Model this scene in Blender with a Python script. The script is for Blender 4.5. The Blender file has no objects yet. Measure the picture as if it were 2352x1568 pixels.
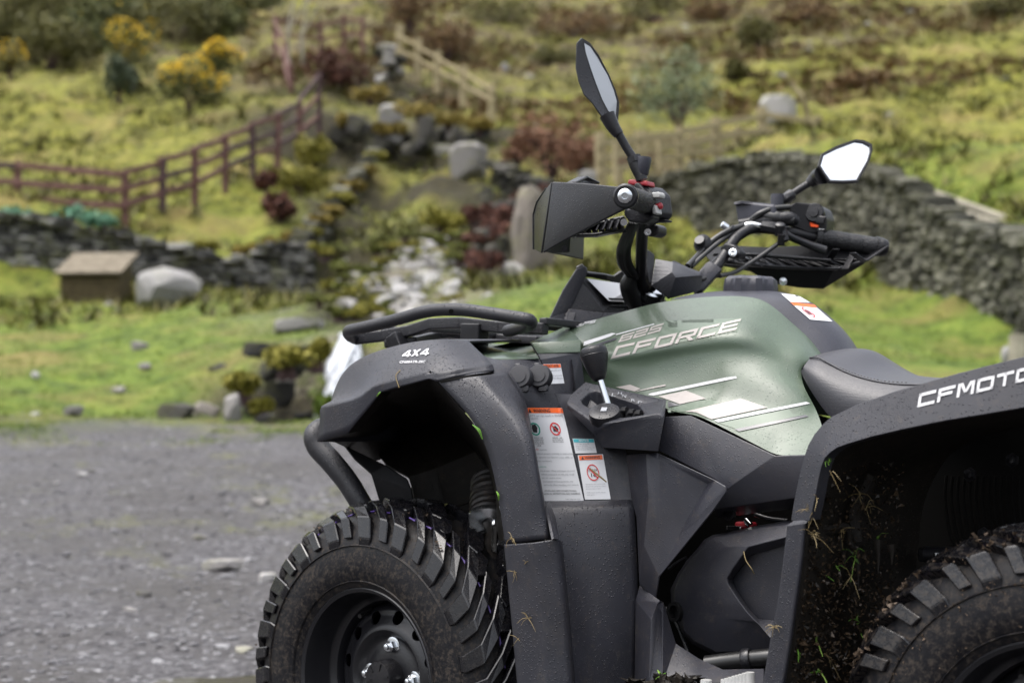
import bpy, bmesh, math, random
import numpy as np
from mathutils import Vector, Matrix, Euler, noise
from mathutils.bvhtree import BVHTree
from mathutils.geometry import tessellate_polygon
random.seed(7); np.random.seed(7)
S = bpy.context.scene
COL = S.collection
R = math.radians

# ---------------------------------------------------------------- camera, sky, sun, exposure
FD = 3593.0                      # focal length measured in pixels of a 2352 px wide view
CH = 0.77
PT = math.atan((992 - 784) / FD)
cam = bpy.data.cameras.new('camera'); camo = bpy.data.objects.new('camera', cam); COL.objects.link(camo)
camo.location = (0, 0, CH); camo.rotation_euler = (R(90) + PT, 0, 0)
cam.lens = 36 * FD / 2352; cam.sensor_width = 36; cam.clip_start = .05; cam.clip_end = 500
cam.dof.use_dof = True; cam.dof.focus_distance = 2.62; cam.dof.aperture_fstop = 3.8; cam.dof.aperture_blades = 9
S.camera = camo

SUN_EL, SUN_AZ = R(74), R(-110)   # azimuth from +Y towards +X
w = bpy.data.worlds.new('World'); S.world = w; w.use_nodes = True
nt = w.node_tree; nt.nodes.clear()
sky = nt.nodes.new('ShaderNodeTexSky'); sky.sky_type = 'NISHITA'; sky.sun_disc = False
sky.sun_elevation = SUN_EL; sky.sun_rotation = SUN_AZ; sky.air_density = 1.0; sky.dust_density = 6.0; sky.ozone_density = 1.0
hs = nt.nodes.new('ShaderNodeHueSaturation'); hs.inputs['Saturation'].default_value = .38
bg = nt.nodes.new('ShaderNodeBackground'); bg.inputs['Strength'].default_value = .15
ow = nt.nodes.new('ShaderNodeOutputWorld')
nt.links.new(sky.outputs[0], hs.inputs['Color']); nt.links.new(hs.outputs[0], bg.inputs['Color']); nt.links.new(bg.outputs[0], ow.inputs['Surface'])
sl = bpy.data.lights.new('sun', 'SUN'); sl.energy = .6; sl.angle = R(75); sl.color = (1, .98, .96)
so = bpy.data.objects.new('sun', sl); COL.objects.link(so)
sd = Vector((math.sin(SUN_AZ) * math.cos(SUN_EL), math.cos(SUN_AZ) * math.cos(SUN_EL), math.sin(SUN_EL)))
so.rotation_euler = sd.to_track_quat('Z', 'Y').to_euler()
S.view_settings.view_transform = 'Standard'; S.view_settings.look = 'None'; S.view_settings.gamma = 1
S.view_settings.use_curve_mapping = False; S.view_settings.exposure = 1.5
S.cycles.max_bounces = 6; S.cycles.diffuse_bounces = 3; S.cycles.glossy_bounces = 3

# ---------------------------------------------------------------- helpers
def ray(px, py):
    a = (px - 1176) / FD; b = (784 - py) / FD
    c, s = math.cos(PT), math.sin(PT)
    return Vector((a, c - b * s, s + b * c))
TH = R(36); OX, OY = .071, 3.283
AX = Vector((math.cos(TH), -math.sin(TH), 0)); BX = Vector((-math.sin(TH), -math.cos(TH), 0))
ORG = Vector((OX, OY, 0)); CAMP = Vector((0, 0, CH))
MROOT = Matrix.Translation(ORG) @ Matrix.Rotation(-TH, 4, 'Z'); MINV = MROOT.inverted()
CAML = MINV @ CAMP
def V(px, py, v):
    """point of the bike (local: rearward, towards its right, up) on the line of sight at lateral offset v"""
    d = ray(px, py); k = (v + ORG.dot(BX)) / d.dot(BX)
    p = Vector((0, 0, CH)) + d * k
    q = p - ORG
    return Vector((q.dot(AX), -v, p.z))
def VU(px, py, u):
    d = ray(px, py); k = (u + ORG.dot(AX)) / d.dot(AX)
    p = CAMP + d * k; q = p - ORG
    return Vector((u, -q.dot(BX), p.z))
K0 = lambda x, y, v: V(x, y, v)
K1 = lambda x, y, v: V(574.2 + x * .34786, 660.4 + y * .34786, v)
K2 = lambda x, y, v: V(574.2 + x * .3418, 1091 + y * .3418, v)
K3 = lambda x, y, v: V(1148.4 + x * .43938, 57.4 + y * .43938, v)
K4 = lambda x, y, v: V(1205.9 + x * .34786, 602.9 + y * .34786, v)
K5 = lambda x, y, v: V(1263.3 + x * .34088, 1033.6 + y * .34088, v)
K6 = lambda x, y, v: V(1722.7 + x * .52401, 746.5 + y * .52401, v)
def pts(k, L): return [k(*t) for t in L]
def fwd(p, v): return Vector((p.x, -v, p.z))      # same station, another lateral offset
def G(px, d, py=None):                              # world point at depth d
    r = ray(px, py if py is not None else 800); t = d / r.y
    return CAMP + r * t

def tag(o, label=None, cat=None, group=None, kind=None):
    if label: o['label'] = label
    if cat: o['category'] = cat
    if group: o['group'] = group
    if kind: o['kind'] = kind
    return o
def empty(name, loc=(0, 0, 0), rz=0, parent=None):
    o = bpy.data.objects.new(name, None); o.empty_display_size = .1
    COL.objects.link(o); o.location = loc; o.rotation_euler = (0, 0, rz)
    if parent: o.parent = parent
    return o
def link(name, me, parent=None, loc=None, label=None):
    o = bpy.data.objects.new(name, me); COL.objects.link(o)
    if parent: o.parent = parent
    if loc is not None: o.location = loc
    if label: o['label'] = label
    return o
def mk(name, vs, fs, mat, parent=None, smooth=False, face_cam=False, bevel=0, seg=2, solid=0, sub=0, label=None, crease=None, wn=True, mats=None, midx=None):
    me = bpy.data.meshes.new(name); me.from_pydata([tuple(v) for v in vs], [], fs); me.update()
    if face_cam:
        bm = bmesh.new(); bm.from_mesh(me)
        bmesh.ops.recalc_face_normals(bm, faces=bm.faces)
        t = sum(f.normal.dot((CAML - f.calc_center_median()).normalized()) * f.calc_area() for f in bm.faces)
        if t < 0: bmesh.ops.reverse_faces(bm, faces=bm.faces)
        bm.to_mesh(me); bm.free()
    if mats:
        for m in mats: me.materials.append(m)
        if midx: me.polygons.foreach_set('material_index', midx)
    else: me.materials.append(mat)
    o = link(name, me, parent, label=label)
    finish(o, smooth, bevel, seg, solid, sub, crease, wn)
    return o
def finish(o, smooth=False, bevel=0, seg=2, solid=0, sub=0, crease=None, wn=True):
    me = o.data
    if smooth or bevel or sub: me.polygons.foreach_set('use_smooth', [True] * len(me.polygons))
    if sub:
        m = o.modifiers.new('sub', 'SUBSURF'); m.levels = m.render_levels = sub; m.boundary_smooth = 'PRESERVE_CORNERS'
    if solid:
        m = o.modifiers.new('solid', 'SOLIDIFY'); m.thickness = solid; m.offset = -1
    if bevel:
        m = o.modifiers.new('bevel', 'BEVEL'); m.width = bevel; m.segments = seg; m.limit_method = 'ANGLE'; m.angle_limit = R(14)
        if wn:
            m = o.modifiers.new('wn', 'WEIGHTED_NORMAL'); m.keep_sharp = True
def grid(rows, closed=False):
    vs = [p for r in rows for p in r]; n = len(rows[0]); fs = []
    for i in range(len(rows) - 1):
        for j in range(n - 1 + (1 if closed else 0)):
            a = i * n + j; b = i * n + (j + 1) % n
            fs.append((a, b, b + n, a + n))
    return vs, fs
def spline(P, n=6):
    P = [Vector(p) for p in P]
    if len(P) < 3 or n < 2: return P
    Q = [P[0] * 2 - P[1]] + P + [P[-1] * 2 - P[-2]]; out = []
    for i in range(1, len(Q) - 2):
        a, b, c, d = Q[i - 1:i + 3]
        for k in range(n):
            t = k / n
            out.append(.5 * ((2 * b) + (c - a) * t + (2 * a - 5 * b + 4 * c - d) * t * t + (3 * b - a - 3 * c + d) * t ** 3))
    out.append(P[-1]); return out
class MB:
    def __init__(s): s.v = []; s.f = []
    def add(s, vs, fs):
        n = len(s.v); s.v += [Vector(v) for v in vs]; s.f += [tuple(i + n for i in f) for f in fs]; return s
    def tube(s, P, r, n=10, sm=6, cap=True):
        P = spline(P, sm); m = len(P)
        rr = [r] * m if not isinstance(r, (list, tuple)) else [float(np.interp(i / (m - 1) * (len(r) - 1), range(len(r)), r)) for i in range(m)]
        t0 = (P[1] - P[0]).normalized(); up = Vector((0, 0, 1)) if abs(t0.z) < .9 else Vector((1, 0, 0))
        x = t0.cross(up).normalized(); vs = []
        for i in range(m):
            t = (P[min(i + 1, m - 1)] - P[max(i - 1, 0)]).normalized()
            x = (x - t * x.dot(t)).normalized(); y = t.cross(x)
            for k in range(n):
                a = 2 * math.pi * k / n
                vs.append(P[i] + (x * math.cos(a) + y * math.sin(a)) * rr[i])
        fs = [(i * n + k, i * n + (k + 1) % n, (i + 1) * n + (k + 1) % n, (i + 1) * n + k) for i in range(m - 1) for k in range(n)]
        if cap: fs += [tuple(range(n))[::-1], tuple((m - 1) * n + k for k in range(n))]
        return s.add(vs, fs)
    def box(s, c, sz, M=None):
        c = Vector(c); h = Vector(sz) / 2
        vs = [Vector((x * h.x, y * h.y, z * h.z)) for z in (-1, 1) for y in (-1, 1) for x in (-1, 1)]
        vs = [c + (M @ v if M else v) for v in vs]
        return s.add(vs, [(0, 2, 3, 1), (4, 5, 7, 6), (0, 1, 5, 4), (2, 6, 7, 3), (0, 4, 6, 2), (1, 3, 7, 5)])
    def lathe(s, prof, M=Matrix.Identity(4), n=24, cap=True):
        """profile of (radius, height) about local Z of M"""
        vs = [M @ Vector((r * math.cos(2 * math.pi * k / n), r * math.sin(2 * math.pi * k / n), h)) for r, h in prof for k in range(n)]
        m = len(prof)
        fs = [(i * n + k, i * n + (k + 1) % n, (i + 1) * n + (k + 1) % n, (i + 1) * n + k) for i in range(m - 1) for k in range(n)]
        if cap: fs += [tuple(range(n))[::-1], tuple((m - 1) * n + k for k in range(n))]
        return s.add(vs, fs)
    def prism(s, poly, off):
        """closed solid: polygon of 3D points and the same moved by off (vector or list of points)"""
        n = len(poly); q = [p + off for p in poly] if isinstance(off, Vector) else off
        s.add(list(poly) + list(q), [tuple(range(n)), tuple(range(2 * n - 1, n - 1, -1))] + [(i, (i + 1) % n, n + (i + 1) % n, n + i) for i in range(n)])
        return s
    def build(s, name, mat, parent=None, smooth=True, fix=True, **kw):
        me = bpy.data.meshes.new(name); me.from_pydata([tuple(v) for v in s.v], [], s.f); me.update()
        if fix:
            bm = bmesh.new(); bm.from_mesh(me); bmesh.ops.recalc_face_normals(bm, faces=bm.faces); bm.to_mesh(me); bm.free()
        me.materials.append(mat); lab = kw.pop('label', None); loc = kw.pop('loc', None)
        o = link(name, me, parent, loc=loc, label=lab)
        if smooth and not kw.get('bevel'):
            me.polygons.foreach_set('use_smooth', [True] * len(me.polygons))
            me.set_sharp_from_angle(angle=R(40))
        finish(o, False, **kw)
        return o
def frame(origin, z, x=None):
    z = Vector(z).normalized()
    if x is None: x = Vector((0, 0, 1)) if abs(z.z) < .9 else Vector((1, 0, 0))
    y = z.cross(Vector(x)).normalized(); x = y.cross(z)
    M = Matrix.Identity(4)
    for i in range(3): M[i][0], M[i][1], M[i][2], M[i][3] = x[i], y[i], z[i], origin[i]
    return M

# ---------------------------------------------------------------- materials
def mat(name, col, rough=.6, metal=0, coat=0, spec=None):
    m = bpy.data.materials.new(name); m.use_nodes = True
    b = m.node_tree.nodes['Principled BSDF']
    b.inputs['Base Color'].default_value = (*col, 1); b.inputs['Roughness'].default_value = rough
    b.inputs['Metallic'].default_value = metal; b.inputs['Coat Weight'].default_value = coat; b.inputs['Coat Roughness'].default_value = .05
    if spec is not None: b.inputs['Specular IOR Level'].default_value = spec
    return m
class NT:
    def __init__(s, m): s.t = m.node_tree; s.b = s.t.nodes['Principled BSDF']; s.co = s.t.nodes.new('ShaderNodeTexCoord')
    def n(s, ty, **kw):
        x = s.t.nodes.new('ShaderNode' + ty)
        for k, v in kw.items():
            if hasattr(x, k): setattr(x, k, v)
            else: x.inputs[k.replace('_', ' ')].default_value = v
        return x
    def l(s, a, b): s.t.links.new(a, b)
    def noise(s, sc, det=4, rough=.6, out='Object', vec=None):
        x = s.n('TexNoise'); x.inputs['Scale'].default_value = sc; x.inputs['Detail'].default_value = det; x.inputs['Roughness'].default_value = rough
        s.l(vec or s.co.outputs[out], x.inputs['Vector']); return x.outputs['Fac']
    def vor(s, sc, out='Object', feature='F1', rnd=1):
        x = s.n('TexVoronoi', feature=feature); x.inputs['Scale'].default_value = sc; x.inputs['Randomness'].default_value = rnd
        s.l(s.co.outputs[out], x.inputs['Vector']); return x
    def ramp(s, f, stops, interp='LINEAR'):
        x = s.n('ValToRGB'); e = x.color_ramp; e.interpolation = interp
        while len(e.elements) < len(stops): e.elements.new(.5)
        for el, (p, c) in zip(e.elements, stops):
            el.position = p; el.color = (*c, 1) if len(c) == 3 else c
        s.l(f, x.inputs['Fac']); return x.outputs['Color']
    def mix(s, f, a, b, bt='MIX'):
        x = s.n('MixRGB', blend_type=bt)
        for i, q in ((0, f), (1, a), (2, b)):
            if hasattr(q, 'is_output'): s.l(q, x.inputs[i])
            else: x.inputs[i].default_value = q if i == 0 else (*q, 1)
        return x.outputs[0]
    def math(s, op, a, b=0, clamp=False):
        x = s.n('Math', operation=op); x.use_clamp = clamp
        for i, q in ((0, a), (1, b)):
            if hasattr(q, 'is_output'): s.l(q, x.inputs[i])
            else: x.inputs[i].default_value = q
        return x.outputs[0]
    def bump(s, h, st=.5, dist=.01, prev=None):
        x = s.n('Bump'); x.inputs['Strength'].default_value = st; x.inputs['Distance'].default_value = dist
        s.l(h, x.inputs['Height'])
        if prev: s.l(prev, x.inputs['Normal'])
        s.l(x.outputs[0], s.b.inputs['Normal']); return x.outputs[0]
def wet(m, base, grain=900, drops=1.0, dirt=.25, dirtcol=(.16, .12, .08), rough=.5, streak=False, up=True):
    """moulded surface: fine grain, rain beads where water can lie, dried splashes"""
    k = NT(m); k.b.inputs['Specular IOR Level'].default_value = .38
    vo = k.vor(210); vo2 = k.vor(430)
    d1 = k.math('SUBTRACT', 1, k.math('MULTIPLY', vo.outputs['Distance'], 3.4), True)
    d2 = k.math('SUBTRACT', 1, k.math('MULTIPLY', vo2.outputs['Distance'], 3.0), True)
    size = k.ramp(k.noise(9, 3), [(.40, (0, 0, 0)), (.62, (1, 1, 1))])
    per = k.ramp(vo.outputs['Color'], [(.42, (0, 0, 0)), (.5, (1, 1, 1))])
    b1 = k.math('MULTIPLY', k.math('POWER', d1, .5), per)
    b2 = k.math('MULTIPLY', k.math('MULTIPLY', k.math('POWER', d2, .5), .45), size)
    h = k.math('MAXIMUM', b1, b2)
    geo = k.n('NewGeometry'); sx = k.n('SeparateXYZ'); k.l(geo.outputs['Normal'], sx.inputs[0])
    upf = k.math('ADD', k.math('MULTIPLY', sx.outputs['Z'], 1.1), .35, True) if up else 1
    h = k.math('MULTIPLY', h, upf)
    n1 = k.bump(k.noise(grain, 2), .25, .0006)
    k.bump(h, .7 * drops, .0032, n1)
    sp = k.math('MULTIPLY', k.ramp(k.noise(60, 6, .75), [(.56, (0, 0, 0)), (.66, (1, 1, 1))]), dirt)
    spl = k.math('MULTIPLY', k.ramp(k.noise(5, 5, .7), [(.5, (0, 0, 0)), (.75, (1, 1, 1))]), dirt)
    var = k.ramp(k.noise(14, 4), [(.3, tuple(c * .82 for c in base)), (.7, tuple(c * 1.15 for c in base))])
    sz = k.n('SeparateXYZ'); k.l(k.co.outputs['Object'], sz.inputs[0])
    lowz = k.ramp(sz.outputs['Z'], [(.35, (1, 1, 1)), (.80, (.12, .12, .12))])
    mp = k.n('Mapping'); mp.inputs['Scale'].default_value = (26, 26, 2.2); k.l(k.co.outputs['Object'], mp.inputs[0])
    run = k.ramp(k.noise(1, 6, .75, vec=mp.outputs[0]), [(.56, (0, 0, 0)), (.74, (1, 1, 1))])
    splash = k.ramp(k.noise(34, 7, .85), [(.55, (0, 0, 0)), (.64, (1, 1, 1))])
    big = k.ramp(k.noise(6, 3), [(.45, (0, 0, 0)), (.62, (1, 1, 1))])
    film = k.math('MULTIPLY', k.math('ADD', k.math('MULTIPLY', run, .30), k.math('MULTIPLY', k.math('MULTIPLY', splash, big), .8)), lowz)
    c = k.mix(sp, var, dirtcol); c = k.mix(k.math('MULTIPLY', spl, .5), c, dirtcol); c = k.mix(k.math('MULTIPLY', film, min(1, dirt * 5)), c, (.085, .075, .062))
    k.l(c, k.b.inputs['Base Color'])
    rg = k.math('ADD', k.math('MULTIPLY', k.noise(22, 4), .22), rough - .11)
    k.l(k.math('SUBTRACT', rg, k.math('MULTIPLY', h, .35 * drops)), k.b.inputs['Roughness'])
    return m
M = {}
M['plastic'] = wet(mat('dark_moulded_plastic', (.04, .04, .045)), (.0205, .0210, .0270), rough=.44, dirt=.10)
M['plastic2'] = wet(mat('dark_side_plastic', (.04, .04, .045)), (.0235, .0240, .031), rough=.42, drops=.4, dirt=.12)
M['cover'] = wet(mat('graphite_cover_plastic', (.05, .05, .055)), (.031, .032, .042), rough=.44, drops=.5, dirt=.03)
M['black'] = wet(mat('black_plastic', (.015, .015, .017)), (.009, .009, .011), rough=.36, drops=.6, dirt=.04)
M['blackdry'] = wet(mat('black_inner_plastic', (.012, .012, .013)), (.006, .006, .007), rough=.5, drops=.2, dirt=.05)
M['mud'] = wet(mat('muddy_liner', (.02, .018, .015)), (.010, .0085, .007), grain=120, rough=.55, drops=.6, dirt=.45, dirtcol=(.035, .025, .016), up=False)
M['mud'].node_tree.nodes['Principled BSDF'].inputs['Specular IOR Level'].default_value = .16
M['blackdry'].node_tree.nodes['Principled BSDF'].inputs['Specular IOR Level'].default_value = .2
M['green'] = wet(mat('green_gloss_paint', (.1, .13, .1)), (.064, .092, .061), grain=20, rough=.38, drops=.5, dirt=.02)
M['green'].node_tree.nodes['Principled BSDF'].inputs['Coat Weight'].default_value = .4; M['green'].node_tree.nodes['Principled BSDF'].inputs['Coat Roughness'].default_value = .16; M['green'].node_tree.nodes['Principled BSDF'].inputs['Coat IOR'].default_value = 1.45
M['darkvoid'] = mat('dark_frame_and_void', (.005, .0048, .0045), .8, spec=.05)  # near-black for frame parts, also stands in for shade on the backings
M['tube'] = wet(mat('textured_black_powdercoat', (.03, .03, .033)), (.017, .017, .020), grain=700, rough=.42, drops=1, dirt=.05)
M['steel'] = mat('zinc_steel', (.62, .64, .66), .25, 1)
M['chrome'] = mat('bright_chrome', (.8, .8, .8), .12, 1)
M['mirror'] = mat('mirror_glass', (.93, .95, .96), .02, 1)
M['mirrorwet'] = mat('mirror_glass_wet', (.34, .35, .36), .35, 1)
k = NT(M['mirrorwet']); k.bump(k.noise(500, 2), .35, .0015)
M['red'] = mat('red_button', (.26, .012, .02), .4); M['orange'] = mat('orange_marker', (.85, .09, .01), .4)
M['greybtn'] = mat('grey_switch', (.32, .32, .31), .45); M['cap'] = mat('power_cap_rubber', (.02, .02, .024), .55)
M['white'] = mat('white_label', (.66, .67, .69), .35); M['warm'] = mat('pale_sand_decal', (.34, .31, .29), .45)
M['lorange'] = mat('label_orange', (.80, .13, .02), .4); M['lteal'] = mat('label_teal', (.05, .42, .48), .4)
M['ink'] = mat('label_ink', (.02, .02, .022), .5); M['inkg'] = mat('label_grey_ink', (.22, .23, .25), .5)
M['inkgreen'] = mat('label_green_ink', (.02, .32, .22), .5); M['inkred'] = mat('label_red_ink', (.6, .03, .03), .5)
M['greylight'] = mat('pale_green_decal', (.082, .118, .080), .42, coat=.15)
M['decaldark'] = mat('charcoal_decal', (.025, .026, .035), .35, coat=.6); M['letter'] = mat('white_lettering', (.47, .47, .48), .45)
M['screen'] = mat('display_glass', (.36, .37, .39), .12, 0, 1); M['rubber'] = mat('black_rubber_grip', (.014, .014, .015), .5)
k = NT(M['rubber']); k.bump(k.vor(260, feature='F1').outputs['Distance'], .6, .002)
M['hose'] = mat('black_hose', (.012, .012, .012), .35)
M['spring'] = wet(mat('muddy_spring', (.03, .025, .02)), (.012, .010, .009), grain=150, rough=.5, drops=.3, dirt=.45, dirtcol=(.09, .06, .04), up=False)
M['purple'] = mat('violet_tyre_stripe', (.12, .07, .32), .5)
def seatmat():
    m = mat('seat_vinyl', (.034, .034, .040), .45); k = NT(m)
    k.bump(k.noise(600, 2), .3, .0006); return m
M['vinyl'] = seatmat()
m = mat('seat_carbon_vinyl', (.026, .026, .031), .42); k = NT(m); vo = k.vor(420, rnd=.3); k.bump(vo.outputs['Distance'], .35, .001); M['vinyltex'] = m
m = mat('pad_textured_plastic', (.040, .041, .048), .42); k = NT(m); vo = k.vor(330, rnd=.0); k.bump(vo.outputs['Distance'], .7, .0012); M['padtex'] = m
def tyremat(name, dirt):
    m = mat(name, (.012, .012, .013), .3); k = NT(m)
    f = k.ramp(k.noise(85, 7, .85), [(.47, (0, 0, 0)), (.58, (1, 1, 1))]); f2 = k.noise(140, 4, .7)
    f = k.math('MULTIPLY', k.math('MULTIPLY', f, k.ramp(f2, [(.38, (0, 0, 0)), (.56, (1, 1, 1))])), dirt)
    k.l(k.mix(f, (.004, .004, .0055), (.07, .056, .043)), k.b.inputs['Base Color'])
    k.l(k.math('ADD', k.math('MULTIPLY', f, .5), .25 + .2 * (dirt > .5)), k.b.inputs['Roughness'])
    k.bump(k.noise(160, 5, .7), .35, .003 * (.3 + dirt)); return m
M['tread'] = tyremat('wet_tread_rubber', .10); M['sidewall'] = tyremat('muddy_sidewall_rubber', .51); M['tread2'] = tyremat('muddy_tread_rubber', .4); M['sidewall'].node_tree.nodes['Principled BSDF'].inputs['Specular IOR Level'].default_value = .22
m = mat('satin_black_rim', (.010, .010, .012), .33); k = NT(m); k.bump(k.vor(230).outputs['Distance'], .12, .001); M['rim'] = m
# ================================================================ THE PLACE
ANCH = [  # px, py, depth
 (0,965,13),(350,968,13),(650,965,13.3),(0,880,15.5),(300,880,15.5),(560,890,14.6),(0,760,20.5),(300,760,20),(560,770,17.5),(690,775,15.8),
 (0,690,24.5),(130,700,25),(290,705,25),(480,700,24.5),(600,680,25.5),
 (0,500,29.5),(200,520,30),(430,560,30),(560,575,30),(680,545,30),(740,505,31.5),(800,430,34),(860,355,37.5),
 (0,300,44),(200,300,44),(400,280,44),(600,300,41),(0,150,58),(300,140,58),(560,170,55),(0,0,76),(300,0,76),(600,-10,74),(0,-160,98),(600,-160,98),
 (740,255,43),(700,150,52),(800,110,58),(760,30,66),(1000,60,66),(1000,-120,92),
 (760,965,13.4),(700,955,14.0),(820,790,15.2),(900,745,17),(840,700,20),(940,720,19),(1040,700,20),(770,690,22),(740,620,26),(1000,620,24),(880,580,27),(1060,570,27),(820,500,31),(920,540,30),(1000,480,33),
 (950,400,37),(880,430,36),(1080,430,34),(1180,470,31),(1050,380,39),(1150,400,35),(800,345,42),(940,345,42),(1100,300,43),(850,235,46),(1000,240,47),(1180,290,44),
 (1080,770,14.5),(1120,700,17),(1200,660,19.5),(1300,625,22),(1400,580,25.5),(1150,640,24),(1230,620,26),(1320,540,30),(1420,470,32),
 (1300,400,37),(1280,330,41),(1400,260,47),(1200,180,56),(1300,90,66),(1560,290,43),(1700,260,46),(1620,170,54),(1500,60,68),(1850,240,46),(1860,120,58),(1800,20,70),
 (2050,330,36),(2200,380,32),(2352,440,28),(2100,200,46),(2352,260,40),(2352,100,54),(2100,60,62),(2352,-100,80),(1800,-150,96),(1400,-140,96),(2700,300,36),(2700,600,16),(2700,0,60),
 (1700,600,26),(1850,640,23),(2000,740,18),(2150,800,15),(2352,850,12.5),(1500,640,22),(1600,760,16),(1850,860,12.5),(2600,870,11),
 (-400,965,13),(-400,680,26),(-400,480,32),(-400,200,50),(-400,-50,80),
]
WL = [  # left dry stone wall: px, base py, top py, depth
 (-260,612,470,27.6),(-120,612,480,27.8),(0,616,493,28),(130,640,508,28),(230,648,530,28),(330,652,545,28),(430,655,572,28),(520,660,592,28),(600,668,575,28),(700,672,545,28)]
WS = [(702,668,547,28.2),(745,590,500,31),(800,515,432,34.5),(872,448,345,38.5)]
WR = [(1420,560,440,36),(1490,548,415,34.5),(1600,538,386,32),(1700,530,362,30.5),(1780,540,352,29.3),(1880,585,368,27),(1973,620,388,25),(2039,662,398,23.3),(2072,670,412,22.6),(2128,680,462,21.6),(2237,708,528,20),(2349,785,544,18),(2480,830,600,16.5),(2650,860,640,15)]
WC = [(1128,470,372,37),(1190,510,400,35.5),(1250,540,425,34)]   # low ruined wall beside the stream
for W_ in (WL, WS, WC):
    for px, b, t, d in W_: ANCH.append((px, b, d - .15))
for px, b, t, d in WR: ANCH += [(px, b, d - .15), (px, t + 14, d + 2.4)]
F1 = [(-200,372,470,31.3),(40,372,478,31),(287,393,500,30.6),(373,365,470,31.6),(447,340,450,32.7),(517,312,410,34.5),(580,285,378,36.3),(638,260,365,37.6),(688,232,330,39.8),(733,165,300,42)]
F2 = [(668,150,228,46),(655,95,165,50),(632,35,110,55),(737,52,110,56),(790,35,103,56.5),(832,40,105,56)]
F3 = [(917,58,150,49.5),(960,88,168,48.8),(1005,118,190,48),(1065,152,222,46.5),(1130,196,258,45)]
F4 = [(1380,306,418,33),(1472,300,390,34),(1562,292,372,35),(1645,270,358,36.6),(1752,246,345,38),(1878,268,345,38.6)]
P = np.array([list(G(px, d, py)) for px, py, d in ANCH] +
             [(x, y, 0) for x in (-9, -5, -2, 1, 4, 8) for y in (-12, -4, 2, 4.6)] + [(-6, 9, .42), (-2, 9, .42), (1, 9, .45), (4, 8, .4), (-14, 8, .4), (14, 8, .5), (22, 18, 2.2), (-24, 20, 2)])
def kern(d): return d * d * np.log(d + 1e-9)
SC = 10.
XY = P[:, :2] / SC; n = len(P)
Dm = np.linalg.norm(XY[:, None] - XY[None], axis=2)
Amat = np.zeros((n + 3, n + 3)); Amat[:n, :n] = kern(Dm) + np.eye(n) * .004; Amat[:n, n] = 1; Amat[:n, n + 1:] = XY; Amat[n, :n] = 1; Amat[n + 1:, :n] = XY.T
wts = np.linalg.solve(Amat, np.concatenate([P[:, 2], [0, 0, 0]]))
def base_h(q):
    out = np.zeros(len(q)); q = q / SC
    for i in range(0, len(q), 20000):
        s = q[i:i + 20000]; D_ = np.linalg.norm(s[:, None] - XY[None], axis=2)
        out[i:i + 20000] = kern(D_) @ wts[:n] + wts[n] + s @ wts[n + 1:]
    return out
LAT = np.random.rand(256, 256)
def vnoise(x, y):
    xi = np.floor(x).astype(int); yi = np.floor(y).astype(int); fx = x - xi; fy = y - yi
    fx = fx * fx * (3 - 2 * fx); fy = fy * fy * (3 - 2 * fy)
    a = LAT[xi % 256, yi % 256]; b = LAT[(xi + 1) % 256, yi % 256]; c = LAT[xi % 256, (yi + 1) % 256]; d = LAT[(xi + 1) % 256, (yi + 1) % 256]
    return (a * (1 - fx) + b * fx) * (1 - fy) + (c * (1 - fx) + d * fx) * fy
def fbm(x, y, o=4):
    s = 0; a = .5
    for i in range(o): s = s + a * (vnoise(x * 2 ** i + 17 * i, y * 2 ** i + 31 * i) - .5); a *= .55
    return s
def gravel_mask(x, y):
    edge = 13.0 - 4.5 / (1 + np.exp(-(x - 1.8) * 2.2)) + .25 * np.sin(x * 1.7) + 1.2 * fbm(x * .8, y * .8)
    return 1 / (1 + np.exp((y - edge) * 5))
def ground(q):
    q = np.atleast_2d(np.asarray(q, float)); x, y = q[:, 0], q[:, 1]
    h = base_h(q); g = gravel_mask(x, y)
    amp = np.clip((y - 13) / 20, .25, 1)
    hum = fbm(x * 1.1, y * 1.1, 5) * .6 * amp + fbm(x * 3.1 + 5, y * 2.2, 3) * .30 * amp + np.abs(fbm(x * .45 + 9, y * .45, 3)) * .7 * amp
    near = np.clip(np.hypot(x - .6, y - 3) / 3 - .6, 0, 1)
    hum = hum + fbm(x * .55, y * 1.7 + x * .2, 4) * .55 * np.clip((y - 32) / 12, 0, 1)
    gr = fbm(x * 3, y * 3, 4) * .06 + 0.03 * np.sin(y * 10 + 3 * x + 4 * fbm(x * 1.3, y * 1.3)) * np.clip(fbm(x * .6 + 3, y * .9) * 5 + .4, 0, 1) * (y < 9) * (y > 4.2) + .05 * fbm(x * .5, y * .5, 2) * near
    for gx, gy, rx, ry, dp in ((-1.95, 14.5, .42, .5, .42), (-3.0, 27.5, .9, 3.0, .5), (-2.75, 33.5, .8, 2.6, .35), (-.2, 31, .9, 2.6, .6), (-.1, 26.5, .8, 2.2, .5)):
        h = h - dp * np.exp(-(((x - gx) / rx) ** 2 + ((y - gy) / ry) ** 2))
    pm = np.exp(-(((x + .84) / .42) ** 2 + ((y - 4.8) / .32) ** 2) ** 2)   # shallow dip that holds the puddle
    h = h * (1 - pm); gr = gr * (1 - pm)
    return h + (hum - .12 * amp) * (1 - g) + gr * g * near - (1 - near) * .004
def gz(x, y): return float(ground([(x, y)])[0])
ny, nx = 470, 430
ty = np.linspace(0, 1, ny); yy = -14 + 17 * np.minimum(ty / .07, 1) + np.where(ty > .07, (np.exp(np.clip((ty - .07) / .93, 0, 1) * 3.3) - 1) / (math.exp(3.3) - 1) * 112, 0)
tx = np.linspace(-1, 1, nx); xx = np.sinh(tx * 2.6) / math.sinh(2.6) * 62
X, Y = np.meshgrid(xx, yy); q = np.stack([X.ravel(), Y.ravel()], 1)
Z = ground(q)
me = bpy.data.meshes.new('ground')
idx = np.arange(nx * ny).reshape(ny, nx)
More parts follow.
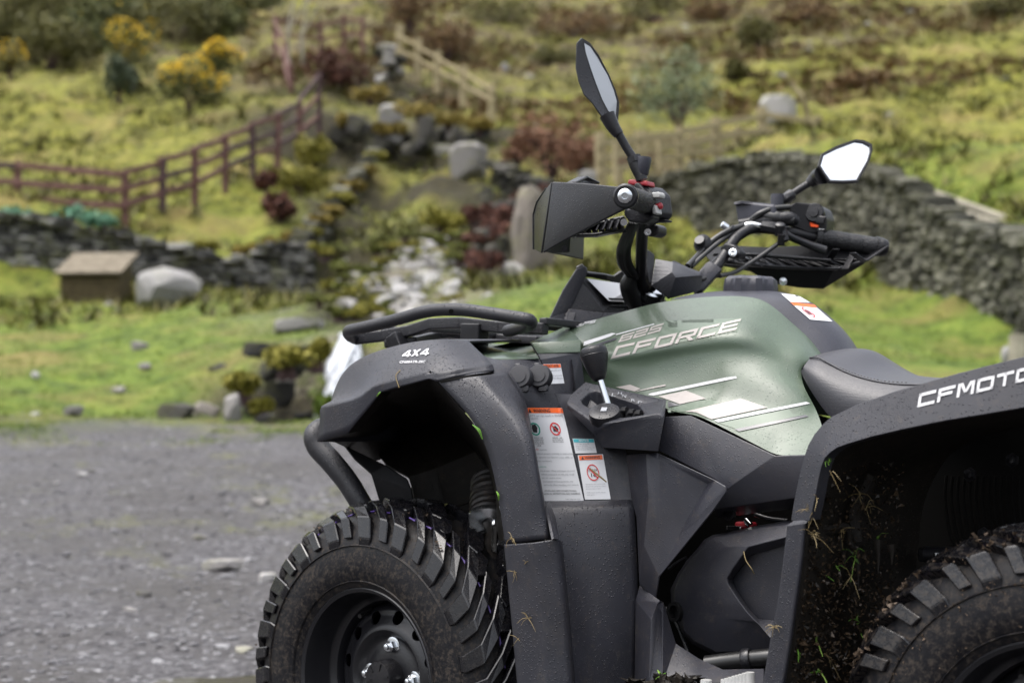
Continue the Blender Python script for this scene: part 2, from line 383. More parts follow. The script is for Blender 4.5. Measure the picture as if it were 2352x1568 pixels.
F_ = np.stack([idx[:-1, :-1], idx[:-1, 1:], idx[1:, 1:], idx[1:, :-1]], -1).reshape(-1, 4)
me.vertices.add(nx * ny); me.vertices.foreach_set('co', np.column_stack([q, Z]).ravel())
me.loops.add(F_.size); me.loops.foreach_set('vertex_index', F_.ravel().astype(np.int32))
me.polygons.add(len(F_)); me.polygons.foreach_set('loop_start', np.arange(0, F_.size, 4, dtype=np.int32)); me.polygons.foreach_set('loop_total', np.full(len(F_), 4, dtype=np.int32))
me.polygons.foreach_set('use_smooth', np.ones(len(F_), bool)); me.update(); me.validate()
def attr(name, a):
    at = me.attributes.new(name, 'FLOAT', 'POINT'); at.data.foreach_set('value', a.astype(np.float32))
attr('gravel', gravel_mask(q[:, 0], q[:, 1]))
sx = (q[:, 0] / np.maximum(q[:, 1], 1)) * 3593 + 1176           # bearing, used only to place heath, rock and moss patches on the hill
def blob(cx, cy, rx, ry):     # soft patch on the ground plan (metres)
    return np.exp(-(((q[:, 0] - cx) / rx) ** 2 + ((q[:, 1] - cy) / ry) ** 2))
def patch(px, py, d, rx, ry): g = G(px, d, py); return blob(g.x, g.y, rx, ry)
heath = sum(patch(*a) for a in [(1250,120,62,9,7),(1450,60,68,8,7),(1700,90,62,5,4),(1000,60,64,8,7),(1200,10,74,12,8),(1950,190,48,2.6,2.6),(1850,40,66,6,5),(2330,30,62,4,4),(760,160,50,4,3),(1080,200,50,5,3),(620,120,54,4,4),(1480,330,40,5,2.5),(300,40,68,14,9),(50,90,62,8,5)])
rock = sum(patch(*a) for a in [(950,620,25,1.7,3.2),(900,680,21,1.5,2.5),(820,780,15.6,.5,1.2),(1000,560,28,1.6,2.2),(950,290,43,3,1),(1180,470,31,1.5,1.5),(700,900,14.3,.55,.9)])
dark = sum(patch(*a) for a in [(950,290,42,4.5,1.6),(820,300,41,2,1.5),(1140,500,31,1.1,3.2),(1150,600,26,1.0,3),(770,600,27,1.0,3.4),(800,470,34,.9,2.6),(690,900,14.3,.8,.7),(780,210,47,2.2,1.6),(880,180,49,1.5,1.5),(1060,440,35,2,1),(850,700,19,.8,2)])  # dark earth of the banks; shade of gully and hollow is painted in too
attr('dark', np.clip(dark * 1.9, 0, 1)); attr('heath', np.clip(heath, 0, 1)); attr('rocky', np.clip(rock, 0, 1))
m = mat('hill_grass_and_gravel', (.1, .1, .05), .85, spec=.2); k = NT(m)
def at_(nm):
    x = k.n('Attribute'); x.attribute_name = nm; return x.outputs['Fac']
g1 = k.noise(.55, 6, .65); g2 = k.noise(3.2, 6, .7); g3 = k.noise(14, 4, .7)
grass = k.ramp(g2, [(.34, (.026, .027, .007)), (.43, (.090, .090, .016)), (.53, (.165, .170, .026)), (.66, (.26, .235, .055))])
green = k.ramp(g2, [(.34, (.026, .042, .008)), (.45, (.075, .112, .016)), (.56, (.130, .180, .026)), (.70, (.22, .225, .045))])
sepY = k.n('SeparateXYZ'); k.l(k.co.outputs['Object'], sepY.inputs[0])
nearf = k.ramp(k.math('MULTIPLY', k.math('ADD', sepY.outputs['Y'], k.math('MULTIPLY', g1, 14)), 1 / 60), [(.42, (1, 1, 1)), (.72, (0, 0, 0))])
c = k.mix(nearf, grass, green)
ochre = k.ramp(g1, [(.50, (0, 0, 0)), (.66, (.8, .8, .8))]); c = k.mix(ochre, c, (.20, .155, .055))
c = k.mix(k.ramp(k.noise(1.6, 6, .75), [(.53, (0, 0, 0)), (.66, (.7, .7, .7))]), c, (.078, .070, .024))
hf = k.math('MULTIPLY', at_('heath'), k.ramp(k.noise(.9, 5, .7), [(.38, (0, 0, 0)), (.55, (1, 1, 1))]))
hcol = k.ramp(g2, [(.3, (.030, .025, .014)), (.5, (.085, .066, .036)), (.7, (.125, .115, .05))]); c = k.mix(hf, c, hcol)
rf = k.math('MULTIPLY', at_('rocky'), k.ramp(k.noise(2.4, 4, .7), [(.40, (0, 0, 0)), (.50, (1, 1, 1))]))
rcol = k.ramp(g3, [(.3, (.06, .05, .035)), (.55, (.19, .17, .13)), (.75, (.34, .32, .29))]); c = k.mix(rf, c, rcol)
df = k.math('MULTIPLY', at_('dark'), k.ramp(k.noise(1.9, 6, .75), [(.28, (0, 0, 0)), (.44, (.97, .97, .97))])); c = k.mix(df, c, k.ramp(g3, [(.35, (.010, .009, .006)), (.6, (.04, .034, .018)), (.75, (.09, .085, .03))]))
gn = k.noise(26, 6, .75); gv = k.vor(34); gb = k.noise(1.1, 4, .6)
gc = k.ramp(gn, [(.34, (.030, .029, .031)), (.48, (.076, .073, .077)), (.60, (.132, .128, .134)), (.78, (.33, .32, .32))])
gc = k.mix(k.ramp(gb, [(.38, (.8, .8, .8)), (.56, (0, 0, 0))]), gc, (.055, .050, .047))
gc = k.mix(k.ramp(k.math('ADD', k.noise(.8, 6, .75), k.math('MULTIPLY', k.math('SUBTRACT', sepY.outputs['Y'], 9), .014)), [(.55, (0, 0, 0)), (.68, (.8, .8, .8))]), gc, (.13, .135, .045))
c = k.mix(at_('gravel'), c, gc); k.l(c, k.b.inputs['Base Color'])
k.l(k.math('SUBTRACT', .9, k.math('MULTIPLY', at_('gravel'), k.math('MULTIPLY', k.ramp(gb, [(.35, (1, 1, 1)), (.55, (.3, .3, .3))]), .45))), k.b.inputs['Roughness'])
k.bump(k.math('ADD', k.math('MULTIPLY', g3, .6), k.math('MULTIPLY', gn, .3)), .8, .12)
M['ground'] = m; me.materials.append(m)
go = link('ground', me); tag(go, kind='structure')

# stone materials and shared stone / rock meshes
def stonemat(name, a, b, c_, moss=.35, mosscol=(.16, .17, .04)):
    m = mat(name, b, .8, spec=.3); k = NT(m); oi = k.n('ObjectInfo')
    geo = k.n('NewGeometry'); vec = geo.outputs['Position']
    oi2 = k.n('ObjectInfo'); n1 = k.noise(3.1, 5, .7, vec=vec); n2 = k.noise(16, 5, .7, vec=vec)
    rnd = k.ramp(k.math('ADD', k.math('MULTIPLY', k.math('FRACT', k.math('ADD', geo.outputs['Random Per Island'], k.math('MULTIPLY', oi2.outputs['Random'], 7.3))), .75), k.math('MULTIPLY', n2, .3)), [(.1, a), (.5, b), (.95, c_)])
    mf = k.math('MULTIPLY', k.ramp(n1, [(.5, (0, 0, 0)), (.62, (1, 1, 1))]), moss)
    c = k.mix(mf, rnd, mosscol); c = k.mix(k.ramp(n2, [(.6, (0, 0, 0)), (.7, (.6, .6, .6))]), c, c_)
    k.l(c, k.b.inputs['Base Color']); k.bump(n2, .6, .03); return m
M['wallstone'] = stonemat('dry_wall_slate', (.018, .018, .019), (.085, .083, .078), (.26, .255, .24))
M['wallstone2'] = stonemat('dry_wall_slate_mossy', (.014, .015, .010), (.062, .060, .044), (.21, .205, .16), .35, (.085, .085, .03))
M['rock'] = stonemat('pale_rock', (.10, .095, .088), (.21, .20, .19), (.33, .32, .31), .3)
M['rockw'] = stonemat('white_quartz_rock', (.10, .098, .092), (.20, .195, .19), (.31, .305, .30), .12)
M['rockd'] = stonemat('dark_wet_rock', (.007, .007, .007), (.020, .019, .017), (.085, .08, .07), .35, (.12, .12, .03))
M['rocktan'] = stonemat('brown_boulder', (.10, .085, .07), (.17, .15, .13), (.26, .24, .22), .2)
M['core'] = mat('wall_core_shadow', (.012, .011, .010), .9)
def rock_mesh(seed, sub=2, sq=.7, matn='rock', cuts=11):
    bm = bmesh.new(); bmesh.ops.create_icosphere(bm, subdivisions=sub, radius=1)
    for v in bm.verts:
        c = v.co.copy(); q_ = c * 1.1 + Vector((seed * 7.3, seed * 3.1, 0))
        v.co = Vector([math.copysign(abs(a) ** .75, a) for a in c]) * (1 + .38 * noise.noise(q_) + .14 * noise.noise(q_ * 2.7))
        v.co.z *= sq
    rp_ = random.Random(seed * 31 + 5)
    for _ in range(cuts):
        nn = Vector((rp_.gauss(0, 1), rp_.gauss(0, 1), rp_.gauss(0, .7))).normalized(); dd = rp_.uniform(.55, .82)
        for v in bm.verts:
            t_ = v.co.dot(nn) - dd
            if t_ > 0: v.co -= nn * t_ * .93
    me = bpy.data.meshes.new('rock'); bm.to_mesh(me); bm.free(); me.materials.append(M[matn]); return me
def box_stone(seed, matn):
    rr = random.Random(seed); bm = bmesh.new(); bmesh.ops.create_cube(bm, size=1)
    bmesh.ops.bevel(bm, geom=list(bm.edges), offset=.14, segments=1, affect='EDGES')
    for v in bm.verts: v.co += Vector([rr.uniform(-.07, .07) for _ in range(3)])
    me = bpy.data.meshes.new('stone'); bm.to_mesh(me); bm.free(); me.materials.append(M[matn]); return me
def joined(name, parts, mats_, parent=None, smooth=False):
    """one mesh from (mesh, matrix, material index) – numpy, for stuff"""
    vs, fs, mi, off = [], [], [], 0
    cache = {}
    for me_, Mx, k_ in parts:
        if me_.name not in cache:
            a = np.empty(len(me_.vertices) * 3); me_.vertices.foreach_get('co', a)
            cache[me_.name] = (a.reshape(-1, 3), [tuple(p.vertices) for p in me_.polygons])
        a, pf = cache[me_.name]; mm = np.array(Mx)
        vs.append(a @ mm[:3, :3].T + mm[:3, 3]); fs += [tuple(i + off for i in f) for f in pf]; mi += [k_] * len(pf); off += len(a)
    me2 = bpy.data.meshes.new(name); me2.from_pydata(np.concatenate(vs).tolist(), [], fs)
    for m_ in mats_: me2.materials.append(m_)
    me2.polygons.foreach_set('material_index', mi)
    if smooth: me2.polygons.foreach_set('use_smooth', [True] * len(fs))
    me2.update(); return link(name, me2, parent)
def dry_wall(name, path, label, thick=.55, flip=False, deep=0, matn='wallstone', keep=300, sl=.24, sh=.085, seed=1):
    rr = random.Random(seed)
    pts_ = [G(px, d, b) for px, b, t, d in path]; top = [G(px, d, t).z for px, b, t, d in path]
    L = [0]
    for a, b in zip(pts_, pts_[1:]): L.append(L[-1] + (b.xy - a.xy).length)
    root = empty(name, (pts_[0].x, pts_[0].y, pts_[0].z)); tag(root, label, 'wall', 'dry stone walls on the hillside')
    o = pts_[0]
    # rubble core
    mb = MB()
    for i in range(len(pts_) - 1):
        a, b = pts_[i], pts_[i + 1]; d = (b.xy - a.xy).normalized(); nrm = Vector((-d.y, d.x, 0)) * thick
        if (nrm.dot(a) < 0) != flip: nrm = -nrm
        f = nrm.normalized() * .07
        q_ = [Vector((a.x, a.y, a.z - .35 - deep)) + f, Vector((b.x, b.y, b.z - .35 - deep)) + f, Vector((b.x, b.y, top[i + 1] - .12)) + f, Vector((a.x, a.y, top[i] - .12)) + f]
        mb.prism([v - o for v in q_], nrm)
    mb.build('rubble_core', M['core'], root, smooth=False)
    meshes = [box_stone(seed * 10 + i, matn) for i in range(8)]; st = []
    s = 0
    hmax = max(t - p.z for t, p in zip(top, pts_)) + .3
    zrow = -.3 - deep; row = 0
    while zrow < hmax + .05:
        hh = sh * rr.uniform(.75, 1.4); s = rr.uniform(-.2, 0)
        while s < L[-1]:
            ln = sl * rr.uniform(.45, 1.6); m_ = s + ln / 2
            j = max(0, min(len(L) - 2, int(np.searchsorted(L, m_)) - 1)); t = (m_ - L[j]) / (L[j + 1] - L[j]); t = min(max(t, 0), 1)
            p = pts_[j].lerp(pts_[j + 1], t); tp = top[j] * (1 - t) + top[j + 1] * t
            z = p.z + zrow + hh / 2 + .03 * math.sin(m_ * 2.1 + row)
            if z - hh / 2 < tp + .04 * math.sin(m_ * 5):
                d = (pts_[j + 1].xy - pts_[j].xy).normalized(); nrm = Vector((-d.y, d.x, 0))
                if (nrm.dot(p) < 0) != flip: nrm = -nrm
                is_top = z + hh > tp - .02
                c_ = Vector((p.x, p.y, z)) + nrm * (.10 - (.14 if flip else 0) + rr.uniform(-.045, .05)) - o
                ang = math.atan2(d.y, d.x); slope = math.atan2(pts_[j + 1].z - pts_[j].z, (pts_[j + 1].xy - pts_[j].xy).length) * .5
                Mx = Matrix.Translation(c_) @ Matrix.Rotation(ang, 4, 'Z') @ Euler((rr.uniform(-.12, .12), -slope + rr.uniform(-.1, .1), rr.uniform(-.08, .08))).to_matrix().to_4x4() @ Matrix.Diagonal((ln * .96, .26 + (thick - .2 if is_top else 0), hh * 1.04, 1))
                st.append((rr.choice(meshes), Mx, (p - CAMP).length / (ln * hh) ** .5, p.x / p.y))
            s += ln
        zrow += hh; row += 1
    vis = [x for x in st if -.35 < x[3] < .35]; vis.sort(key=lambda x: x[2])
    kset = set(id(x) for x in vis[:keep])
    for me_, Mx, _, _ in vis[:keep]:
        so_ = link('stone', me_, root); so_.matrix_local = Mx
    rest = [(x[0], x[1], 0) for x in st if id(x) not in kset]
    if rest: tag(joined('small_stones', rest, [M[matn]], root), kind='stuff')
    return root
dry_wall('stone_wall', WL, 'low dry stone retaining wall of grey slate behind the wooden hutch', seed=1, sh=.075, sl=.26)
dry_wall('stone_wall', WS, 'short dark stone wall climbing along the rocky stream below the brown fence end', thick=.3, deep=.6, keep=280, sl=.3, sh=.10, seed=2, matn='wallstone2')
dry_wall('stone_wall', WR, 'tall mossy dry stone wall curving down the right side behind the handlebars', seed=3, thick=.36, matn='wallstone2', sh=.07, sl=.19)
dry_wall('stone_wall', WC, 'ruined low dark stone wall left of the rust brown bush', seed=4, matn='rockd')

# fences
def woodmat(name, a, b, c_=None):
    m = mat(name, a, .75, spec=.2); k = NT(m); geo = k.n('NewGeometry')
    n_ = k.noise(7, 5, .7, vec=geo.outputs['Position']); c = k.ramp(n_, [(.35, a), (.65, b)])
    k.l(c, k.b.inputs['Base Color']); k.bump(k.noise(40, 4), .3, .01); return m
M['woodred'] = woodmat('red_brown_stained_wood', (.075, .034, .028), (.165, .092, .080)); M['woodtan'] = woodmat('weathered_tan_wood', (.20, .165, .09), (.33, .28, .17))
M['wooddark'] = woodmat('dark_old_wood', (.045, .03, .03), (.09, .055, .055)); M['woodgrey'] = woodmat('grey_silver_wood', (.17, .155, .12), (.30, .28, .22))
def fence(path, label, m_, rails=(.9, .56, .22), segs=None, rt=.06, rh=.12, pw=.15, mlist=None, alt=None):
    B_ = [G(px, d, b) for px, t, b, d in path]; T_ = [G(px, d, t) for px, t, b, d in path]
    o = B_[0]; root = empty('wooden_fence', o); tag(root, label, 'fence', 'wooden fences on the hillside')
    rr = random.Random(len(path) * 7)
    for i, (b, t) in enumerate(zip(B_, T_)):
        h = t.z - b.z
        mb = MB().box((0, 0, (h - .35) / 2), (pw, pw, h + .35), Euler((rr.uniform(-.02, .02), rr.uniform(-.03, .03), .2)).to_matrix())
        mb.v = [v + Vector((0, 0, 0)) for v in mb.v]
        mt = mlist[i % len(mlist)] if mlist else m_
        mb.build('post', mt, root, loc=b - o, bevel=.012)
    for i in range(len(B_) - 1):
        if segs and i not in segs: continue
        for f in rails:
            a = B_[i].lerp(T_[i], f) - o; b = B_[i + 1].lerp(T_[i + 1], f) - o
            d = (b - a); yv = Vector((0, -pw * .75, 0)); a += yv; b += yv; a.z += rr.uniform(-.03, .03)
            hz = Vector((d.x, d.y, 0)).normalized(); nr = Vector((-hz.y, hz.x, 0)) * rt
            e = hz * .06; up = Vector((0, 0, rh / 2))
            q_ = [a - e - up, b + e - up, b + e + up, a - e + up]; c_ = sum(q_, Vector()) / 4
            MB().prism([v - c_ for v in q_], nr).build('rail', alt if (alt and rr.random() < .3) else m_, root, loc=c_, bevel=.008)
    return root
fence(F1, 'red brown post and rail fence running across the left meadow and up to the stream', M['woodred'], mlist=[M['wooddark'], M['woodred'], M['woodred']], alt=M['wooddark'])
fence(F2, 'far red brown rail fence turning uphill past the dark heather', M['woodred'], rails=(.85, .35))
fence(F3, 'pale tan rail fence sloping down from the tall post on the rubble', M['woodtan'], rails=(.72, .36), pw=.2, rh=.10)
fence(F4, 'tan timber pen fence above the right hand stone wall', M['woodtan'], rails=(.78, .45, .15), pw=.20, rh=.15)
fence([(1425,322,396,34.6),(1590,308,372,36),(1695,290,358,37.4)], 'inner cross rails of the tan timber pen, partly red brown', M['woodtan'], rails=(.8, .3), pw=.16, alt=M['woodred'])
# bent dead trunk used as a gatepost and the loose posts beside it
def limb(name, path, r, m_, label, cat, group=None):
    P_ = [G(px, d, py) for px, py, d in path]; o = P_[0]
    ob = MB().tube([p - o for p in P_], r, 9).build(name, m_, loc=o); tag(ob, label, cat, group); return ob
limb('gatepost', [(1862,352,40.3),(1856,270,40.2),(1842,225,40),(1818,195,40),(1806,172,39.8)], [.09, .085, .075, .06, .035], M['woodtan'], 'crooked bare trunk standing as gatepost beside the big grey boulder', 'post')
limb('fence_post', [(1415,418,32.5),(1411,330,32.5)], [.07, .06], M['woodtan'], 'thin tan stake just right of the pen corner post', 'post')
limb('fence_post', [(1514,392,34),(1512,322,34)], [.07, .06], M['woodtan'], 'short tan stake leaning inside the pen fence', 'post')
limb('timber_pole', [(2106,430,23.6),(2318,508,22.4)], [.06, .07], M['woodgrey'], 'long silvery pole lying on the wall end, the upper of two', 'pole')
limb('timber_pole', [(2130,462,22.2),(2326,528,21.2)], [.055, .065], M['woodgrey'], 'silvery pole lying lower on the broken wall top', 'pole')
limb('gate_post', [(2338,862,12.4),(2340,768,12.4)], [.075, .075], M['woodgrey'], 'grey round post at the right edge beyond the seat', 'post')

# rocks
RM = [rock_mesh(i, 3, .75, 'rock') for i in range(5)]; RW = [rock_mesh(i + 9, 2, .7, 'rockw') for i in range(5)]
RD = [rock_mesh(i + 20, 3, .8, 'rockd') for i in range(5)]; RT = [rock_mesh(i + 30, 3, .9, 'rocktan', 2) for i in range(2)]
def rock(px, py, d, wpx, hpx, meshes, label, seed, rz=None, cat='rock', group=None, dep=.8):
    """stands with its foot at (px, py): width and height in photo units at that distance"""
    rr = random.Random(seed); o = G(px, d, py); s = d / FD
    ob = link('rock' if cat == 'rock' else 'boulder', rr.choice(meshes))
    zr = max(v.co.z for v in ob.data.vertices)
    ob.scale = (wpx * s / 2 / .98, wpx * s / 2 * dep, hpx * s / (2 * zr) * 1.15); ob.location = (o.x, o.y + wpx * s * dep / 3, o.z + hpx * s * .45)
    ob.rotation_euler = (rr.uniform(-.1, .1), rr.uniform(-.1, .1), rr.uniform(-.6, .6) if rz is None else rz)
    tag(ob, label, cat, group); return ob
rock(362,704,24.6,186,96,RW,'large pale boulder beside the wooden hutch',11,.2,'boulder')
rock(248,712,24,32,20,RM,'small pinkish stone at the foot of the wooden hutch',2)
rock(495,706,24.2,84,20,RM,'long flat pale stone in the grass right of the boulder',3)
rock(468,737,22.2,62,18,RM,'flat stone lying in front of the boulder',4)
rock(508,757,21,24,20,RM,'small brownish stone right below the two flat stones',5)
rock(320,810,17.6,52,28,RM,'rounded grey stone in the middle of the left meadow',6)
rock(332,852,16.2,40,20,RM,'flat pale stone just below the rounded grey stone',7)
rock(165,955,13.3,56,24,RM,'pale slanting stone at the gravel edge on the left',8)
rock(75,962,13.2,36,16,RM,'low buff stone at the far left gravel edge',9)
rock(78,868,15.6,28,16,RW,'small bluish white stone in the left meadow',10)
rock(268,905,14.6,40,18,RM,'half sunken pale stone above the gravel edge',12)
rock(400,968,13.3,88,44,RD,'dark boulder with a pale top at the gravel edge',13)
rock(532,966,13.4,54,62,RM,'upright pale rock between gravel and mossy bank',14)
rock(470,964,13.5,60,40,RT,'brown earthy rock left of the upright pale rock',15)
rock(618,862,15.2,26,18,RW,'white stone on the mossy bank beside the dark hollow',16)
rock(500,868,15.4,56,34,RD,'dark sunken stone in the grass below the slab',17)
rock(680,762,17.2,150,34,RM,'long pale rock slab on the stream bank crest',18,.3)
rock(610,985,13.3,60,36,RD,'dark low rock at the gravel edge beside the hollow',19)
rock(1790,286,42.5,112,76,RM,'large grey boulder behind the tan pen fence',20,.1,'boulder')
rock(1073,412,37.5,108,92,RM,'squared block with a pale flat top above the stream',21,0,'boulder')
rock(1228,640,25.4,104,215,RT,'tall smooth brown boulder behind the left hand guard',22,.1,'boulder')
rock(1172,652,24.5,62,52,RM,'grey rock at the foot of the tall brown boulder',23)
rock(2042,402,24,56,24,RW,'pale capping stone on the broken end of the right wall',24)
rock(2312,838,12.6,28,44,RW,'white rock beside the grey post on the right',25)
rock(895,295,42,70,60,RM,'mossy yellowish rock at the head of the stream',26)
rock(1950,92,64,46,26,RW,'pale rock high on the right hillside',27)
rock(1943,60,68,30,14,RW,'small pale rock above it on the right hillside',28)
rock(1880,130,60,36,18,RM,'grey stone to the left of the pale hillside rock',29)
rock(1222,330,40,26,30,RW,'white patch of quartz rock in front of the rust brown bush',30)
rock(1362,424,33,60,34,RW,'white rock at the foot of the pen corner post',31)
rock(1214,185,56,50,16,RM,'flat grey stone on the hillside left of the tall mirror',32)
rock(1160,168,58,30,26,RW,'pale stone uphill from the rust brown bush',33)
rr = random.Random(5)
for i in range(24):   # dark crag at the head of the stream
    px = 770 + i * 16 + rr.uniform(-8, 8); rock(px, 340 + rr.uniform(-20, 22), 41.5 + rr.uniform(-.8, 1.2), rr.uniform(40, 84), rr.uniform(24, 62), RD if i % 8 else RM, 'dark mossy rock of the crag at the head of the stream', 100 + i, group='dark crag rocks at the head of the stream')
for i in range(9):
    rock(870 + rr.uniform(0, 45), 190 - i * 9, 48 + rr.uniform(-.5, .5), rr.uniform(36, 60), 22, RD if i % 2 else RM, 'stacked rubble stone beside the tall tan fence post', 140 + i, group='rubble stones stacked beside the tan post')
for i in range(400):  # stream bed
    t = rr.random(); px = 745 + t * 340 + rr.gauss(0, 30); py = 735 - (rr.random() ** 1.0) * 210 + (px - 900) * .03
    d = float(np.interp(py, [520, 580, 650, 720, 760], [30, 27, 23.5, 19, 16.5]))
    mid = math.exp(-((px - 960 + (py - 640) * .3) / 95) ** 2)
    if rr.random() > .16 + .55 * mid: continue
    g = G(px, d, py); d2 = d; z = gz(g.x, g.y)
    s = rr.uniform(.05, .135) * (1 + .7 * mid)
    ob = link('rock', rr.choice(RW if rr.random() < .3 + .3 * mid else RM)); ob.location = (g.x, g.y, z + .0 * s); ob.scale = (s * rr.uniform(.8, 1.6), s, s * .75); ob.rotation_euler = (rr.uniform(-.4, .4), rr.uniform(-.4, .4), rr.uniform(0, 6))
    tag(ob, 'pale tumbled rock in the stony stream bed', 'rock', 'tumbled rocks filling the stream bed')
for i in range(34):   # loose stones over the right hill
    px = rr.uniform(1200, 2352); d = rr.uniform(40, 70); g = G(px, d); s = rr.uniform(.06, .17)
    ob = link('rock', rr.choice(RW if rr.random() < .5 else RM)); ob.location = (g.x, g.y, gz(g.x, g.y) + .1 * s); ob.scale = (s * 1.5, s, s); ob.rotation_euler = (0, 0, rr.uniform(0, 6))
    tag(ob, 'small grey stone lying on the upper hillside', 'rock', 'stones strewn over the upper hillside')
for i, (px, py) in enumerate([(130,1118),(190,1090),(212,1070),(178,1062),(50,1150),(595,1162),(470,1205),(120,1320),(340,1318),(560,1310),(230,1420),(690,1190),(655,1120),(690,1092)]):
    # bright pebbles on the gravel
    d = 5 * 1.0; r_ = ray(px, py)
    for _ in range(40):
        p = CAMP + r_ * (d / r_.y); h = gz(p.x, p.y)
        if p.z > h: d += .12
        else: break
    p = CAMP + r_ * (d / r_.y); s = rr.uniform(.012, .022) * d / 9
    ob = link('pebble', rr.choice(RW)); ob.location = (p.x, p.y, gz(p.x, p.y) + s * .3); ob.scale = (s, s, s * .8)
    tag(ob, 'bright white pebble on the grey gravel', 'pebble', 'white pebbles on the gravel')
for px, py, wpx, hpx, mm, lab in [(598,1163,52,20,RM,'flat buff stone on the gravel near the front bumper'),(505,1312,110,26,RM,'wide flat slate slab half buried in the gravel'),(612,1338,54,22,RM,'flat slate beside the front tyre'),(300,1408,44,12,RM,'small slate in the tyre ruts'),(188,1096,30,12,RW,'small white stone left on the gravel'),(330,1372,44,16,RM,'pale flat stone in the rutted gravel'),(462,1240,40,11,RM,'grey slate stone between bumper and white pebbles'),(560,1500,60,14,RM,'flat stone at the edge of the puddle')]:
    r_ = ray(px, py); d = 4.6
    while d < 13:
        p = CAMP + r_ * (d / r_.y)
        if p.z < gz(p.x, p.y): break
        d += .04
    rock(px, py, d, wpx, hpx, mm, lab, int(px), group=None)
# gravel: thousands of small chips, nobody could count them
prt = []
small = [rock_mesh(50 + i, 1, .6, 'rock') for i in range(4)]
for i in range(5200):
    y = 4.2 + 9 * rr.random() ** 1.3; px = rr.uniform(-60, 1250); x = (px - 1176) / FD * y
    s = rr.uniform(.006, .017) * (1 if rr.random() < .95 else 1.9); 
    prt.append((rr.choice(small), Vector((x, y, 0)), s))
zz = ground([(p[1].x, p[1].y) for p in prt])
M['chip'] = stonemat('grey_gravel_chip', (.045, .044, .047), (.11, .108, .115), (.24, .24, .245), 0)
tag(joined('gravel', [(a, Matrix.Translation((p.x, p.y, z)) @ Matrix.Rotation(random.random() * 6, 4, 'Z') @ Matrix.Diagonal((s * 1.3, s, s * .6, 1)), 0) for (a, p, s), z in zip(prt, zz)], [M['chip']]), 'loose grey slate chips covering the parking ground', 'gravel', kind='stuff')

# grass tufts
def leafmat(name, cols, rough=.6):
    m = mat(name, cols[1], rough, spec=.15); k = NT(m); geo = k.n('NewGeometry')
    c = k.ramp(geo.outputs['Random Per Island'], [(0, cols[0]), (.5, cols[1]), (1, cols[2])]); k.l(c, k.b.inputs['Base Color'])
    k.b.inputs['Subsurface Weight'].default_value = 0; return m
M['tuft'] = leafmat('tussock_grass', [(.09, .105, .02), (.20, .22, .04), (.32, .30, .09)])
M['tuftgreen'] = leafmat('fresh_grass', [(.045, .08, .014), (.11, .17, .025), (.21, .24, .05)])
M['brack'] = leafmat('dead_bracken', [(.05, .032, .018), (.12, .075, .035), (.20, .12, .05)])
def tufts(name, label, cnt, fn, m_, hmin, hmax, blades=5):
    vs, fs = [], []; P_ = [fn() for _ in range(cnt)]
    zz = ground([(p[0], p[1]) for p in P_])
    for (x, y), z in zip(P_, zz):
        H_ = rr.uniform(hmin, hmax)
        for b in range(blades):
            a = rr.uniform(0, 6.28); l = H_ * rr.uniform(.6, 1.6); w_ = H_ * .13; ca, sa = math.cos(a), math.sin(a)
            n_ = len(vs); ox, oy = x + rr.uniform(-.5, .5) * H_, y + rr.uniform(-.5, .5) * H_
            vs += [(ox - sa * w_, oy + ca * w_, z - .04), (ox + sa * w_, oy - ca * w_, z - .04), (ox + ca * l, oy + sa * l, z + H_ * rr.uniform(.5, 1))]; fs.append((n_, n_ + 1, n_ + 2))
    me = bpy.data.meshes.new(name); me.from_pydata(vs, [], fs); me.materials.append(m_); o = link(name, me); tag(o, label, 'grass', kind='stuff')
def hillpt():
    while 1:
        y = 21 + 59 * rr.random() ** 1.1; px = rr.uniform(-80, 2450); x = (px - 1176) / FD * y
        if math.sin(x * .9) * math.sin(y * .6 + x * .3) + rr.uniform(-.8, .8) > .0: return x, y
def nearpt():
    while 1:
        y = 13.2 + 14 * rr.random(); px = rr.uniform(-80, 2450); x = (px - 1176) / FD * y
        if not (780 < px < 1120): return x, y
tufts('grass_tussocks', 'straw green tussock grass all over the hillside', 26000, hillpt, M['tuft'], .05, .16)
M['rush'] = leafmat('dark_rush', [(.025, .026, .008), (.065, .062, .016), (.12, .105, .035)])
tufts('rushes', 'dark clumps of rush and rank grass dotting the slope', 5000, hillpt, M['rush'], .12, .30, 7)
tufts('short_grass', 'fresh short green grass on the lower banks', 14000, nearpt, M['tuftgreen'], .02, .06)
def heathpt():
    while 1:
        y = 45 + 34 * rr.random(); px = rr.uniform(560, 2400); x = (px - 1176) / FD * y
        if fbm(np.array([x * .25]), np.array([y * .25]))[0] > .02: return x, y
tufts('dead_bracken', 'brown dead bracken and heather covering the upper slope', 9000, heathpt, M['brack'], .12, .32)

# ragged verge where the turf meets the gravel
def vergept():
    while 1:
        px = rr.uniform(-80, 1200); y = 12.6 + rr.gauss(0, .45); x = (px - 1176) / FD * y
        if fbm(np.array([x * 1.7]), np.array([y * 1.7]))[0] > -.05: return x, y
tufts('verge_grass', 'ragged grass creeping over the gravel edge', 2600, vergept, M['tuftgreen'], .015, .05)
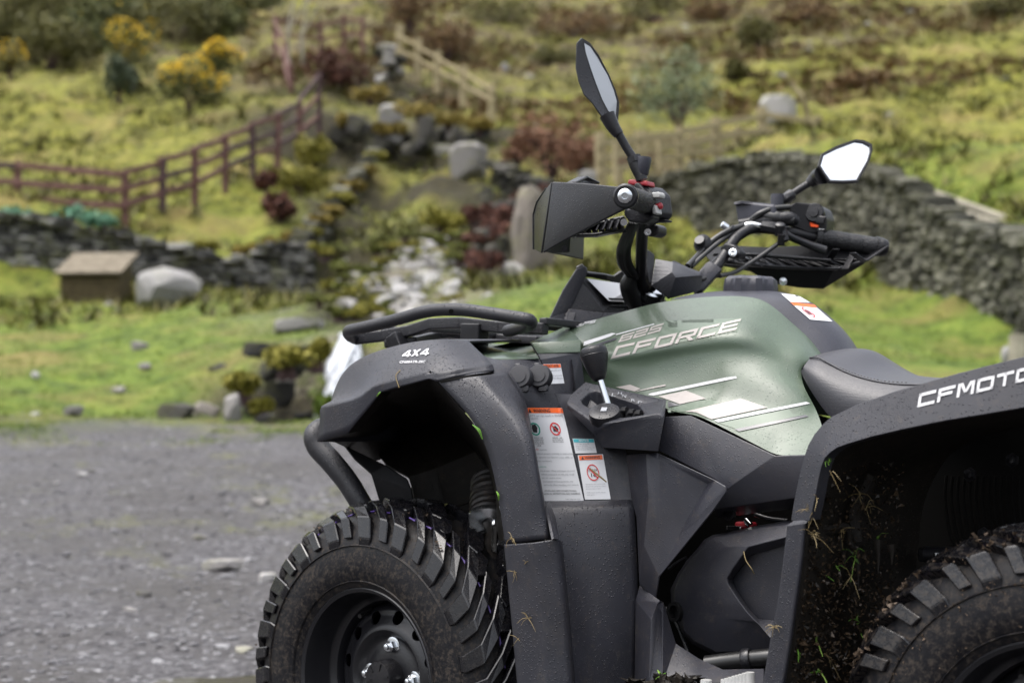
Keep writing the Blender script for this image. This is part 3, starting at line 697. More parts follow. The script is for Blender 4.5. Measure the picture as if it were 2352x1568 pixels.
# bushes
def leaves(mb, c, r, n_, s, rr, hollow=.35):
    for _ in range(n_):
        u = Vector((rr.gauss(0, 1), rr.gauss(0, 1), rr.gauss(0, 1))).normalized() * (hollow + (1 - hollow) * rr.random() ** .5)
        p = Vector((c[0] + u.x * r[0], c[1] + u.y * r[1], c[2] + u.z * r[2])); a = Vector((rr.uniform(-1, 1), rr.uniform(-1, 1), rr.uniform(-1, 1))).normalized() * s * rr.uniform(.6, 1.4)
        b = a.cross(Vector((rr.uniform(-1, 1), rr.uniform(-1, 1), rr.uniform(-1, 1)))).normalized() * s * rr.uniform(.4, .9)
        k_ = len(mb.v); mb.v += [p - a, p + b, p + a, p - b]; mb.f.append((k_, k_ + 1, k_ + 2, k_ + 3))
def bush(name, px, py, d, wpx, hpx, m_, label, cat='bush', n_=900, bloom=None, bn=200, lobes=6, leaf=.06, seed=0, group=None, airy=False, mtr=None):
    rr = random.Random(seed + int(px)); o = G(px, d, py); s = d / FD; W_, H_ = wpx * s / 2 * 1.22, hpx * s * 1.12
    root = empty(name, (o.x, o.y, o.z)); tag(root, label, cat, group)
    st = MB(); fo = MB(); bl = MB()
    for i in range(lobes):
        a = 6.28 * i / lobes + rr.uniform(-.4, .4); rad = rr.uniform(.25, .62); c = (math.cos(a) * W_ * rad, math.sin(a) * W_ * rad * .8, H_ * rr.uniform(.35, .66))
        lr = (W_ * rr.uniform(.34, .5), W_ * rr.uniform(.34, .5), H_ * rr.uniform(.28, .4))
        leaves(fo, c, lr, n_ // lobes, leaf, rr, .2 if airy else .5)
        if bloom: leaves(bl, (c[0], c[1] - .05, c[2] + lr[2] * .55), (lr[0] * 1.05, lr[1] * 1.05, lr[2] * .62), int(bn * 1.2) // lobes, leaf * .7, rr, .8)
        st.tube([Vector((rr.uniform(-.08, .08), 0, -.1)), Vector((c[0] * .4, c[1] * .4, c[2] * .6)), Vector(c)], [.035, .022, .01], 6, 4)
    st.build('stem', mtr or M['wooddark'], root)
    fo.build('foliage', m_, root, smooth=False, fix=False)
    if bloom: bl.build('blossom', bloom, root, smooth=False, fix=False)
    return root
M['gorse'] = leafmat('gorse_foliage', [(.022, .028, .009), (.065, .075, .022), (.13, .135, .04)])
M['gorse2'] = leafmat('dull_gorse_foliage', [(.035, .035, .013), (.09, .088, .030), (.16, .15, .05)])
M['yellow'] = leafmat('yellow_blossom', [(.55, .34, .008), (.78, .50, .012), (.85, .60, .03)])
M['blueg'] = leafmat('bluish_conifer_foliage', [(.025, .035, .022), (.055, .075, .045), (.10, .12, .07)])
M['willow'] = leafmat('grey_willow_leaf', [(.08, .10, .055), (.15, .19, .11), (.24, .28, .17)])
M['rust'] = leafmat('rust_brown_leaf', [(.07, .035, .022), (.15, .072, .042), (.25, .135, .08)])
M['rustd'] = leafmat('dark_rust_leaf', [(.03, .014, .01), (.075, .032, .024), (.14, .06, .04)])
M['daff'] = leafmat('daffodil_leaf', [(.06, .14, .08), (.12, .26, .17), (.22, .36, .25)])
M['moss2'] = leafmat('olive_moss', [(.035, .04, .010), (.085, .095, .018), (.15, .16, .035)]); M['fringe'] = leafmat('ochre_grass', [(.07, .055, .012), (.19, .15, .03), (.30, .22, .06)])
M['moss'] = leafmat('yellow_green_scrub', [(.07, .07, .012), (.17, .16, .025), (.26, .23, .05)])
bush('gorse_bush', 432, 248, 46, 165, 98, M['gorse'], 'low gorse bush with bright yellow top above the bend of the fence', bloom=M['yellow'], bn=620, n_=1700)
bush('gorse_bush', 500, 190, 50, 100, 84, M['gorse'], 'rounded gorse bush thick with yellow flowers behind the low one', bloom=M['yellow'], bn=560, n_=1000)
bush('conifer_bush', 273, 232, 46.5, 88, 100, M['blueg'], 'small dark bluish conical bush without flowers', n_=1500)
bush('gorse_bush', 305, 205, 50, 140, 150, M['gorse'], 'tall dark gorse with yellow tips behind the bluish bush', bloom=M['yellow'], bn=330, n_=1500)
bush('gorse_bush', 22, 180, 50, 95, 72, M['gorse2'], 'gorse bush with yellow flowers at the left edge', bloom=M['yellow'], bn=220, n_=900)
for i, (px, py, w_, h_) in enumerate([(200,135,190,90),(500,70,200,100),(120,160,210,110),(230,110,200,110),(400,120,240,130),(330,70,220,110),(500,110,180,110),(60,70,200,110),(180,40,200,110),(560,60,170,90),(430,30,200,100),(20,120,140,90),(300,10,240,100),(90,5,220,90),(540,5,180,80)]):
    bush('gorse_thicket', px, py, 57 + (160 - py) * .12, w_, h_, M['gorse2' if i % 3 else 'gorse'], 'large dark gorse thicket on the upper left slope', n_=2600, bloom=M['yellow'] if i in (1, 3, 8) else None, bn=40, leaf=.09, lobes=9, group='dark gorse thickets on the upper left slope', seed=i * 3 + 1)
bush('willow_tree', 1560, 305, 41, 200, 185, M['willow'], 'airy grey green willow bush behind the pen fence', 'tree', n_=2000, airy=True, lobes=10, leaf=.05)
bush('bracken_bush', 1265, 420, 36.5, 210, 170, M['rust'], 'big rust brown leafy bush between stream and pen', n_=1500, airy=True, lobes=12, leaf=.06)
bush('bracken_bush', 1230, 520, 33, 110, 90, M['rustd'], 'dark rust bush hanging over the rocks above the brown boulder', n_=1000, leaf=.06)
bush('bracken_bush', 1335, 402, 36, 110, 90, M['rust'], 'looser rust brown bush right behind the big one, beside the pen corner', n_=700, airy=True, lobes=8, leaf=.06)
bush('bracken_bush', 1190, 385, 37, 90, 70, M['rust'], 'thin rust brown shoots left of the big rust brown bush', n_=500, airy=True, lobes=7, leaf=.06)
bush('heather_bush', 608, 440, 33, 52, 44, M['rustd'], 'small dark red heather clump on the bank, the upper one', n_=500)
bush('heather_bush', 640, 505, 31.5, 84, 60, M['rustd'], 'dark red heather clump just above the wall corner', n_=800)
bush('heather_bush', 770, 225, 46.5, 120, 105, M['rustd'], 'very dark heather thicket under the far fence', n_=1400, leaf=.07)
bush('scrub_bush', 720, 400, 37, 100, 90, M['moss'], 'yellow green scrub right of the brown fence', n_=900)
bush('scrub_bush', 690, 450, 34, 130, 60, M['moss'], 'low yellow scrub on the bank below the fence end', n_=900)
bush('scrub_bush', 1010, 525, 30, 110, 44, M['moss'], 'low yellow green scrub on the stream bank', n_=700)
for i, (px, py, d, w_, h_) in enumerate([(1740,100,60,110,70),(1860,60,66,140,70),(1690,180,52,60,50),(1985,225,47,150,80),(1500,40,70,160,70),(1320,80,66,200,70),(1150,60,68,180,80),(1030,120,58,150,90),(1280,150,60,130,50),(1630,50,68,120,60),(2300,40,62,160,60),(940,60,62,130,100)]):
    bush('heather_bush', px, py + 10, d, w_, h_, M['brack'] if i % 2 else M['gorse2'], 'brown heather clump on the upper hillside', n_=1100, leaf=.08, lobes=8, group='brown heather clumps on the upper hillside', seed=40 + i)
for i, px in enumerate((20, 70, 125, 205, 240, 60, 165)):
    bush('daffodil_clump', px, 508 + (i % 3) * 8 + (px > 180) * 12, 29.0, 50, 32, M['daff'], 'clump of blue green daffodil leaves along the top of the left wall', 'plant', n_=160, lobes=4, leaf=.07, bloom=M['yellow'] if i in (2, 5) else None, bn=6, group='daffodil clumps on top of the left wall', seed=i)
for px, d in ((668, 50), (700, 52)):
    b = G(px, d, 190); limbs = MB().tube([Vector((0, 0, 0)), Vector((-.1, 0, 1.6)), Vector((.15, .1, 3.2)), Vector((.3, 0, 5))], [.07, .05, .035, .015], 7)
    limbs.tube([Vector((-.1, 0, 1.6)), Vector((.5, 0, 2.8)), Vector((.9, .1, 4.2))], [.04, .03, .01], 6)
    ob = limbs.build('bare_sapling', M['woodgrey'], loc=b); tag(ob, 'thin bare sapling beside the far red brown fence' if px == 668 else 'bare forked sapling to the right of its twin by the far fence', 'tree')

# wooden hutch
o = G(205, 26, 694); s = 26 / FD
root = empty('wooden_hutch', (o.x, o.y, o.z), R(-4)); tag(root, 'small wooden hutch with sloping board lid against the stone wall', 'hutch')
Wd, Dp, Hf, Hb = 140 * s, .75, 66 * s, 66 * s + .42
M['board'] = woodmat('olive_brown_board', (.048, .037, .018), (.095, .075, .038)); M['lid'] = woodmat('weathered_lid_board', (.10, .083, .058), (.17, .145, .105))
for i in range(5):
    h = Hf / 5; MB().box((0, 0, h * (i + .5) - .02), (Wd, .03, h - .022)).build('board', M['board'], root, bevel=.006)
for sx_ in (-1, 1):
    MB().prism([Vector((sx_ * (Wd / 2 - .02), .016, -.1)), Vector((sx_ * (Wd / 2 - .02), Dp, -.1)), Vector((sx_ * (Wd / 2 - .02), Dp, Hb - .04)), Vector((sx_ * (Wd / 2 - .02), .016, Hf - .03))], Vector((-sx_ * .03, 0, 0))).build('side_panel', M['board'], root)
MB().box((0, Dp, Hb / 2), (Wd - .07, .02, Hb - .1)).build('back_panel', M['board'], root)
for i in range(4):
    a = i / 4; b = (i + 1) / 4 - .012; y0, y1 = -.1 + a * (Dp + .2), -.1 + b * (Dp + .2); z0, z1 = Hf - .02 + a * (Hb - Hf + .02), Hf - .02 + b * (Hb - Hf + .02)
    W2 = 158 * s / 2
    MB().prism([Vector((-W2, y0, z0)), Vector((W2, y0, z0)), Vector((W2, y1, z1)), Vector((-W2, y1, z1))], Vector((0, -.01, .035))).build('lid_board', M['lid'], root, bevel=.006)

# waterfall and the dark hollow
m = mat('white_falling_water', (.75, .78, .82), .35); k = NT(m); n_ = k.noise(9, 5, .7)
mp = k.n('Mapping'); mp.inputs['Scale'].default_value = (9, 9, 1.2); k.l(k.co.outputs['Object'], mp.inputs[0]); n2 = k.noise(2, 5, .7, vec=mp.outputs[0])
k.l(k.ramp(n2, [(.3, (.22, .24, .28)), (.6, (.60, .63, .67))]), k.b.inputs['Base Color']); k.bump(n2, .6, .05); M['fall'] = m
rows = []
for i in range(15):
    t = i / 14; py = 776 + t * 200; c = 806 - 40 * t ** .8; hw = 26 + 12 * t; d = 14.9 - .9 * t ** .6
    if i == 0: d += .8
    rows.append([G(c + hw * a, d - .12 * (1 - a * a) + .06 * math.sin(a * 9 + i), py) for a in np.linspace(-1, 1, 13)])
o = rows[-1][6].copy(); vs, fs = grid(rows); ob = mk('waterfall', [v - o for v in vs], fs, M['fall'], smooth=True, solid=.05); ob.location = o
tag(ob, 'white rushing little waterfall beside the front fender', 'waterfall')
bm_ = [(585,965,60,50),(640,930,90,60),(620,880,70,50),(660,860,110,46),(735,965,40,60),(720,850,60,60),(600,820,110,36),(700,985,60,40)]
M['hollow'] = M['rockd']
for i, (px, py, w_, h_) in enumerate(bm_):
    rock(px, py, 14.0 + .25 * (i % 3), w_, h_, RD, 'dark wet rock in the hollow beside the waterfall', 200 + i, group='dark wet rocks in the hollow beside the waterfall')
for i, (px, py, w_, h_) in enumerate([(660,845,150,50),(560,905,90,50),(735,830,50,46),(600,950,60,34),(745,965,40,60)]):
    bush('moss_cushion', px, py, 13.8, w_, h_, M['moss' if i != 4 else 'tuftgreen'], 'mossy grass cushion overhanging the dark hollow', 'moss', n_=900, leaf=.03, lobes=7, group='moss cushions over the dark hollow', seed=i)
# rough growth and dark stones along the ravine
rr = random.Random(21)
sp_ = []
for i in range(26):
    t = rr.random(); sp_.append((rr.uniform(1085, 1180), 470 + t * 190, 'd'))
for i in range(20): sp_.append((725 + rr.uniform(0, 130), 560 + rr.uniform(0, 170), 'm'))
for i in range(44): sp_.append((rr.uniform(860, 1090), rr.uniform(540, 735), 'm'))
for px, py, kd in sp_:
    d = float(np.interp(py, [450, 520, 580, 650, 720, 760], [33, 30, 27, 23.5, 19, 16.5])) - (.4 if kd == 'd' else 0)
    if kd == 'd' and rr.random() < .6: rock(px, py, d, rr.uniform(26, 60), rr.uniform(20, 44), RD, 'dark broken rock on the right bank of the stony ravine', int(px * 7), group='dark broken rocks on the right bank of the ravine')
    elif kd == 'd': bush('bracken_clump', px, py, d, rr.uniform(40, 80), rr.uniform(26, 46), M['rustd'], 'dark rusty bracken clump on the ravine bank', 'plant', n_=260, leaf=.05, lobes=5, group='rusty bracken clumps on the ravine bank')
    else: bush('moss_cushion', px, py, d, rr.uniform(34, 80), rr.uniform(12, 22), M['moss2' if rr.random() < .6 else 'moss'], 'low olive moss cushion between the stream stones', 'moss', n_=300, leaf=.035, lobes=5, group='moss cushions between the stream stones')
for i, (px, py, d) in enumerate([(712,545,28.8),(735,520,29.8),(758,498,31.3),(785,470,32.8),(810,440,34.5),(838,405,36.4),(862,370,38),(640,572,28.6),(560,590,28.6),(470,580,28.8),(680,556,28.5),(600,582,28.6)]):
    bush('grass_fringe', px, py, d, 64, 26, M['fringe' if i % 3 else 'moss'], 'ochre grass fringe hanging over the top of the left wall and its corner', 'grass', n_=420, leaf=.05, lobes=6, group='ochre grass fringes over the left wall top', seed=i)
for i, (px, py, w_) in enumerate([(900,345,80),(960,300,110),(1030,320,90),(1100,330,70),(850,260,90),(800,320,60)]):
    bush('grass_fringe', px, py - 26, 41.5, w_, 34, M['fringe'], 'orange brown grass capping the dark crag at the stream head', 'grass', n_=500, leaf=.06, lobes=7, group='orange grass on the dark crag', seed=i)
# puddle
m = mat('muddy_puddle_water', (.075, .07, .062), .06, coat=.5); M['puddle'] = m
c = Vector((-.84, 4.80, 0)); vs = [c] + [c + Vector((math.cos(a) * (.24 + .04 * math.sin(3 * a)), math.sin(a) * (.17 + .03 * math.cos(5 * a)), 0)) for a in np.linspace(0, 2 * math.pi, 40)[:-1]]
for v in vs: v.z = .006
ob = mk('puddle', vs, [(0, i, i % 39 + 1) for i in range(1, 40)], M['puddle']); tag(ob, kind='structure')
# ================================================================ THE QUAD BIKE
BIKE = empty('quad_bike', (OX, OY, 0), -TH)
tag(BIKE, 'green and dark grey four wheeled quad bike wet with rain, parked on the gravel', 'quad bike')
def panel(name, P_, F, m_='plastic', **kw):
    kw.setdefault('face_cam', True); kw.setdefault('wn', False) if kw.get('seg') == 3 else None; par = kw.pop('parent', BIKE)
    return mk(name, P_, F, M[m_], par, **kw)
def mirror(o, name=None):
    me = o.data.copy(); me.transform(Matrix.Diagonal((1, -1, 1, 1))); me.flip_normals()
    c = o.copy(); c.data = me; COL.objects.link(c); c.name = name or o.name.split('.')[0]
    if 'label' in c: del c['label']
    return c

# ---- wheels
def lug_nut_mesh():
    mb = MB(); mb.lathe([(.017, 0), (.017, .003), (.0135, .004)], n=24)
    mb.lathe([(.0115, .003), (.0115, .013), (.0085, .016)], n=6); mb.lathe([(.0055, .015), (.0055, .022), (.004, .023)], n=12); return mb
def wheel(center, width, ro, name_label, seed, steer=0, nblk=19, tm='tread'):
    """axle along local Y of the bike, outer face towards -Y"""
    rr = random.Random(seed)
    root = empty('wheel', center, steer, BIKE); root['label'] = name_label
    Mx = Matrix.Rotation(R(90), 4, 'X')           # local Z of lathe -> -Y (outboard)
    w2 = width / 2; rim = .152
    rt = ro - .021                                  # carcass radius
    prof = [(rim + .004, w2 - .012), (rim + .016, w2 + .002), (rim + .045, w2 + .012), (rim + .08, w2 + .010), (rt - .045, w2 + .002), (rt - .018, w2 - .016), (rt - .004, w2 - .045), (rt, w2 - .08), (rt, 0)]
    prof = prof + [(r, -h) for r, h in prof[-2::-1]]
    sp = spline([Vector((r, h, 0)) for r, h in prof], 3); prof = [(p.x, p.y) for p in sp]
    ty = MB().lathe(prof, Mx, 96, cap=False).build('tyre', M['sidewall'], root)
    # tread blocks: two staggered rows of angled centre lugs and wrapped shoulder lugs
    def P_(a, h, r): return Vector((math.sin(a) * r, -h, math.cos(a) * r))
    def carc(h):
        ah = abs(h); hs_ = [0, w2 - .08, w2 - .045, w2 - .016, w2 + .002]; return float(np.interp(ah, hs_, [rt, rt, rt - .004, rt - .018, rt - .045]))
    def block(poly, lift, a0):
        """poly: (angle offset m, h) ; extruded from the carcass"""
        n_ = len(poly); cx = sum(p[0] for p in poly) / n_; cy = sum(p[1] for p in poly) / n_
        bot = [P_(a0 + x / ro, h, carc(h) - .004) for x, h in poly]
        top = [P_(a0 + (cx + (x - cx) * .86) / ro, cy + (h - cy) * .93, carc(cy + (h - cy) * .93) + lift) for x, h in poly]
        return bot, top
    step = 2 * math.pi / nblk; L = ro * step
    k1 = [(-.34 * L, -.004), (-.10 * L, -.008), (.30 * L, .026), (.34 * L, .046), (.12 * L, .052), (-.30 * L, .022)]
    k2 = [(-.30 * L, .034), (-.04 * L, .028), (.26 * L, w2 - .046), (.22 * L, w2 - .032), (-.02 * L, w2 - .030), (-.34 * L, .050)]
    sh = [(-.20 * L, w2 - .034), (.16 * L, w2 - .030), (.22 * L, w2 + .0), (-.12 * L, w2 - .0)]
    sh2 = [(-.13 * L, w2 - .026), (.10 * L, w2 - .026), (.13 * L, w2 - .006), (-.10 * L, w2 - .006)]
    shapes = {}
    def shape(key, poly, lift, low=None):
        b, t = block(poly, lift, 0)
        if low:
            b = [P_(x / ro, h, r_) for x, h, r_ in low]; 
        n_ = len(b); mb = MB().prism(b, t); me = bpy.data.meshes.new('tread_block'); me.from_pydata([tuple(v) for v in mb.v], [], mb.f)
        bm = bmesh.new(); bm.from_mesh(me); bmesh.ops.recalc_face_normals(bm, faces=bm.faces)
        bmesh.ops.bevel(bm, geom=list(bm.edges), offset=.0016, segments=1, affect='EDGES'); bm.to_mesh(me); bm.free()
        me.materials.append(M[tm]); return me
    A1 = shape('a', k1, .021); A2 = shape('b', k2, .020)
    # shoulder lug wraps down the sidewall
    mb = MB(); xs = (-.23 * L, .15 * L)
    ring = [(w2 - .052, carc(w2 - .052) + .021), (w2 - .026, carc(w2 - .026) + .022), (w2 + .001, rt - .010), (w2 + .010, rt - .048), (w2 + .008, rt - .064)]
    ringi = [(w2 - .055, rt - .014), (w2 - .035, rt - .016), (w2 - .016, rt - .03), (w2 - .002, rt - .05), (w2 + .001, rt - .066)]
    def shoulder(sc, short):
        rg = ring[:4] if short else ring; ri = ringi[:4] if short else ringi; vs = []
        for (h, r_), (hi, ri_) in zip(rg, ri):
            tw = (h - w2) * 1.5
            vs += [P_((xs[0] * sc + tw) / ro, h, r_), P_((xs[1] * sc + tw) / ro, h, r_), P_((xs[1] * sc + tw) / ro, hi, ri_), P_((xs[0] * sc + tw) / ro, hi, ri_)]
        fs = []; m_ = len(rg)
        for i in range(m_ - 1):
            for j in range(4): fs.append((i * 4 + j, i * 4 + (j + 1) % 4, i * 4 + 4 + (j + 1) % 4, i * 4 + 4 + j))
        fs += [(0, 1, 2, 3), tuple((m_ - 1) * 4 + j for j in (3, 2, 1, 0))]
        me = bpy.data.meshes.new('shoulder_block'); me.from_pydata([tuple(v) for v in vs], [], fs)
        bm = bmesh.new(); bm.from_mesh(me); bmesh.ops.recalc_face_normals(bm, faces=bm.faces)
        bmesh.ops.bevel(bm, geom=list(bm.edges), offset=.0018, segments=1, affect='EDGES'); bm.to_mesh(me); bm.free(); me.materials.append(M[tm]); return me
    S1 = shoulder(.92, False); S2 = shoulder(.6, True)
    # raised sipe bars on the lugs
    bar = MB().box((0, 0, 0), (.003, .030, .003)).v; mb = MB().box((0, -(w2 - .015), rt - .002), (.0035, .030, .004), Matrix.Rotation(R(34), 3, 'X')); 
    for side in (1, -1):
        for i in range(nblk):
            a = i * step + (step / 2 if side < 0 else 0)
            for me_, nm, da in ((A1, 'tread_block', 0), (A2, 'tread_block', .5 * step), (S1, 'shoulder_block', 0), (S2, 'shoulder_block', .5 * step)):
                ob = link(nm, me_, root)
                ob.matrix_local = Matrix.Rotation(a + da + rr.uniform(-.012, .012), 4, 'Y') @ (Matrix.Identity(4) if side > 0 else Matrix.Rotation(math.pi, 4, 'Z'))
    # moulding whiskers
    mb = MB()
    for i in range(300):
        a = rr.uniform(0, 6.28); h = rr.choice((w2 - .03, w2 - .06, .02, w2 - .045)) * (1 if rr.random() < .6 else -1); r_ = carc(h) + .008
        p = P_(a, h, r_); q_ = P_(a + rr.uniform(-.01, .01), h, r_ + .009); e = Vector((0, .0004, 0)); mb.add([p - e, p + e, q_], [(0, 1, 2)])
    tag(mb.build('rubber_whiskers', M[tm], root, smooth=False, fix=False), kind='stuff')
    mb = MB(); s = []
    for i in range(120):
        a = 2 * math.pi * i / 120; h = w2 - .040 + .0015 * math.sin(i * 1.3); s.append(P_(a, h, carc(h) + .003))
    mb.tube(s, .0016, 4, 1, cap=False); mb.build('stripe', M['purple'], root)
    # raised sidewall rings
    mb = MB()
    for r_, hh in ((rim + .026, w2 + .0065), (rt - .062, w2 + .0075)):
        mb.lathe([(r_ - .002, hh), (r_, hh + .0035), (r_ + .002, hh)], Mx, 96, cap=False)
    mb.build('sidewall_ring', M['sidewall'], root)
    # rim
    rp = [(.158, w2 - .022), (.166, w2 - .010), (.168, w2 - .001), (.164, w2 + .002), (.158, w2 - .002), (.154, w2 - .020), (.1505, w2 - .055), (.147, w2 - .062), (.139, w2 - .066), (.136, w2 - .074), (.134, -.02)]
    MB().lathe(rp, Mx, 96, cap=False).build('rim', M['rim'], root)
    dh = w2 - .052       # disc height of the centre
    fo = dh - .028
    dp = [(.137, dh - .058), (.132, dh - .036), (.122, dh - .020), (.112, dh - .018), (.100, dh - .012), (.086, dh - .006), (.074, dh - .020), (.066, dh - .024), (.05, dh - .020), (.034, dh - .018), (.0, dh - .018)]
    sp = spline([Vector((r, h, 0)) for r, h in dp], 3)
    ob = MB().lathe([(max(p.x, .0005), p.y) for p in sp], Mx, 72, cap=False).build('wheel_disc', M['rim'], root)
    holes = MB()
    for i in range(12):
        a = 2 * math.pi * (i + .35) / 12; c_ = P_(a, 0, .110); holes.lathe([(.0125, -dh - .02 + .04), (.0125, dh + .02)], Matrix.Translation(Vector((c_.x, -0, c_.z))) @ Mx, 20)
    ho = holes.build('hole_cutter', M['rim'], root); bpy.context.view_layer.update()
    md = ob.modifiers.new('b', 'BOOLEAN'); md.object = ho; md.operation = 'DIFFERENCE'; md.solver = 'EXACT'
    so_ = ob.modifiers.new('s', 'SOLIDIFY'); so_.thickness = .004; so_.offset = 0
    ob.modifiers.move(1, 0)
    dg = bpy.context.evaluated_depsgraph_get(); me2 = bpy.data.meshes.new_from_object(ob.evaluated_get(dg)); ob.modifiers.clear(); ob.data = me2
    me2.set_sharp_from_angle(angle=R(35)); bpy.data.objects.remove(ho)
    MB().lathe([(.034, dh - .022), (.033, dh + .012), (.030, dh + .018), (.012, dh + .019), (.0, dh + .0192)], Mx, 40).build('hub_cap', M['black'], root)
    for i in range(6):
        a = i * R(60) + .3; c_ = P_(a, dh + .0195, .022); MB().box((0, 0, 0), (.003, .0015, .013), Matrix.Rotation(a, 3, 'Y')).build('cap_rib', M['black'], root, loc=c_)
    nut = lug_nut_mesh(); first = None
    for i in range(4):
        a = R(2) + i * R(90); c_ = P_(a, dh - .022, .055)
        if first is None: first = nut.build('lug_nut', M['steel'], root); first.location = c_; first.rotation_euler = (R(90), 0, 0)
        else:
            c2 = first.copy(); COL.objects.link(c2); c2.location = c_; c2.rotation_euler = (R(90), i * .3, 0); c2.parent = root
    mb = MB().tube([P_(R(-28), dh - .028, .132), P_(R(-28), dh - .01, .128), P_(R(-26), dh + .012, .120)], .004, 8); mb.build('valve', M['hose'], root)
    MB().lathe([(.125, dh - .09), (.125, -.08)], Mx, 40).build('brake_drum', M['darkvoid'], root)
    return root, P_, w2, rt
FWc = V(848, 1562, .56); FWc = Vector((0.0, 0, .325))
wf, P_f, w2f, rtf = wheel((.0, -.46, .325), .205, .325, 'black tyre and plain black rim with four zinc nuts, the front one in view', 3, R(-4))
wr, P_r, w2r, rtr = wheel((1.21, -.43, .325), .255, .325, 'muddy rear tyre beneath the rear fender', 5, 0, tm='tread2')
for src, loc in ((wf, (0, .46, .325)), (wr, (1.21, .43, .325))):
    c = src.copy(); COL.objects.link(c); c.location = loc; c.rotation_euler = (0, 0, math.pi + src.rotation_euler.z); c['label'] = 'tyre on the far side of the bike'
    for ch in list(src.children):
        if ch.name.split('.')[0] in ('rubber_whiskers', 'stripe'): continue
        d = ch.copy(); COL.objects.link(d); d.parent = c
# clods and grass on the tyres
def clods(name, parent, P_, w2, rt, rng, cnt, seed, s0=.003, s1=.010):
    rr = random.Random(seed); mb = MB()
    for i in range(cnt):
        a = R(rr.uniform(*rng)); h = rr.uniform(w2 - .08, w2 + .004); r_ = rt + rr.uniform(-.002, .014) - max(0, h - w2 + .02) * .8
        if rr.random() < .5: h = w2 + .010; r_ = rt - rr.uniform(.05, .12)
        c = P_(a, h, r_); s = rr.uniform(s0, s1) * (.5 if h > w2 else 1)
        for _ in range(3):
            u = [Vector((rr.gauss(0, 1), rr.gauss(0, 1), rr.gauss(0, 1))) * s * .6 for _ in range(4)]
            mb.add([c + x for x in u], [(0, 1, 2), (0, 2, 3), (0, 1, 3), (1, 2, 3)])
    tag(mb.build(name, M['clod'], parent, smooth=False, fix=False), kind='stuff')
M['clod'] = leafmat('mud_clods', [(.02, .014, .009), (.06, .042, .028), (.15, .11, .08)], .5)
clods('mud_clods', wf, P_f, w2f, rtf, (-85, 50), 260, 3, .0008, .0028); clods('mud_clods', wr, P_r, w2r, rtr, (-80, 40), 520, 4, .0012, .0055)

# ---- front fender
def band(rows, m_, name, flip=False, cr=None, **kw):
    vs, fs = grid(rows); o = panel(name, vs, fs, m_, **kw)
    if cr:
        at = o.data.attributes.new('crease_edge', 'FLOAT', 'EDGE'); nc = len(rows[0])
        for e in o.data.edges:
            a, b = e.vertices[0] % nc, e.vertices[1] % nc
            if a == b and a in cr: at.data[e.index].value = cr[a]
    return o
E_ = [K1(1240,624,.60),K1(1310,700,.60),K1(1395,790,.60),K1(1470,880,.60),K1(1560,1050,.60),K1(1602,1220,.60),K1(1638,1400,.60),K0(1152,1200,.60),K0(1158.7,1250,.60)]
C_ = [K1(1485,560,.575),K1(1590,690,.585),K1(1650,770,.59),K1(1705,850,.592),K1(1800,1000,.60),K1(1832,1200,.60),K1(1858,1400,.60),K0(1213,1190,.60),K0(1225.3,1239.7,.60)]
Wb = [K1(1612,556,.53),K1(1700,690,.55),K1(1768,770,.56),K1(1828,850,.57),K1(1886,1000,.58),K1(1918,1200,.585),K1(1957,1400,.585),K0(1263,1190,.585),K0(1270.8,1236,.585)]
Sb = [K1(1700,556,.495),K1(1790,690,.505),K1(1830,780,.50),K1(1850,860,.47),K1(1870,1000,.45),K1(1890,1200,.44),K1(1935,1400,.44),K0(1250,1180,.45),K0(1262,1222,.47)]
rows = [[e, c_, w_, s_] for e, c_, w_, s_ in zip(E_, C_, Wb, Sb)]
rolled = [[fwd(e, .575) + Vector((-.006, 0, -.004))] + r for e, r in zip(E_, rows)]
band([[r_[0], r_[1], r_[1].lerp(r_[2], .85), r_[2].lerp(r_[3], .12), r_[3].lerp(r_[2], .05), r_[4]] for r_ in rolled], 'plastic', 'fender_flare', sub=2, solid=.004, cr={1: .8, 3: .6, 4: .3})
# upper outer face: arch edge (bottom) to ridge (top), split where the moulded step runs
bot = [K1(868,692,.60),K1(960,664,.60),K1(1080,634,.60),K1(1190,605,.60),K1(1240,622,.60),K1(1370,592,.59),K1(1612,556,.53)]
mid = [K1(830,560,.575),K1(950,520,.575),K1(1080,490,.572),K1(1200,470,.57),K1(1270,470,.565),K1(1400,490,.553),K1(1560,500,.505)]
top = [K1(940,398,.535),K1(1040,376,.53),K1(1120,364,.525),K1(1200,356,.52),K1(1265,353,.51),K1(1345,356,.49),K1(1440,366,.465)]
inn = [fwd(p, .30) + Vector((0, 0, .012)) for p in top]
topf = [K1(545,765,.56),K1(578,640,.55),K1(640,530,.545),K1(760,450,.54)]
step_u = [K1(545,757,.573),K1(640,732,.574),K1(733,706,.575),K1(786,640,.577)]
step_l = [K1(477,793,.600),K1(640,757,.602),K1(748,726,.603),K1(808,660,.603)]
bt = [K1(458,1018,.60),K1(650,962,.60),K1(715,880,.60),K1(800,780,.60)]
midl = [K1(868,640,.601),K1(955,618,.600),K1(1080,590,.599),K1(1195,560,.598),K1(1245,575,.597),K1(1375,545,.584),K1(1600,520,.52)]
midu = [K1(890,540,.578),K1(970,500,.577),K1(1090,480,.575),K1(1200,462,.573),K1(1270,462,.568),K1(1400,482,.556),K1(1570,492,.500)]
cols = [[b_, b_.lerp(l_, .93), l_, u_, u_.lerp(t_, .85), t_, fwd(t_, .30) + Vector((0, 0, .010))] for b_, l_, u_, t_ in zip(bt + bot, step_l + midl, step_u + midu, topf + top)]
front = [[fwd(p, .56 - .0 * i) + Vector((-.004, 0, 0)) for i, p in enumerate(cols[0])], ]
nose = [fwd(p, .33) + Vector((-.03, 0, 0)) for p in cols[0]]
vs, fs = grid([nose, front[0]] + cols)
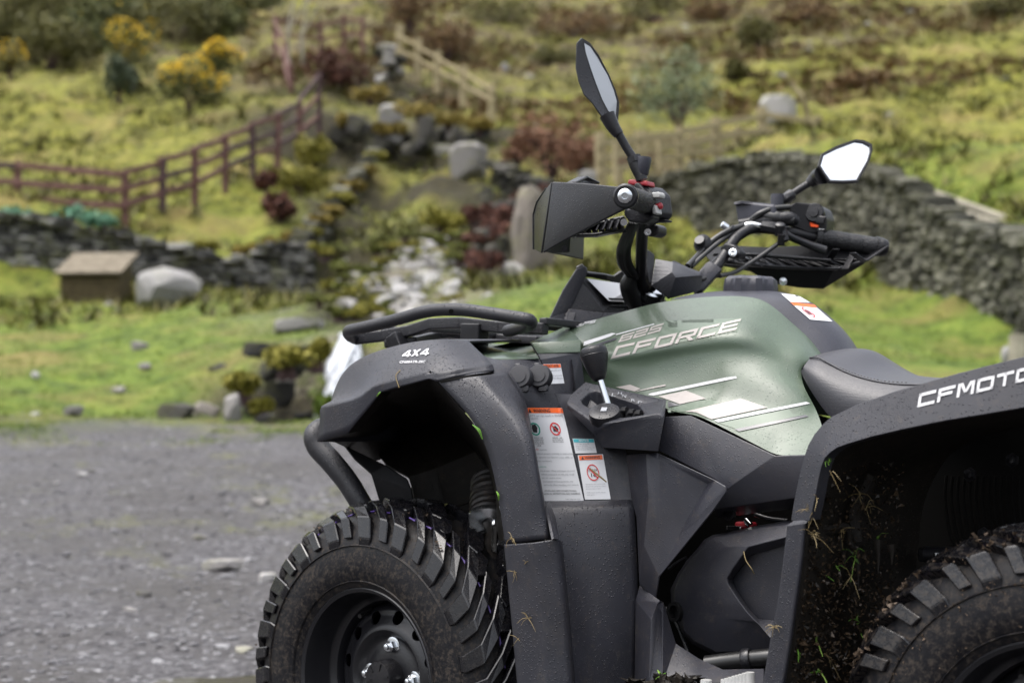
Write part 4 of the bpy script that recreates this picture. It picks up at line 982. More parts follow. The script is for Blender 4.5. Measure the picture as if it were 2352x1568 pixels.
fsh = panel('front_fender', vs, fs, 'plastic', sub=2, solid=.004)
fsh.data.attributes.new('crease_edge', 'FLOAT', 'EDGE'); ca = fsh.data.attributes['crease_edge']
ncol = 7
cv = fsh.data.attributes.new('crease_vert', 'FLOAT', 'POINT')
for i_ in range(len(fsh.data.vertices)):
    if i_ % ncol in (0, 1) and i_ // ncol >= 2: cv.data[i_].value = 1
for e in fsh.data.edges:
    i0, i1 = sorted(e.vertices); r0, c0_ = divmod(i0, ncol); r1, c1_ = divmod(i1, ncol)
    if c0_ == c1_ and c0_ in (2,) and 2 <= r0 < 6: ca.data[e.index].value = .55
    if c0_ == c1_ and c0_ in (0,): ca.data[e.index].value = 1
    if c0_ == c1_ and c0_ == 5: ca.data[e.index].value = .5
    if r0 == r1 == 2: ca.data[e.index].value = .6
# rolled lip under the arch
lipo = bt[::1] + bot[:5]
band([[p, fwd(p, .572) + Vector((0, 0, .003)), fwd(p, .56) + Vector((.004, 0, .02))] for p in lipo], 'mud', 'fender_lip', bevel=.002)
# seam line between fender and flare
panel('seam', [K1(1252,615,.614),K1(1420,580,.606),K1(1600,556,.572),K1(1616,565,.566),K1(1585,574,.574),K1(1425,594,.608),K1(1262,631,.614)], [(0,1,5,6),(1,2,4,5),(2,3,4)], 'darkvoid')
# panel with the labels
rA = [K1(1440,366,.467),K1(1555,478,.478),K1(1740,475,.45),K1(1912,472,.405)]
rB = [K1(1560,500,.505),K1(1612,556,.53),K1(1800,556,.47),K1(1960,570,.410)]
rC = [K1(1640,600,.53),K1(1700,690,.515),K1(1850,690,.475),K1(2018,700,.415)]
rD = [K1(1740,760,.50),K1(1800,850,.475),K1(1950,850,.445),K1(2078,850,.415)]
rE = [K1(1800,990,.455),K1(1850,1000,.45),K1(1990,1000,.435),K1(2120,1000,.42)]
rF = [K1(1830,1200,.44),K1(1890,1200,.44),K1(2030,1200,.43),K1(2168,1200,.42)]
rG = [K1(1890,1430,.44),K1(1935,1430,.44),K1(2080,1428,.43),K1(2222,1426,.42)]
label_panel = band([rA, rB, rC, rD, rE, rF, rG], 'plastic', 'fender_rear_panel', sub=2)
ex = [[K1(2018,700,.415),K1(2078,850,.415),K1(2120,1000,.42),K1(2168,1200,.42),K1(2222,1426,.42)],
      [K0(1300,905,.37),K0(1330,930,.385),K0(1375,1020,.395),K0(1395,1075,.40),K0(1420,1152,.405)],
      [K0(1340,905,.36),K0(1400,950,.37),K0(1440,1030,.38),K0(1448,1090,.385),K0(1458,1150,.39)]]
side_panel2 = band(ex, 'plastic2', 'side_fairing', sub=2)
for o_ in (fsh,): mirror(o_)
# recess behind the gear lever
rec = [K4(95,600,.37),K4(365,600,.31),K4(385,785,.31),K4(330,850,.33),K4(215,870,.36)]
recess = panel('fender_recess', [K1(1905,438,.36),K4(366,596,.30),K4(392,800,.30),K4(300,905,.34),K4(215,905,.37),K4(105,640,.385)], [(0,1,2,3,4,5)], 'plastic2', solid=.01)
panel('recess_edge', [K4(295,640,.315),K4(310,640,.325),K4(335,840,.335),K4(318,850,.322)], [(0,1,2,3)], 'plastic2', bevel=.003)
# green plates ahead of the tank
panel('green_plate', [K1(1440,366,.27),K1(1852,374,.22),K1(1910,468,.412),K1(1556,477,.482),fwd(K1(1440,366,.27),.15),fwd(K1(1852,374,.22),.12),K1(1908,474,.408),K1(1556,484,.480)], [(0,1,2,3),(0,4,5,1),(3,2,6,7)], 'green', bevel=.004, seg=3, solid=.004)
panel('green_nose', [K1(1852,374,.30),K1(2092,262,.19),K1(2188,358,.30),K1(1862,378,.335),K1(2183,432,.305),K1(1902,441,.34),fwd(K1(2092,262,.28),.1),fwd(K1(1852,374,.33),.1)], [(0,1,2,3),(3,2,4,5),(0,7,6,1)], 'green', bevel=.005, seg=3, solid=.004)
panel('hood', [fwd(K1(1440,366,.465),.30)+Vector((-.02,0,.01)),fwd(K1(1440,366,.465),-.30)+Vector((-.02,0,.01)),fwd(K1(760,450,.5),-.3),fwd(K1(760,450,.5),.3),fwd(K1(458,1018,.5),-.3)+Vector((0,0,.06)),fwd(K1(458,1018,.5),.3)+Vector((0,0,.06))], [(0,1,2,3),(3,2,4,5)], 'plastic', bevel=.01, seg=3)

# ---- inside the front wheel arch
lin_o = [K1(470,1010,.575),K1(650,955,.575),K1(720,870,.575),K1(805,775,.575),K1(872,690,.575),K1(1190,608,.575),K1(1245,628,.575),K1(1470,885,.575),K1(1560,1050,.575),K1(1602,1220,.575),K1(1640,1400,.575),K0(1158,1240,.575)]
c0 = V(960, 1090, .45)
lin_m = [K1(560,1020,.50),K1(720,985,.48),K1(840,930,.44),K1(900,860,.42),K1(980,790,.40),K1(1240,720,.40),K1(1300,760,.40),K1(1480,960,.42),K1(1560,1080,.45),K1(1600,1220,.48),K1(1636,1400,.50),K0(1156,1240,.5)]
lin_i = [K1(660,1060,.36),K1(830,1150,.32),K1(950,1090,.28),K1(1010,1010,.26),K1(1090,960,.25),K1(1280,920,.25),K1(1340,950,.25),K1(1490,1080,.27),K1(1560,1150,.3),K1(1590,1280,.33),K1(1620,1400,.36),K0(1140,1250,.38)]
band([lin_o, lin_m, lin_i], 'mud', 'wheel_arch_liner', bevel=.008)
# lower liner plates seen through the arch
panel('liner_plate', [K1(600,1010,.44),K1(650,1050,.44),K1(900,1170,.42),K1(1040,1260,.40),K1(1065,1330,.40),K1(1110,1568,.40),K1(900,1568,.42),K1(800,1230,.44),K1(690,1130,.45)], [(0,1,8),(1,2,7,8),(2,3,4,7),(4,5,6,7)], 'blackdry', bevel=.004, solid=.006)
panel('liner_plate', [K1(1045,1250,.34),K1(1230,1190,.32),K1(1490,1080,.28),K1(1620,1280,.28),K1(1520,1400,.28),K1(1300,1470,.30),K1(1290,1568,.32),K1(1110,1568,.34),K1(1070,1330,.34),K1(900,1170,.34),K1(840,1090,.33),K1(1000,960,.25),K1(1300,880,.25)], [(0,1,5,6,7,8),(1,2,3,4,5),(0,9,10,11,1),(1,11,12,2)], 'mud', bevel=.006, solid=.006)
for x, y in ((1490,1258),(1485,1350)):
    MB().lathe([(.009,0),(.009,.003),(.005,.004)], frame(K1(x,y,.282), (0,-1,0)), 14).build('liner_rivet', M['blackdry'], BIKE)
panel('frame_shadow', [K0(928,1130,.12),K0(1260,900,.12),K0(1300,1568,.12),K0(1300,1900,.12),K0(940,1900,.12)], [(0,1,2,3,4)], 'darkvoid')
# shock absorber
a, b = K1(1575,1290,.36), K1(1590,1560,.40); a0 = a; sp = []
p0, p1 = K1(1590,1230,.34), K2(1605,300,.40); axis = (p1 - p0)
Mz = frame(p0, axis); L_ = axis.length
coil = []
for i in range(181):
    t = i / 180; ang = t * 2 * math.pi * 6.2; coil.append(Mz @ Vector((math.cos(ang) * .030, math.sin(ang) * .030, .02 + t * (L_ - .03))))
shock = empty('shock_absorber', (0, 0, 0), 0, BIKE)
MB().tube(coil, .0075, 8, 1).build('spring', M['spring'], shock)
MB().lathe([(.022, 0), (.022, L_)], Mz, 20).build('damper_body', M['spring'], shock)
MB().lathe([(.040, L_ - .004), (.042, L_ + .002), (.042, L_ + .007), (.030, L_ + .016), (.024, L_ + .02)], Mz, 32).build('collar', M['steel'], shock)
MB().tube([Mz @ Vector((0, 0, L_ + .01)), Mz @ Vector((0, 0, L_ + .10))], [.020, .024], 16, 1).build('fork_leg', M['spring'], shock)
MB().tube([Mz @ Vector((.018, -.012, L_ + .015)), Mz @ Vector((.018, -.012, L_ + .09))], .006, 8, 1).build('damper_rod', M['chrome'], shock)
# bumper tube
bp = [K1(560,905,.42),K1(470,925,.47),K1(425,975,.49),K1(450,1050,.49),K1(530,1140,.485),K1(640,1275,.475),K1(715,1395,.47),K1(790,1530,.46),K1(840,1640,.45)]
bo = MB().tube(bp, [.017,.019,.021,.022,.0215,.021,.0205,.0205,.0205], 16, 6).build('bumper_tube', M['tube'], BIKE); mirror(bo)
# ---- front rack
def rail(name, P_, r_, m_='tube', **kw): return MB().tube(P_, r_, kw.pop('n', 14), kw.pop('sm', 6)).build(name, M[m_], kw.pop('parent', BIKE))
rack = empty('front_rack', (0, 0, 0), 0, BIKE)
near = [K1(690,335,.36),K1(655,312,.40),K1(655,285,.42),K1(720,270,.43),K1(860,238,.43),K1(1000,202,.43),K1(1130,165,.43),K1(1260,146,.43),K1(1420,148,.43),K1(1560,166,.43),K1(1700,188,.43),K1(1820,208,.43),K1(1853,222,.42),K1(1845,248,.40),K1(1760,272,.34),K1(1700,285,.31)]
o_ = rail('outer_rail', near, .0118, parent=rack)
rail('outer_rail', [Vector((p.x, -p.y, p.z)) for p in near], .0118, parent=rack)
def sq(name, P_, w_, h_, m_='tube', parent=None):
    mb = MB()
    for a, b in zip(P_, P_[1:]):
        d = b - a; Mf = frame((a + b) / 2, d, Vector((0, 0, 1))); L_ = d.length + w_ * .4
        mb.box((0, 0, 0), (h_, w_, L_), None); mb.v[-8:] = [Mf @ v for v in mb.v[-8:]]
    return mb.build(name, M[m_], parent or rack, bevel=.003)
zr = K1(1400,240,.30).z
sq('cross_rail', [K1(700,340,.36),K1(880,318,.33),K1(1060,285,.31),K1(1200,240,.30),K1(1400,232,.30),K1(1660,262,.30),K1(1940,272,.30)], .022, .022)
sq('cross_rail', [K1(900,372,.33),K1(1080,352,.30),K1(1240,312,.20),K1(1400,290,.15)], .018, .016)
sq('cross_rail', [K1(1250,330,.05),K1(1500,322,.05),K1(1900,345,.05)], .018, .016)
for v in (-.05, -.15, -.28):
    a = K1(1060,285,.31); b = K1(1900,290,.31); sq('cross_rail', [fwd(a, v), fwd(b, v)], .018, .016)
for u in (K1(760,320,.36).x, K1(1100,285,.31).x, K1(1700,262,.31).x, K1(1940,272,.30).x):
    sq('cross_rail', [Vector((u, -.30, zr - .003)), Vector((u, .30, zr - .003))], .018, .014)
mb = MB()
sq('rack_bracket', [K1(1485,262,.30),K1(1480,372,.30)], .035, .045, 'black'); sq('rack_bracket', [K1(960,330,.33),K1(985,395,.33)], .03, .03, 'black')
MB().lathe([(.0045, 0), (.0045, .001)], frame(K1(1328,157,.446), K1(1328,157,.446) * 0 + (CAML - K1(1328,157,.446))), 14).build('drain_hole', M['darkvoid'], rack)

# ---- power sockets
for i, (x, y) in enumerate(((1788, 592), (1915, 588))):
    c_ = K1(x, y, .475 - .03 * i); nrm = Vector((.35, -1, .25)).normalized(); F = frame(c_ - nrm * .010, nrm)
    pc = MB().lathe([(.021, 0), (.022, .010), (.0205, .018), (.019, .020), (.0, .021)], F, 28).build('socket_cap', M['cap'], BIKE)
    MB().lathe([(.0115, .0205), (.012, .0225), (.0, .0228)], F, 20).build('cap_badge', M['cap'], pc)
    t = F @ Vector((.020, .006, .008)); MB().box(t, (.010, .012, .016), F.to_3x3()).build('cap_hinge', M['cap'], pc, bevel=.003)
    t = F @ Vector((-.021, -.008, .012)); tb = MB().box(t, (.012, .018, .008), F.to_3x3()).build('pull_tab', M['cap'], pc, bevel=.003)
    for q_ in range(3): MB().box(F @ Vector((-.020 - .003 * q_, -.008, .0165)), (.0012, .013, .0012), F.to_3x3()).build('tab_rib', M['cap'], pc)

# ---- lower front panel (rear of the wheel arch)
T_ = [[K0(1157,1250,.575),K0(1158,1250,.605),K0(1223,1246,.607),K0(1284,1237,.585),K0(1290,1240,.55)],
      [K0(1159,1262,.575),K0(1160,1262,.605),K0(1224,1259,.607),K0(1287,1252,.583),K0(1293,1252,.55)],
      [K0(1174,1420,.575),K0(1175,1420,.60),K0(1240,1420,.602),K0(1302,1420,.575),K0(1309,1420,.545)],
      [K0(1188,1568,.575),K0(1189,1568,.60),K0(1254,1568,.602),K0(1315,1568,.575),K0(1322,1568,.545)],
      [K0(1196,1700,.575),K0(1197,1700,.60),K0(1262,1700,.602),K0(1320,1700,.575),K0(1328,1700,.545)]]
band([[r_[0], r_[1], r_[1].lerp(r_[2], .9), r_[2].lerp(r_[3], .12)] + r_[3:] for r_ in T_], 'plastic', 'lower_panel_flare', sub=2, solid=.004, cr={1: .8, 3: .5, 4: .4})
U_ = [[K0(1236,1152,.47),K0(1300,1150,.45),K0(1390,1148,.42),K0(1450,1147,.392)],
      [K0(1240,1158,.50),K0(1300,1159,.476),K0(1392,1158,.435),K0(1455,1158,.404)],
      [K0(1244,1168,.515),K0(1302,1169,.485),K0(1394,1168,.442),K0(1457,1168,.408)],
      [K0(1268,1240,.535),K0(1318,1250,.49),K0(1400,1250,.447),K0(1462,1250,.41)],
      [K0(1300,1420,.55),K0(1344,1420,.50),K0(1410,1400,.455),K0(1467,1370,.41)],
      [K0(1314,1568,.55),K0(1354,1568,.51),K0(1410,1568,.465),K0(1458,1568,.42)],
      [K0(1320,1700,.55),K0(1356,1700,.515),K0(1410,1700,.47),K0(1460,1700,.43)]]
band(U_, 'plastic', 'lower_side_panel', sub=2, solid=.004)
panel('panel_shoulder', [K0(1262,1150,.50),K0(1276,1188,.52),K0(1284,1238,.583),K0(1272,1236,.60),K0(1256,1160,.56)], [(0,1,2,3,4)], 'plastic', solid=.004)
# ---- fork shaped panel between the fairings
N_ = {'a':K5(510,30,.405),'b':K5(648,18,.422),'c':K5(545,320,.41),'d':K5(665,320,.428),'e':K5(578,400,.412),'f':K5(600,905,.42),'g':K5(632,640,.430),'h':K5(710,1000,.42),'i':K5(735,850,.425),'j':K5(735,62,.416),'k':K5(1062,224,.412),'l':K5(1112,203,.428),'m':K5(1180,243,.432),'n':K5(1186,280,.432),'o':K5(1100,400,.43),'p':K5(872,568,.412),'q':K5(735,603,.421),'r':K5(722,15,.41)}
nk = list(N_); ix = {c: i for i, c in enumerate(nk)}
def F4_(*s): return [tuple(ix[c] for c in f) for f in s]
panel('fork_panel', [N_[c] for c in nk], F4_('abdc','cdge','egf','bjqgd','jkpq','rlkj','brj','lmnop','kl p'.replace(' ',''),'pqgihf'.replace('f',''),'gfhi','poi','qpi'.replace('q','p') if 0 else 'gqi') if 0 else F4_('abdc','cdge','egf','bjqd','dqg','jkpq','rlkj','brj','lmnop','klp','opi','qpi','gqi','gihf'), 'plastic2', bevel=.006, seg=3, solid=.004)
# ---- upper side panel below the tank
up = [K0(1512,958,.34),K0(1530,956,.345),K0(1585,953,.35),K0(1780,1046,.36),K0(1856,1044,.36),K0(1930,1040,.36),K0(1935,1125,.36),K0(1833,1142.7,.355),K0(1638.3,1170,.35),K0(1669,1124,.375),K0(1643.4,1101.8,.372),K0(1512,1034,.37)]
panel('upper_side_panel', up, [(0,1,11),(1,2,10,11),(2,3,9,10),(3,4,7,8,9),(4,5,6,7)], 'plastic2', bevel=.008, seg=3, solid=.004)
panel('side_panel_underside', [K0(1638.3,1170,.348),K0(1833,1142.7,.353),K0(1935,1125,.353),K0(1935,1150,.30),K0(1845,1166,.30),K0(1648,1189,.30)], [(0,1,4,5),(1,2,3,4)], 'plastic2', bevel=.003, solid=.003)
MB().lathe([(.012,0),(.012,.006),(.008,.007),(.008,.004),(0,.004)], frame(K5(1215,428,.325), (0,-1,.2)), 18).build('side_bolt', M['blackdry'], BIKE)
# black backing box behind everything, its colour stands in for the cavity's shade
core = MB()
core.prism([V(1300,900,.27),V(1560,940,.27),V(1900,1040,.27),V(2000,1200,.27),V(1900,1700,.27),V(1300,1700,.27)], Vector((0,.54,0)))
core.build('cavity_backing', M['darkvoid'], BIKE, smooth=False)
rail('frame_tube', [K5(1050,1440,.40),K5(1200,1420,.39),K5(1440,1395,.38),K5(1600,1385,.37)], .014, 'hose')
MB().lathe([(.0165,0),(.0175,.002),(.0175,.012),(.0165,.014)], frame(K5(1300,1408,.388), K5(1440,1395,.38) - K5(1200,1420,.39)), 24).build('hose_clamp', M['rim'], BIKE)
rail('cable', [K5(780,1060,.30),K5(860,1180,.31),K5(935,1370,.33),K5(960,1420,.33)], .0035, 'rim'); rail('cable', [K5(1380,430,.29),K5(1480,460,.29),K5(1600,475,.29)], .004, 'rim')
rail('cable', [K5(800,800,.285),K5(850,760,.285),K5(920,720,.285)], .003, 'rim')
MB().box(K5(1320,505,.28), (.035,.02,.012)).build('coolant_cap', M['red'], BIKE, bevel=.004); MB().box(K5(1255,522,.29), (.028,.02,.008)).build('bracket', M['chrome'], BIKE, bevel=.002)
MB().tube([K5(1320,470,.29),K5(1350,505,.292)], .006, 10, 1).build('bracket', M['chrome'], BIKE)
# ---- engine side cover
O1 = [(1160,560),(1100,568),(1040,600),(990,665),(925,735),(862,830),(812,935),(815,1020),(850,1110),(885,1230),(960,1305),(1110,1380),(1300,1375),(1460,1365),(1620,1360),(1620,470),(1400,505)]
def inset(L, c, f): return [((x - c[0]) * f + c[0], (y - c[1]) * f + c[1]) for x, y in L]
O2 = inset(O1, (1350,930), .955); O2[14] = (1630,1330); O2[15] = (1630,490)
O3 = [(1240,640),(1180,650),(1130,680),(1085,745),(1055,800),(1030,860),(1022,900),(1040,950),(1090,1020),(1150,1100),(1190,1132),(1290,1138),(1380,1142),(1400,1160),(1470,1250),(1600,560),(1400,610)]
vs = [K5(*p, .31) for p in O1] + [K5(*p, .345) for p in O2] + [K5(*p, .362) for p in O3]
n_ = len(O1); fs = []
for i in range(n_ - 1):
    for r_ in (0, 1):
        fs.append((r_ * n_ + i, r_ * n_ + i + 1, (r_ + 1) * n_ + i + 1, (r_ + 1) * n_ + i) if i != 14 or r_ == 0 else (r_ * n_ + 14, r_ * n_ + 15, (r_ + 1) * n_ + 15))
for r_ in (0, 1): fs.append((r_ * n_ + n_ - 1, r_ * n_, (r_ + 1) * n_, (r_ + 1) * n_ + n_ - 1))
W1 = [(1590,585),(1340,648),(1285,725),(1230,800),(1192,862),(1200,900),(1265,1000),(1330,1090),(1405,1170),(1480,1265)]
W2 = [(1620,625),(1350,705),(1310,760),(1260,825),(1226,866),(1236,900),(1290,990),(1345,1070),(1404,1135),(1580,1150)]
s0 = len(vs); vs += [K5(*p, .370) for p in W1] + [K5(*p, .345) for p in W2]; nw = 10
m3 = 2 * n_
pair = [(15, 0), (16, 1), (0, 1), (1, 1), (2, 2), (3, 2), (4, 3), (5, 4), (6, 4), (7, 5), (8, 6), (9, 7), (10, 7), (11, 8), (12, 8), (13, 8), (14, 9)]
for (a, b), (c_, d) in zip(pair, pair[1:]):
    f = [m3 + a, m3 + c_, s0 + d, s0 + b]; f = list(dict.fromkeys(f)); 
    if len(f) > 2: fs.append(tuple(f))
fs += [(s0 + i, s0 + i + 1, s0 + nw + i + 1, s0 + nw + i) for i in range(nw - 1)]
eng = panel('engine_cover', vs, fs, 'plastic2', bevel=.006, seg=3)
panel('engine_cover_inset', [K5(*p, .338) for p in [(1625,622),(1345,700),(1222,862),(1232,905),(1345,1078),(1400,1140),(1620,1155)]], [tuple(range(7))], 'plastic2')
MB().lathe([(.017,.0),(.017,.012),(.011,.012),(.011,.002),(0,.002)], frame(K5(866,1085,.338), (-.3,-1,0)), 22).build('cover_bolt', M['blackdry'], BIKE)
# ---- footwell guard
Gd = {'a':K5(603,908,.41),'b':K5(742,1012,.43),'c':K5(722,1034,.44),'d':K5(680,1140,.45),'e':K5(575,1010,.415),'f':K5(568,1568,.43),'g':K5(664,1568,.46),'h':K5(765,1020,.41),'i':K5(760,1568,.46),'j':K5(800,1150,.40),'k':K5(850,1300,.40),'l':K5(1000,1398,.405),'m':K5(1150,1474,.41),'n':K5(1440,1468,.41),'o':K5(1440,1600,.46),'p':K5(1000,1640,.47),'q':K5(568,1800,.45),'r':K5(664,1800,.48),'s':K5(1440,1800,.5)}
nk = list(Gd); ix = {c: i for i, c in enumerate(nk)}
panel('footwell_guard', [Gd[c] for c in nk], F4_('abcde','edgf','cbhi g'.replace(' ','').replace('cbhig','dchig'),'bhc','hjki','klpi','lmop','mno','fgrq','gipr','pos r'.replace(' ','')), 'plastic2', bevel=.007, seg=3, solid=.004)
# foot peg with teeth
peg = empty('foot_peg', (0, 0, 0), 0, BIKE)
for i in range(8):
    x = 1180 + i * 24; y = 1560 - i * 7; c_ = K5(x, y, .52); MB().tube([c_ - Vector((0, 0, .03)), c_ + Vector((0, 0, .004))], [.008, .007], 10, 1).build('peg_tooth', M['greybtn'], peg)
MB().box(K5(1262,1572,.52) - Vector((0,0,.012)), (.13,.05,.016)).build('peg_base', M['steel'], peg, bevel=.003)
MB().tube([K5(1052,1600,.52), K5(1052,1545,.52)], .009, 12, 1).build('peg_tooth', M['greybtn'], peg)
mud_lumps = MB(); rr = random.Random(8)
for i in range(60):
    c_ = K5(rr.uniform(540,1000), rr.uniform(1545,1600), .50 + rr.uniform(-.03,.03)); s = rr.uniform(.006,.018)
    for _ in range(2):
        u = [Vector((rr.gauss(0, 1), rr.gauss(0, 1), rr.gauss(0, .6))) * s * .7 for _ in range(4)]; mud_lumps.add([c_ + x for x in u], [(0,1,2),(0,2,3),(0,1,3),(1,2,3)])
tag(mud_lumps.build('foot_tread_mud', M['mud'], BIKE, smooth=False, fix=False), kind='stuff')
MB().box(K0(1600,1640,.5), (.62,.16,.03)).build('foot_board', M['blackdry'], BIKE, bevel=.006)

# ---- gear selector housing
H_ = {'a':K4(398,790,.33),'b':K4(928,905,.33),'c':K4(912,950,.40),'d':K4(880,990,.44),'e':K4(600,1052,.475),'f':K4(450,1056,.475),'g':K4(285,940,.44),'h':K4(278,925,.43),'i':K4(305,872,.39),
      'A':K4(425,858,.365),'B':K4(470,848,.355),'C':K4(745,938,.355),'D':K4(788,990,.40),'E':K4(770,1012,.42),'F':K4(640,1022,.445),'G':K4(455,975,.435),'H':K4(385,932,.415),'I':K4(372,905,.40)}
nk = list(H_); ix = {c: i for i, c in enumerate(nk)}
H_pts = [H_[c] for c in nk]
fl = F4_('aBAi','abCB','bcDC','cdED','deFE','efGF','fgHG','ghIH','hiAI'.replace('A','A'))
n_ = len(H_pts); slot = 'ABCDEFGHI'
H_pts += [H_[c] + Vector((0, .006, -.035)) for c in slot]
for j in range(9): fl.append((ix[slot[j]], ix[slot[(j + 1) % 9]], n_ + (j + 1) % 9, n_ + j))
fl.append(tuple(n_ + j for j in range(9)))
n2_ = len(H_pts)
low = [K4(935,1000,.36),K4(915,1010,.44),K4(878,1244,.44),K4(512,1220,.455),K4(462,1120,.47),K4(275,962,.435)]
H_pts += low
fl += [(ix['b'], ix['c'], n2_ + 1), (ix['c'], ix['d'], n2_ + 1), (ix['d'], ix['e'], n2_ + 4, n2_ + 3, n2_ + 2, n2_ + 1), (ix['e'], ix['f'], n2_ + 4), (ix['f'], ix['g'], n2_ + 5, n2_ + 4), (ix['g'], ix['h'], n2_ + 5)]
hous = panel('selector_housing', H_pts, fl, 'plastic', bevel=.006, seg=3)
bot_ = [K4(278,930,.43),K4(275,962,.435),K4(462,1120,.47),K4(512,1220,.455),K4(878,1244,.44),K4(915,1010,.44),K4(930,1000,.30),K4(885,1235,.30),K4(520,1225,.36),K4(460,1115,.37)]
panel('selector_underside', bot_, [(3,4,7,8),(4,5,6,7),(2,3,8,9)], 'blackdry')
kn = K4(525,975,.455); Kf = frame(kn - Vector((0,0,.006)), (.18,-.5,.85))
dk = MB().lathe([(.0265,-.026),(.027,.0),(.026,.006),(.020,.008),(0,.0085)], Kf, 36).build('dial_knob', M['black'], BIKE)
MB().box(Kf @ Vector((0,0,.009)), (.012,.010,.001), Kf.to_3x3()).build('dial_mark', M['inkg'], dk)
for x, y in ((640,985),(690,1000),(735,1006)):
    c_ = K4(x, y, .40); MB().tube([c_ - Vector((0,0,.02)), c_, c_ + Vector((.01,0,.002))], .007, 8, 3).build('gate_tooth', M['blackdry'], hous)
lv = empty('gear_lever', (0, 0, 0), 0, BIKE)
MB().tube([K4(550,945,.40),K4(505,800,.40),K4(492,765,.40)], [.0062,.0058,.0055], 14, 4).build('lever_rod', M['steel'], lv)
ka, kb = K4(490,778,.40), K4(445,548,.40); Kf = frame(ka, kb - ka); kl = (kb - ka).length
prof = [(0.0085, 0), (.0125, .004), (.0150, .010), (.0185, kl * .32), (.0228, kl * .58), (.0245, kl * .76), (.0228, kl * .90), (.0165, kl * .97), (.006, kl * 1.0), (0, kl * 1.003)]
sp = spline([Vector((r_, h, 0)) for r_, h in prof], 3)
MB().lathe([(max(p.x, .0003), p.y) for p in sp], Kf, 36, cap=False).build('lever_knob', M['black'], lv)
MB().lathe([(.0243, kl * .70), (.0249, kl * .715), (.0243, kl * .73)], Kf, 36, cap=False).build('knob_seam', M['black'], lv)
# ---- tank cover (green)
TK = [ # columns: T, S, U, M, L, B
 [(278,432,.20),(308,476,.245),(368,556,.27),(374,650,.275),(382,720,.28),(392,786,.285)],
 [(440,382,.185),(460,560,.27),(480,640,.272),(500,705,.270),(500,760,.278),(505,812,.285)],
 [(600,338,.17),(640,590,.270),(650,652,.258),(660,720,.258),(680,790,.272),(700,860,.290)],
 [(760,293,.155),(790,560,.265),(800,625,.245),(800,725,.248),(820,810,.275),(860,890,.300)],
 [(900,258,.14),(930,533,.258),(930,600,.235),(940,725,.240),(950,850,.282),(935,985,.320)],
 [(1150,229,.115),(1180,488,.245),(1175,572,.215),(1150,720,.232),(1130,880,.290),(1105,995,.330)],
 [(1290,221,.105),(1320,470,.235),(1320,560,.200),(1290,720,.230),(1270,900,.295),(1210,1040,.338)],
 [(1420,220,.098),(1440,470,.222),(1450,570,.188),(1400,730,.230),(1380,930,.298),(1330,1100,.342)],
 [(1530,232,.092),(1530,500,.205),(1560,600,.182),(1510,750,.232),(1510,970,.300),(1480,1178,.345)],
 [(1610,268,.088),(1610,545,.190),(1640,640,.182),(1600,780,.235),(1610,990,.300),(1600,1240,.347)],
 [(1700,340,.084),(1680,580,.178),(1710,690,.186),(1690,820,.238),(1720,1010,.298),(1655,1268,.345)],
 [(1800,430,.080),(1760,590,.168),(1765,735,.188),(1780,860,.236),(1830,1030,.285),(1760,1277,.342)],
 [(1885,505,.078),(1830,610,.158),(1795,745,.186),(1830,870,.228),(1900,1020,.268),(1850,1272,.335)],
 [(1953,598,.080),(1868,648,.150),(1808,722,.178),(1850,850,.215),(1940,985,.240),(2010,1262,.325)]]
TK = [[c_[0], c_[1], (c_[2][0], c_[2][1], c_[2][2] * .45 + c_[1][2] * .55 - .004), (c_[3][0], c_[3][1], c_[3][2] * .6 + c_[1][2] * .25 + c_[4][2] * .15 - .003), (c_[4][0], c_[4][1], c_[4][2] * .62 + c_[1][2] * .34), (c_[5][0], c_[5][1], c_[5][2] * .84 + .022)] for c_ in TK]
rows = [[K4(*p) for p in c_] for c_ in TK]
vs, fs = grid(rows)
tank = panel('tank_cover', vs, fs, 'green', sub=3)
# edge return so that the cover has thickness
edge = [r_[-1] for r_ in rows]; band([[p, fwd(p, -p.y * -1 - 0 if 0 else (-p.y) - .030) + Vector((0, 0, -.006))] for p in edge], 'green', 'tank_cover_edge', sub=1)
frn = rows[0]; band([[p, fwd(p, -p.y - .03) + Vector((.006, 0, 0))] for p in frn], 'green', 'tank_cover_edge', sub=1)
# graphite top cover
g1_ = [K4(*t) for t in [(960,244,.132),(1150,229,.115),(1290,221,.105),(1420,220,.098),(1530,232,.092),(1610,268,.088),(1700,340,.084),(1800,430,.080),(1885,505,.078),(1955,600,.080)]]
nt_ = [K4(*t) for t in [(1010,222,.10),(1140,196,.08),(1290,192,.072),(1420,190,.068),(1560,194,.062),(1700,222,.058),(1810,285,.055),(1930,385,.052),(2020,475,.05),(2085,590,.05)]]
ct = [p + Vector((0, -p.y, .010)) for p in nt_]
far = [Vector((p.x, -p.y, p.z)) for p in nt_]; far2 = [Vector((p.x, -p.y, p.z)) for p in g1_]
topc = band([[a + Vector((0, -.001, -.001)), b, c_, d, e] for a, b, c_, d, e in zip(g1_, nt_, ct, far, far2)], 'cover', 'tank_top_cover', sub=3)
mt = tank.data.copy(); mirror(tank)
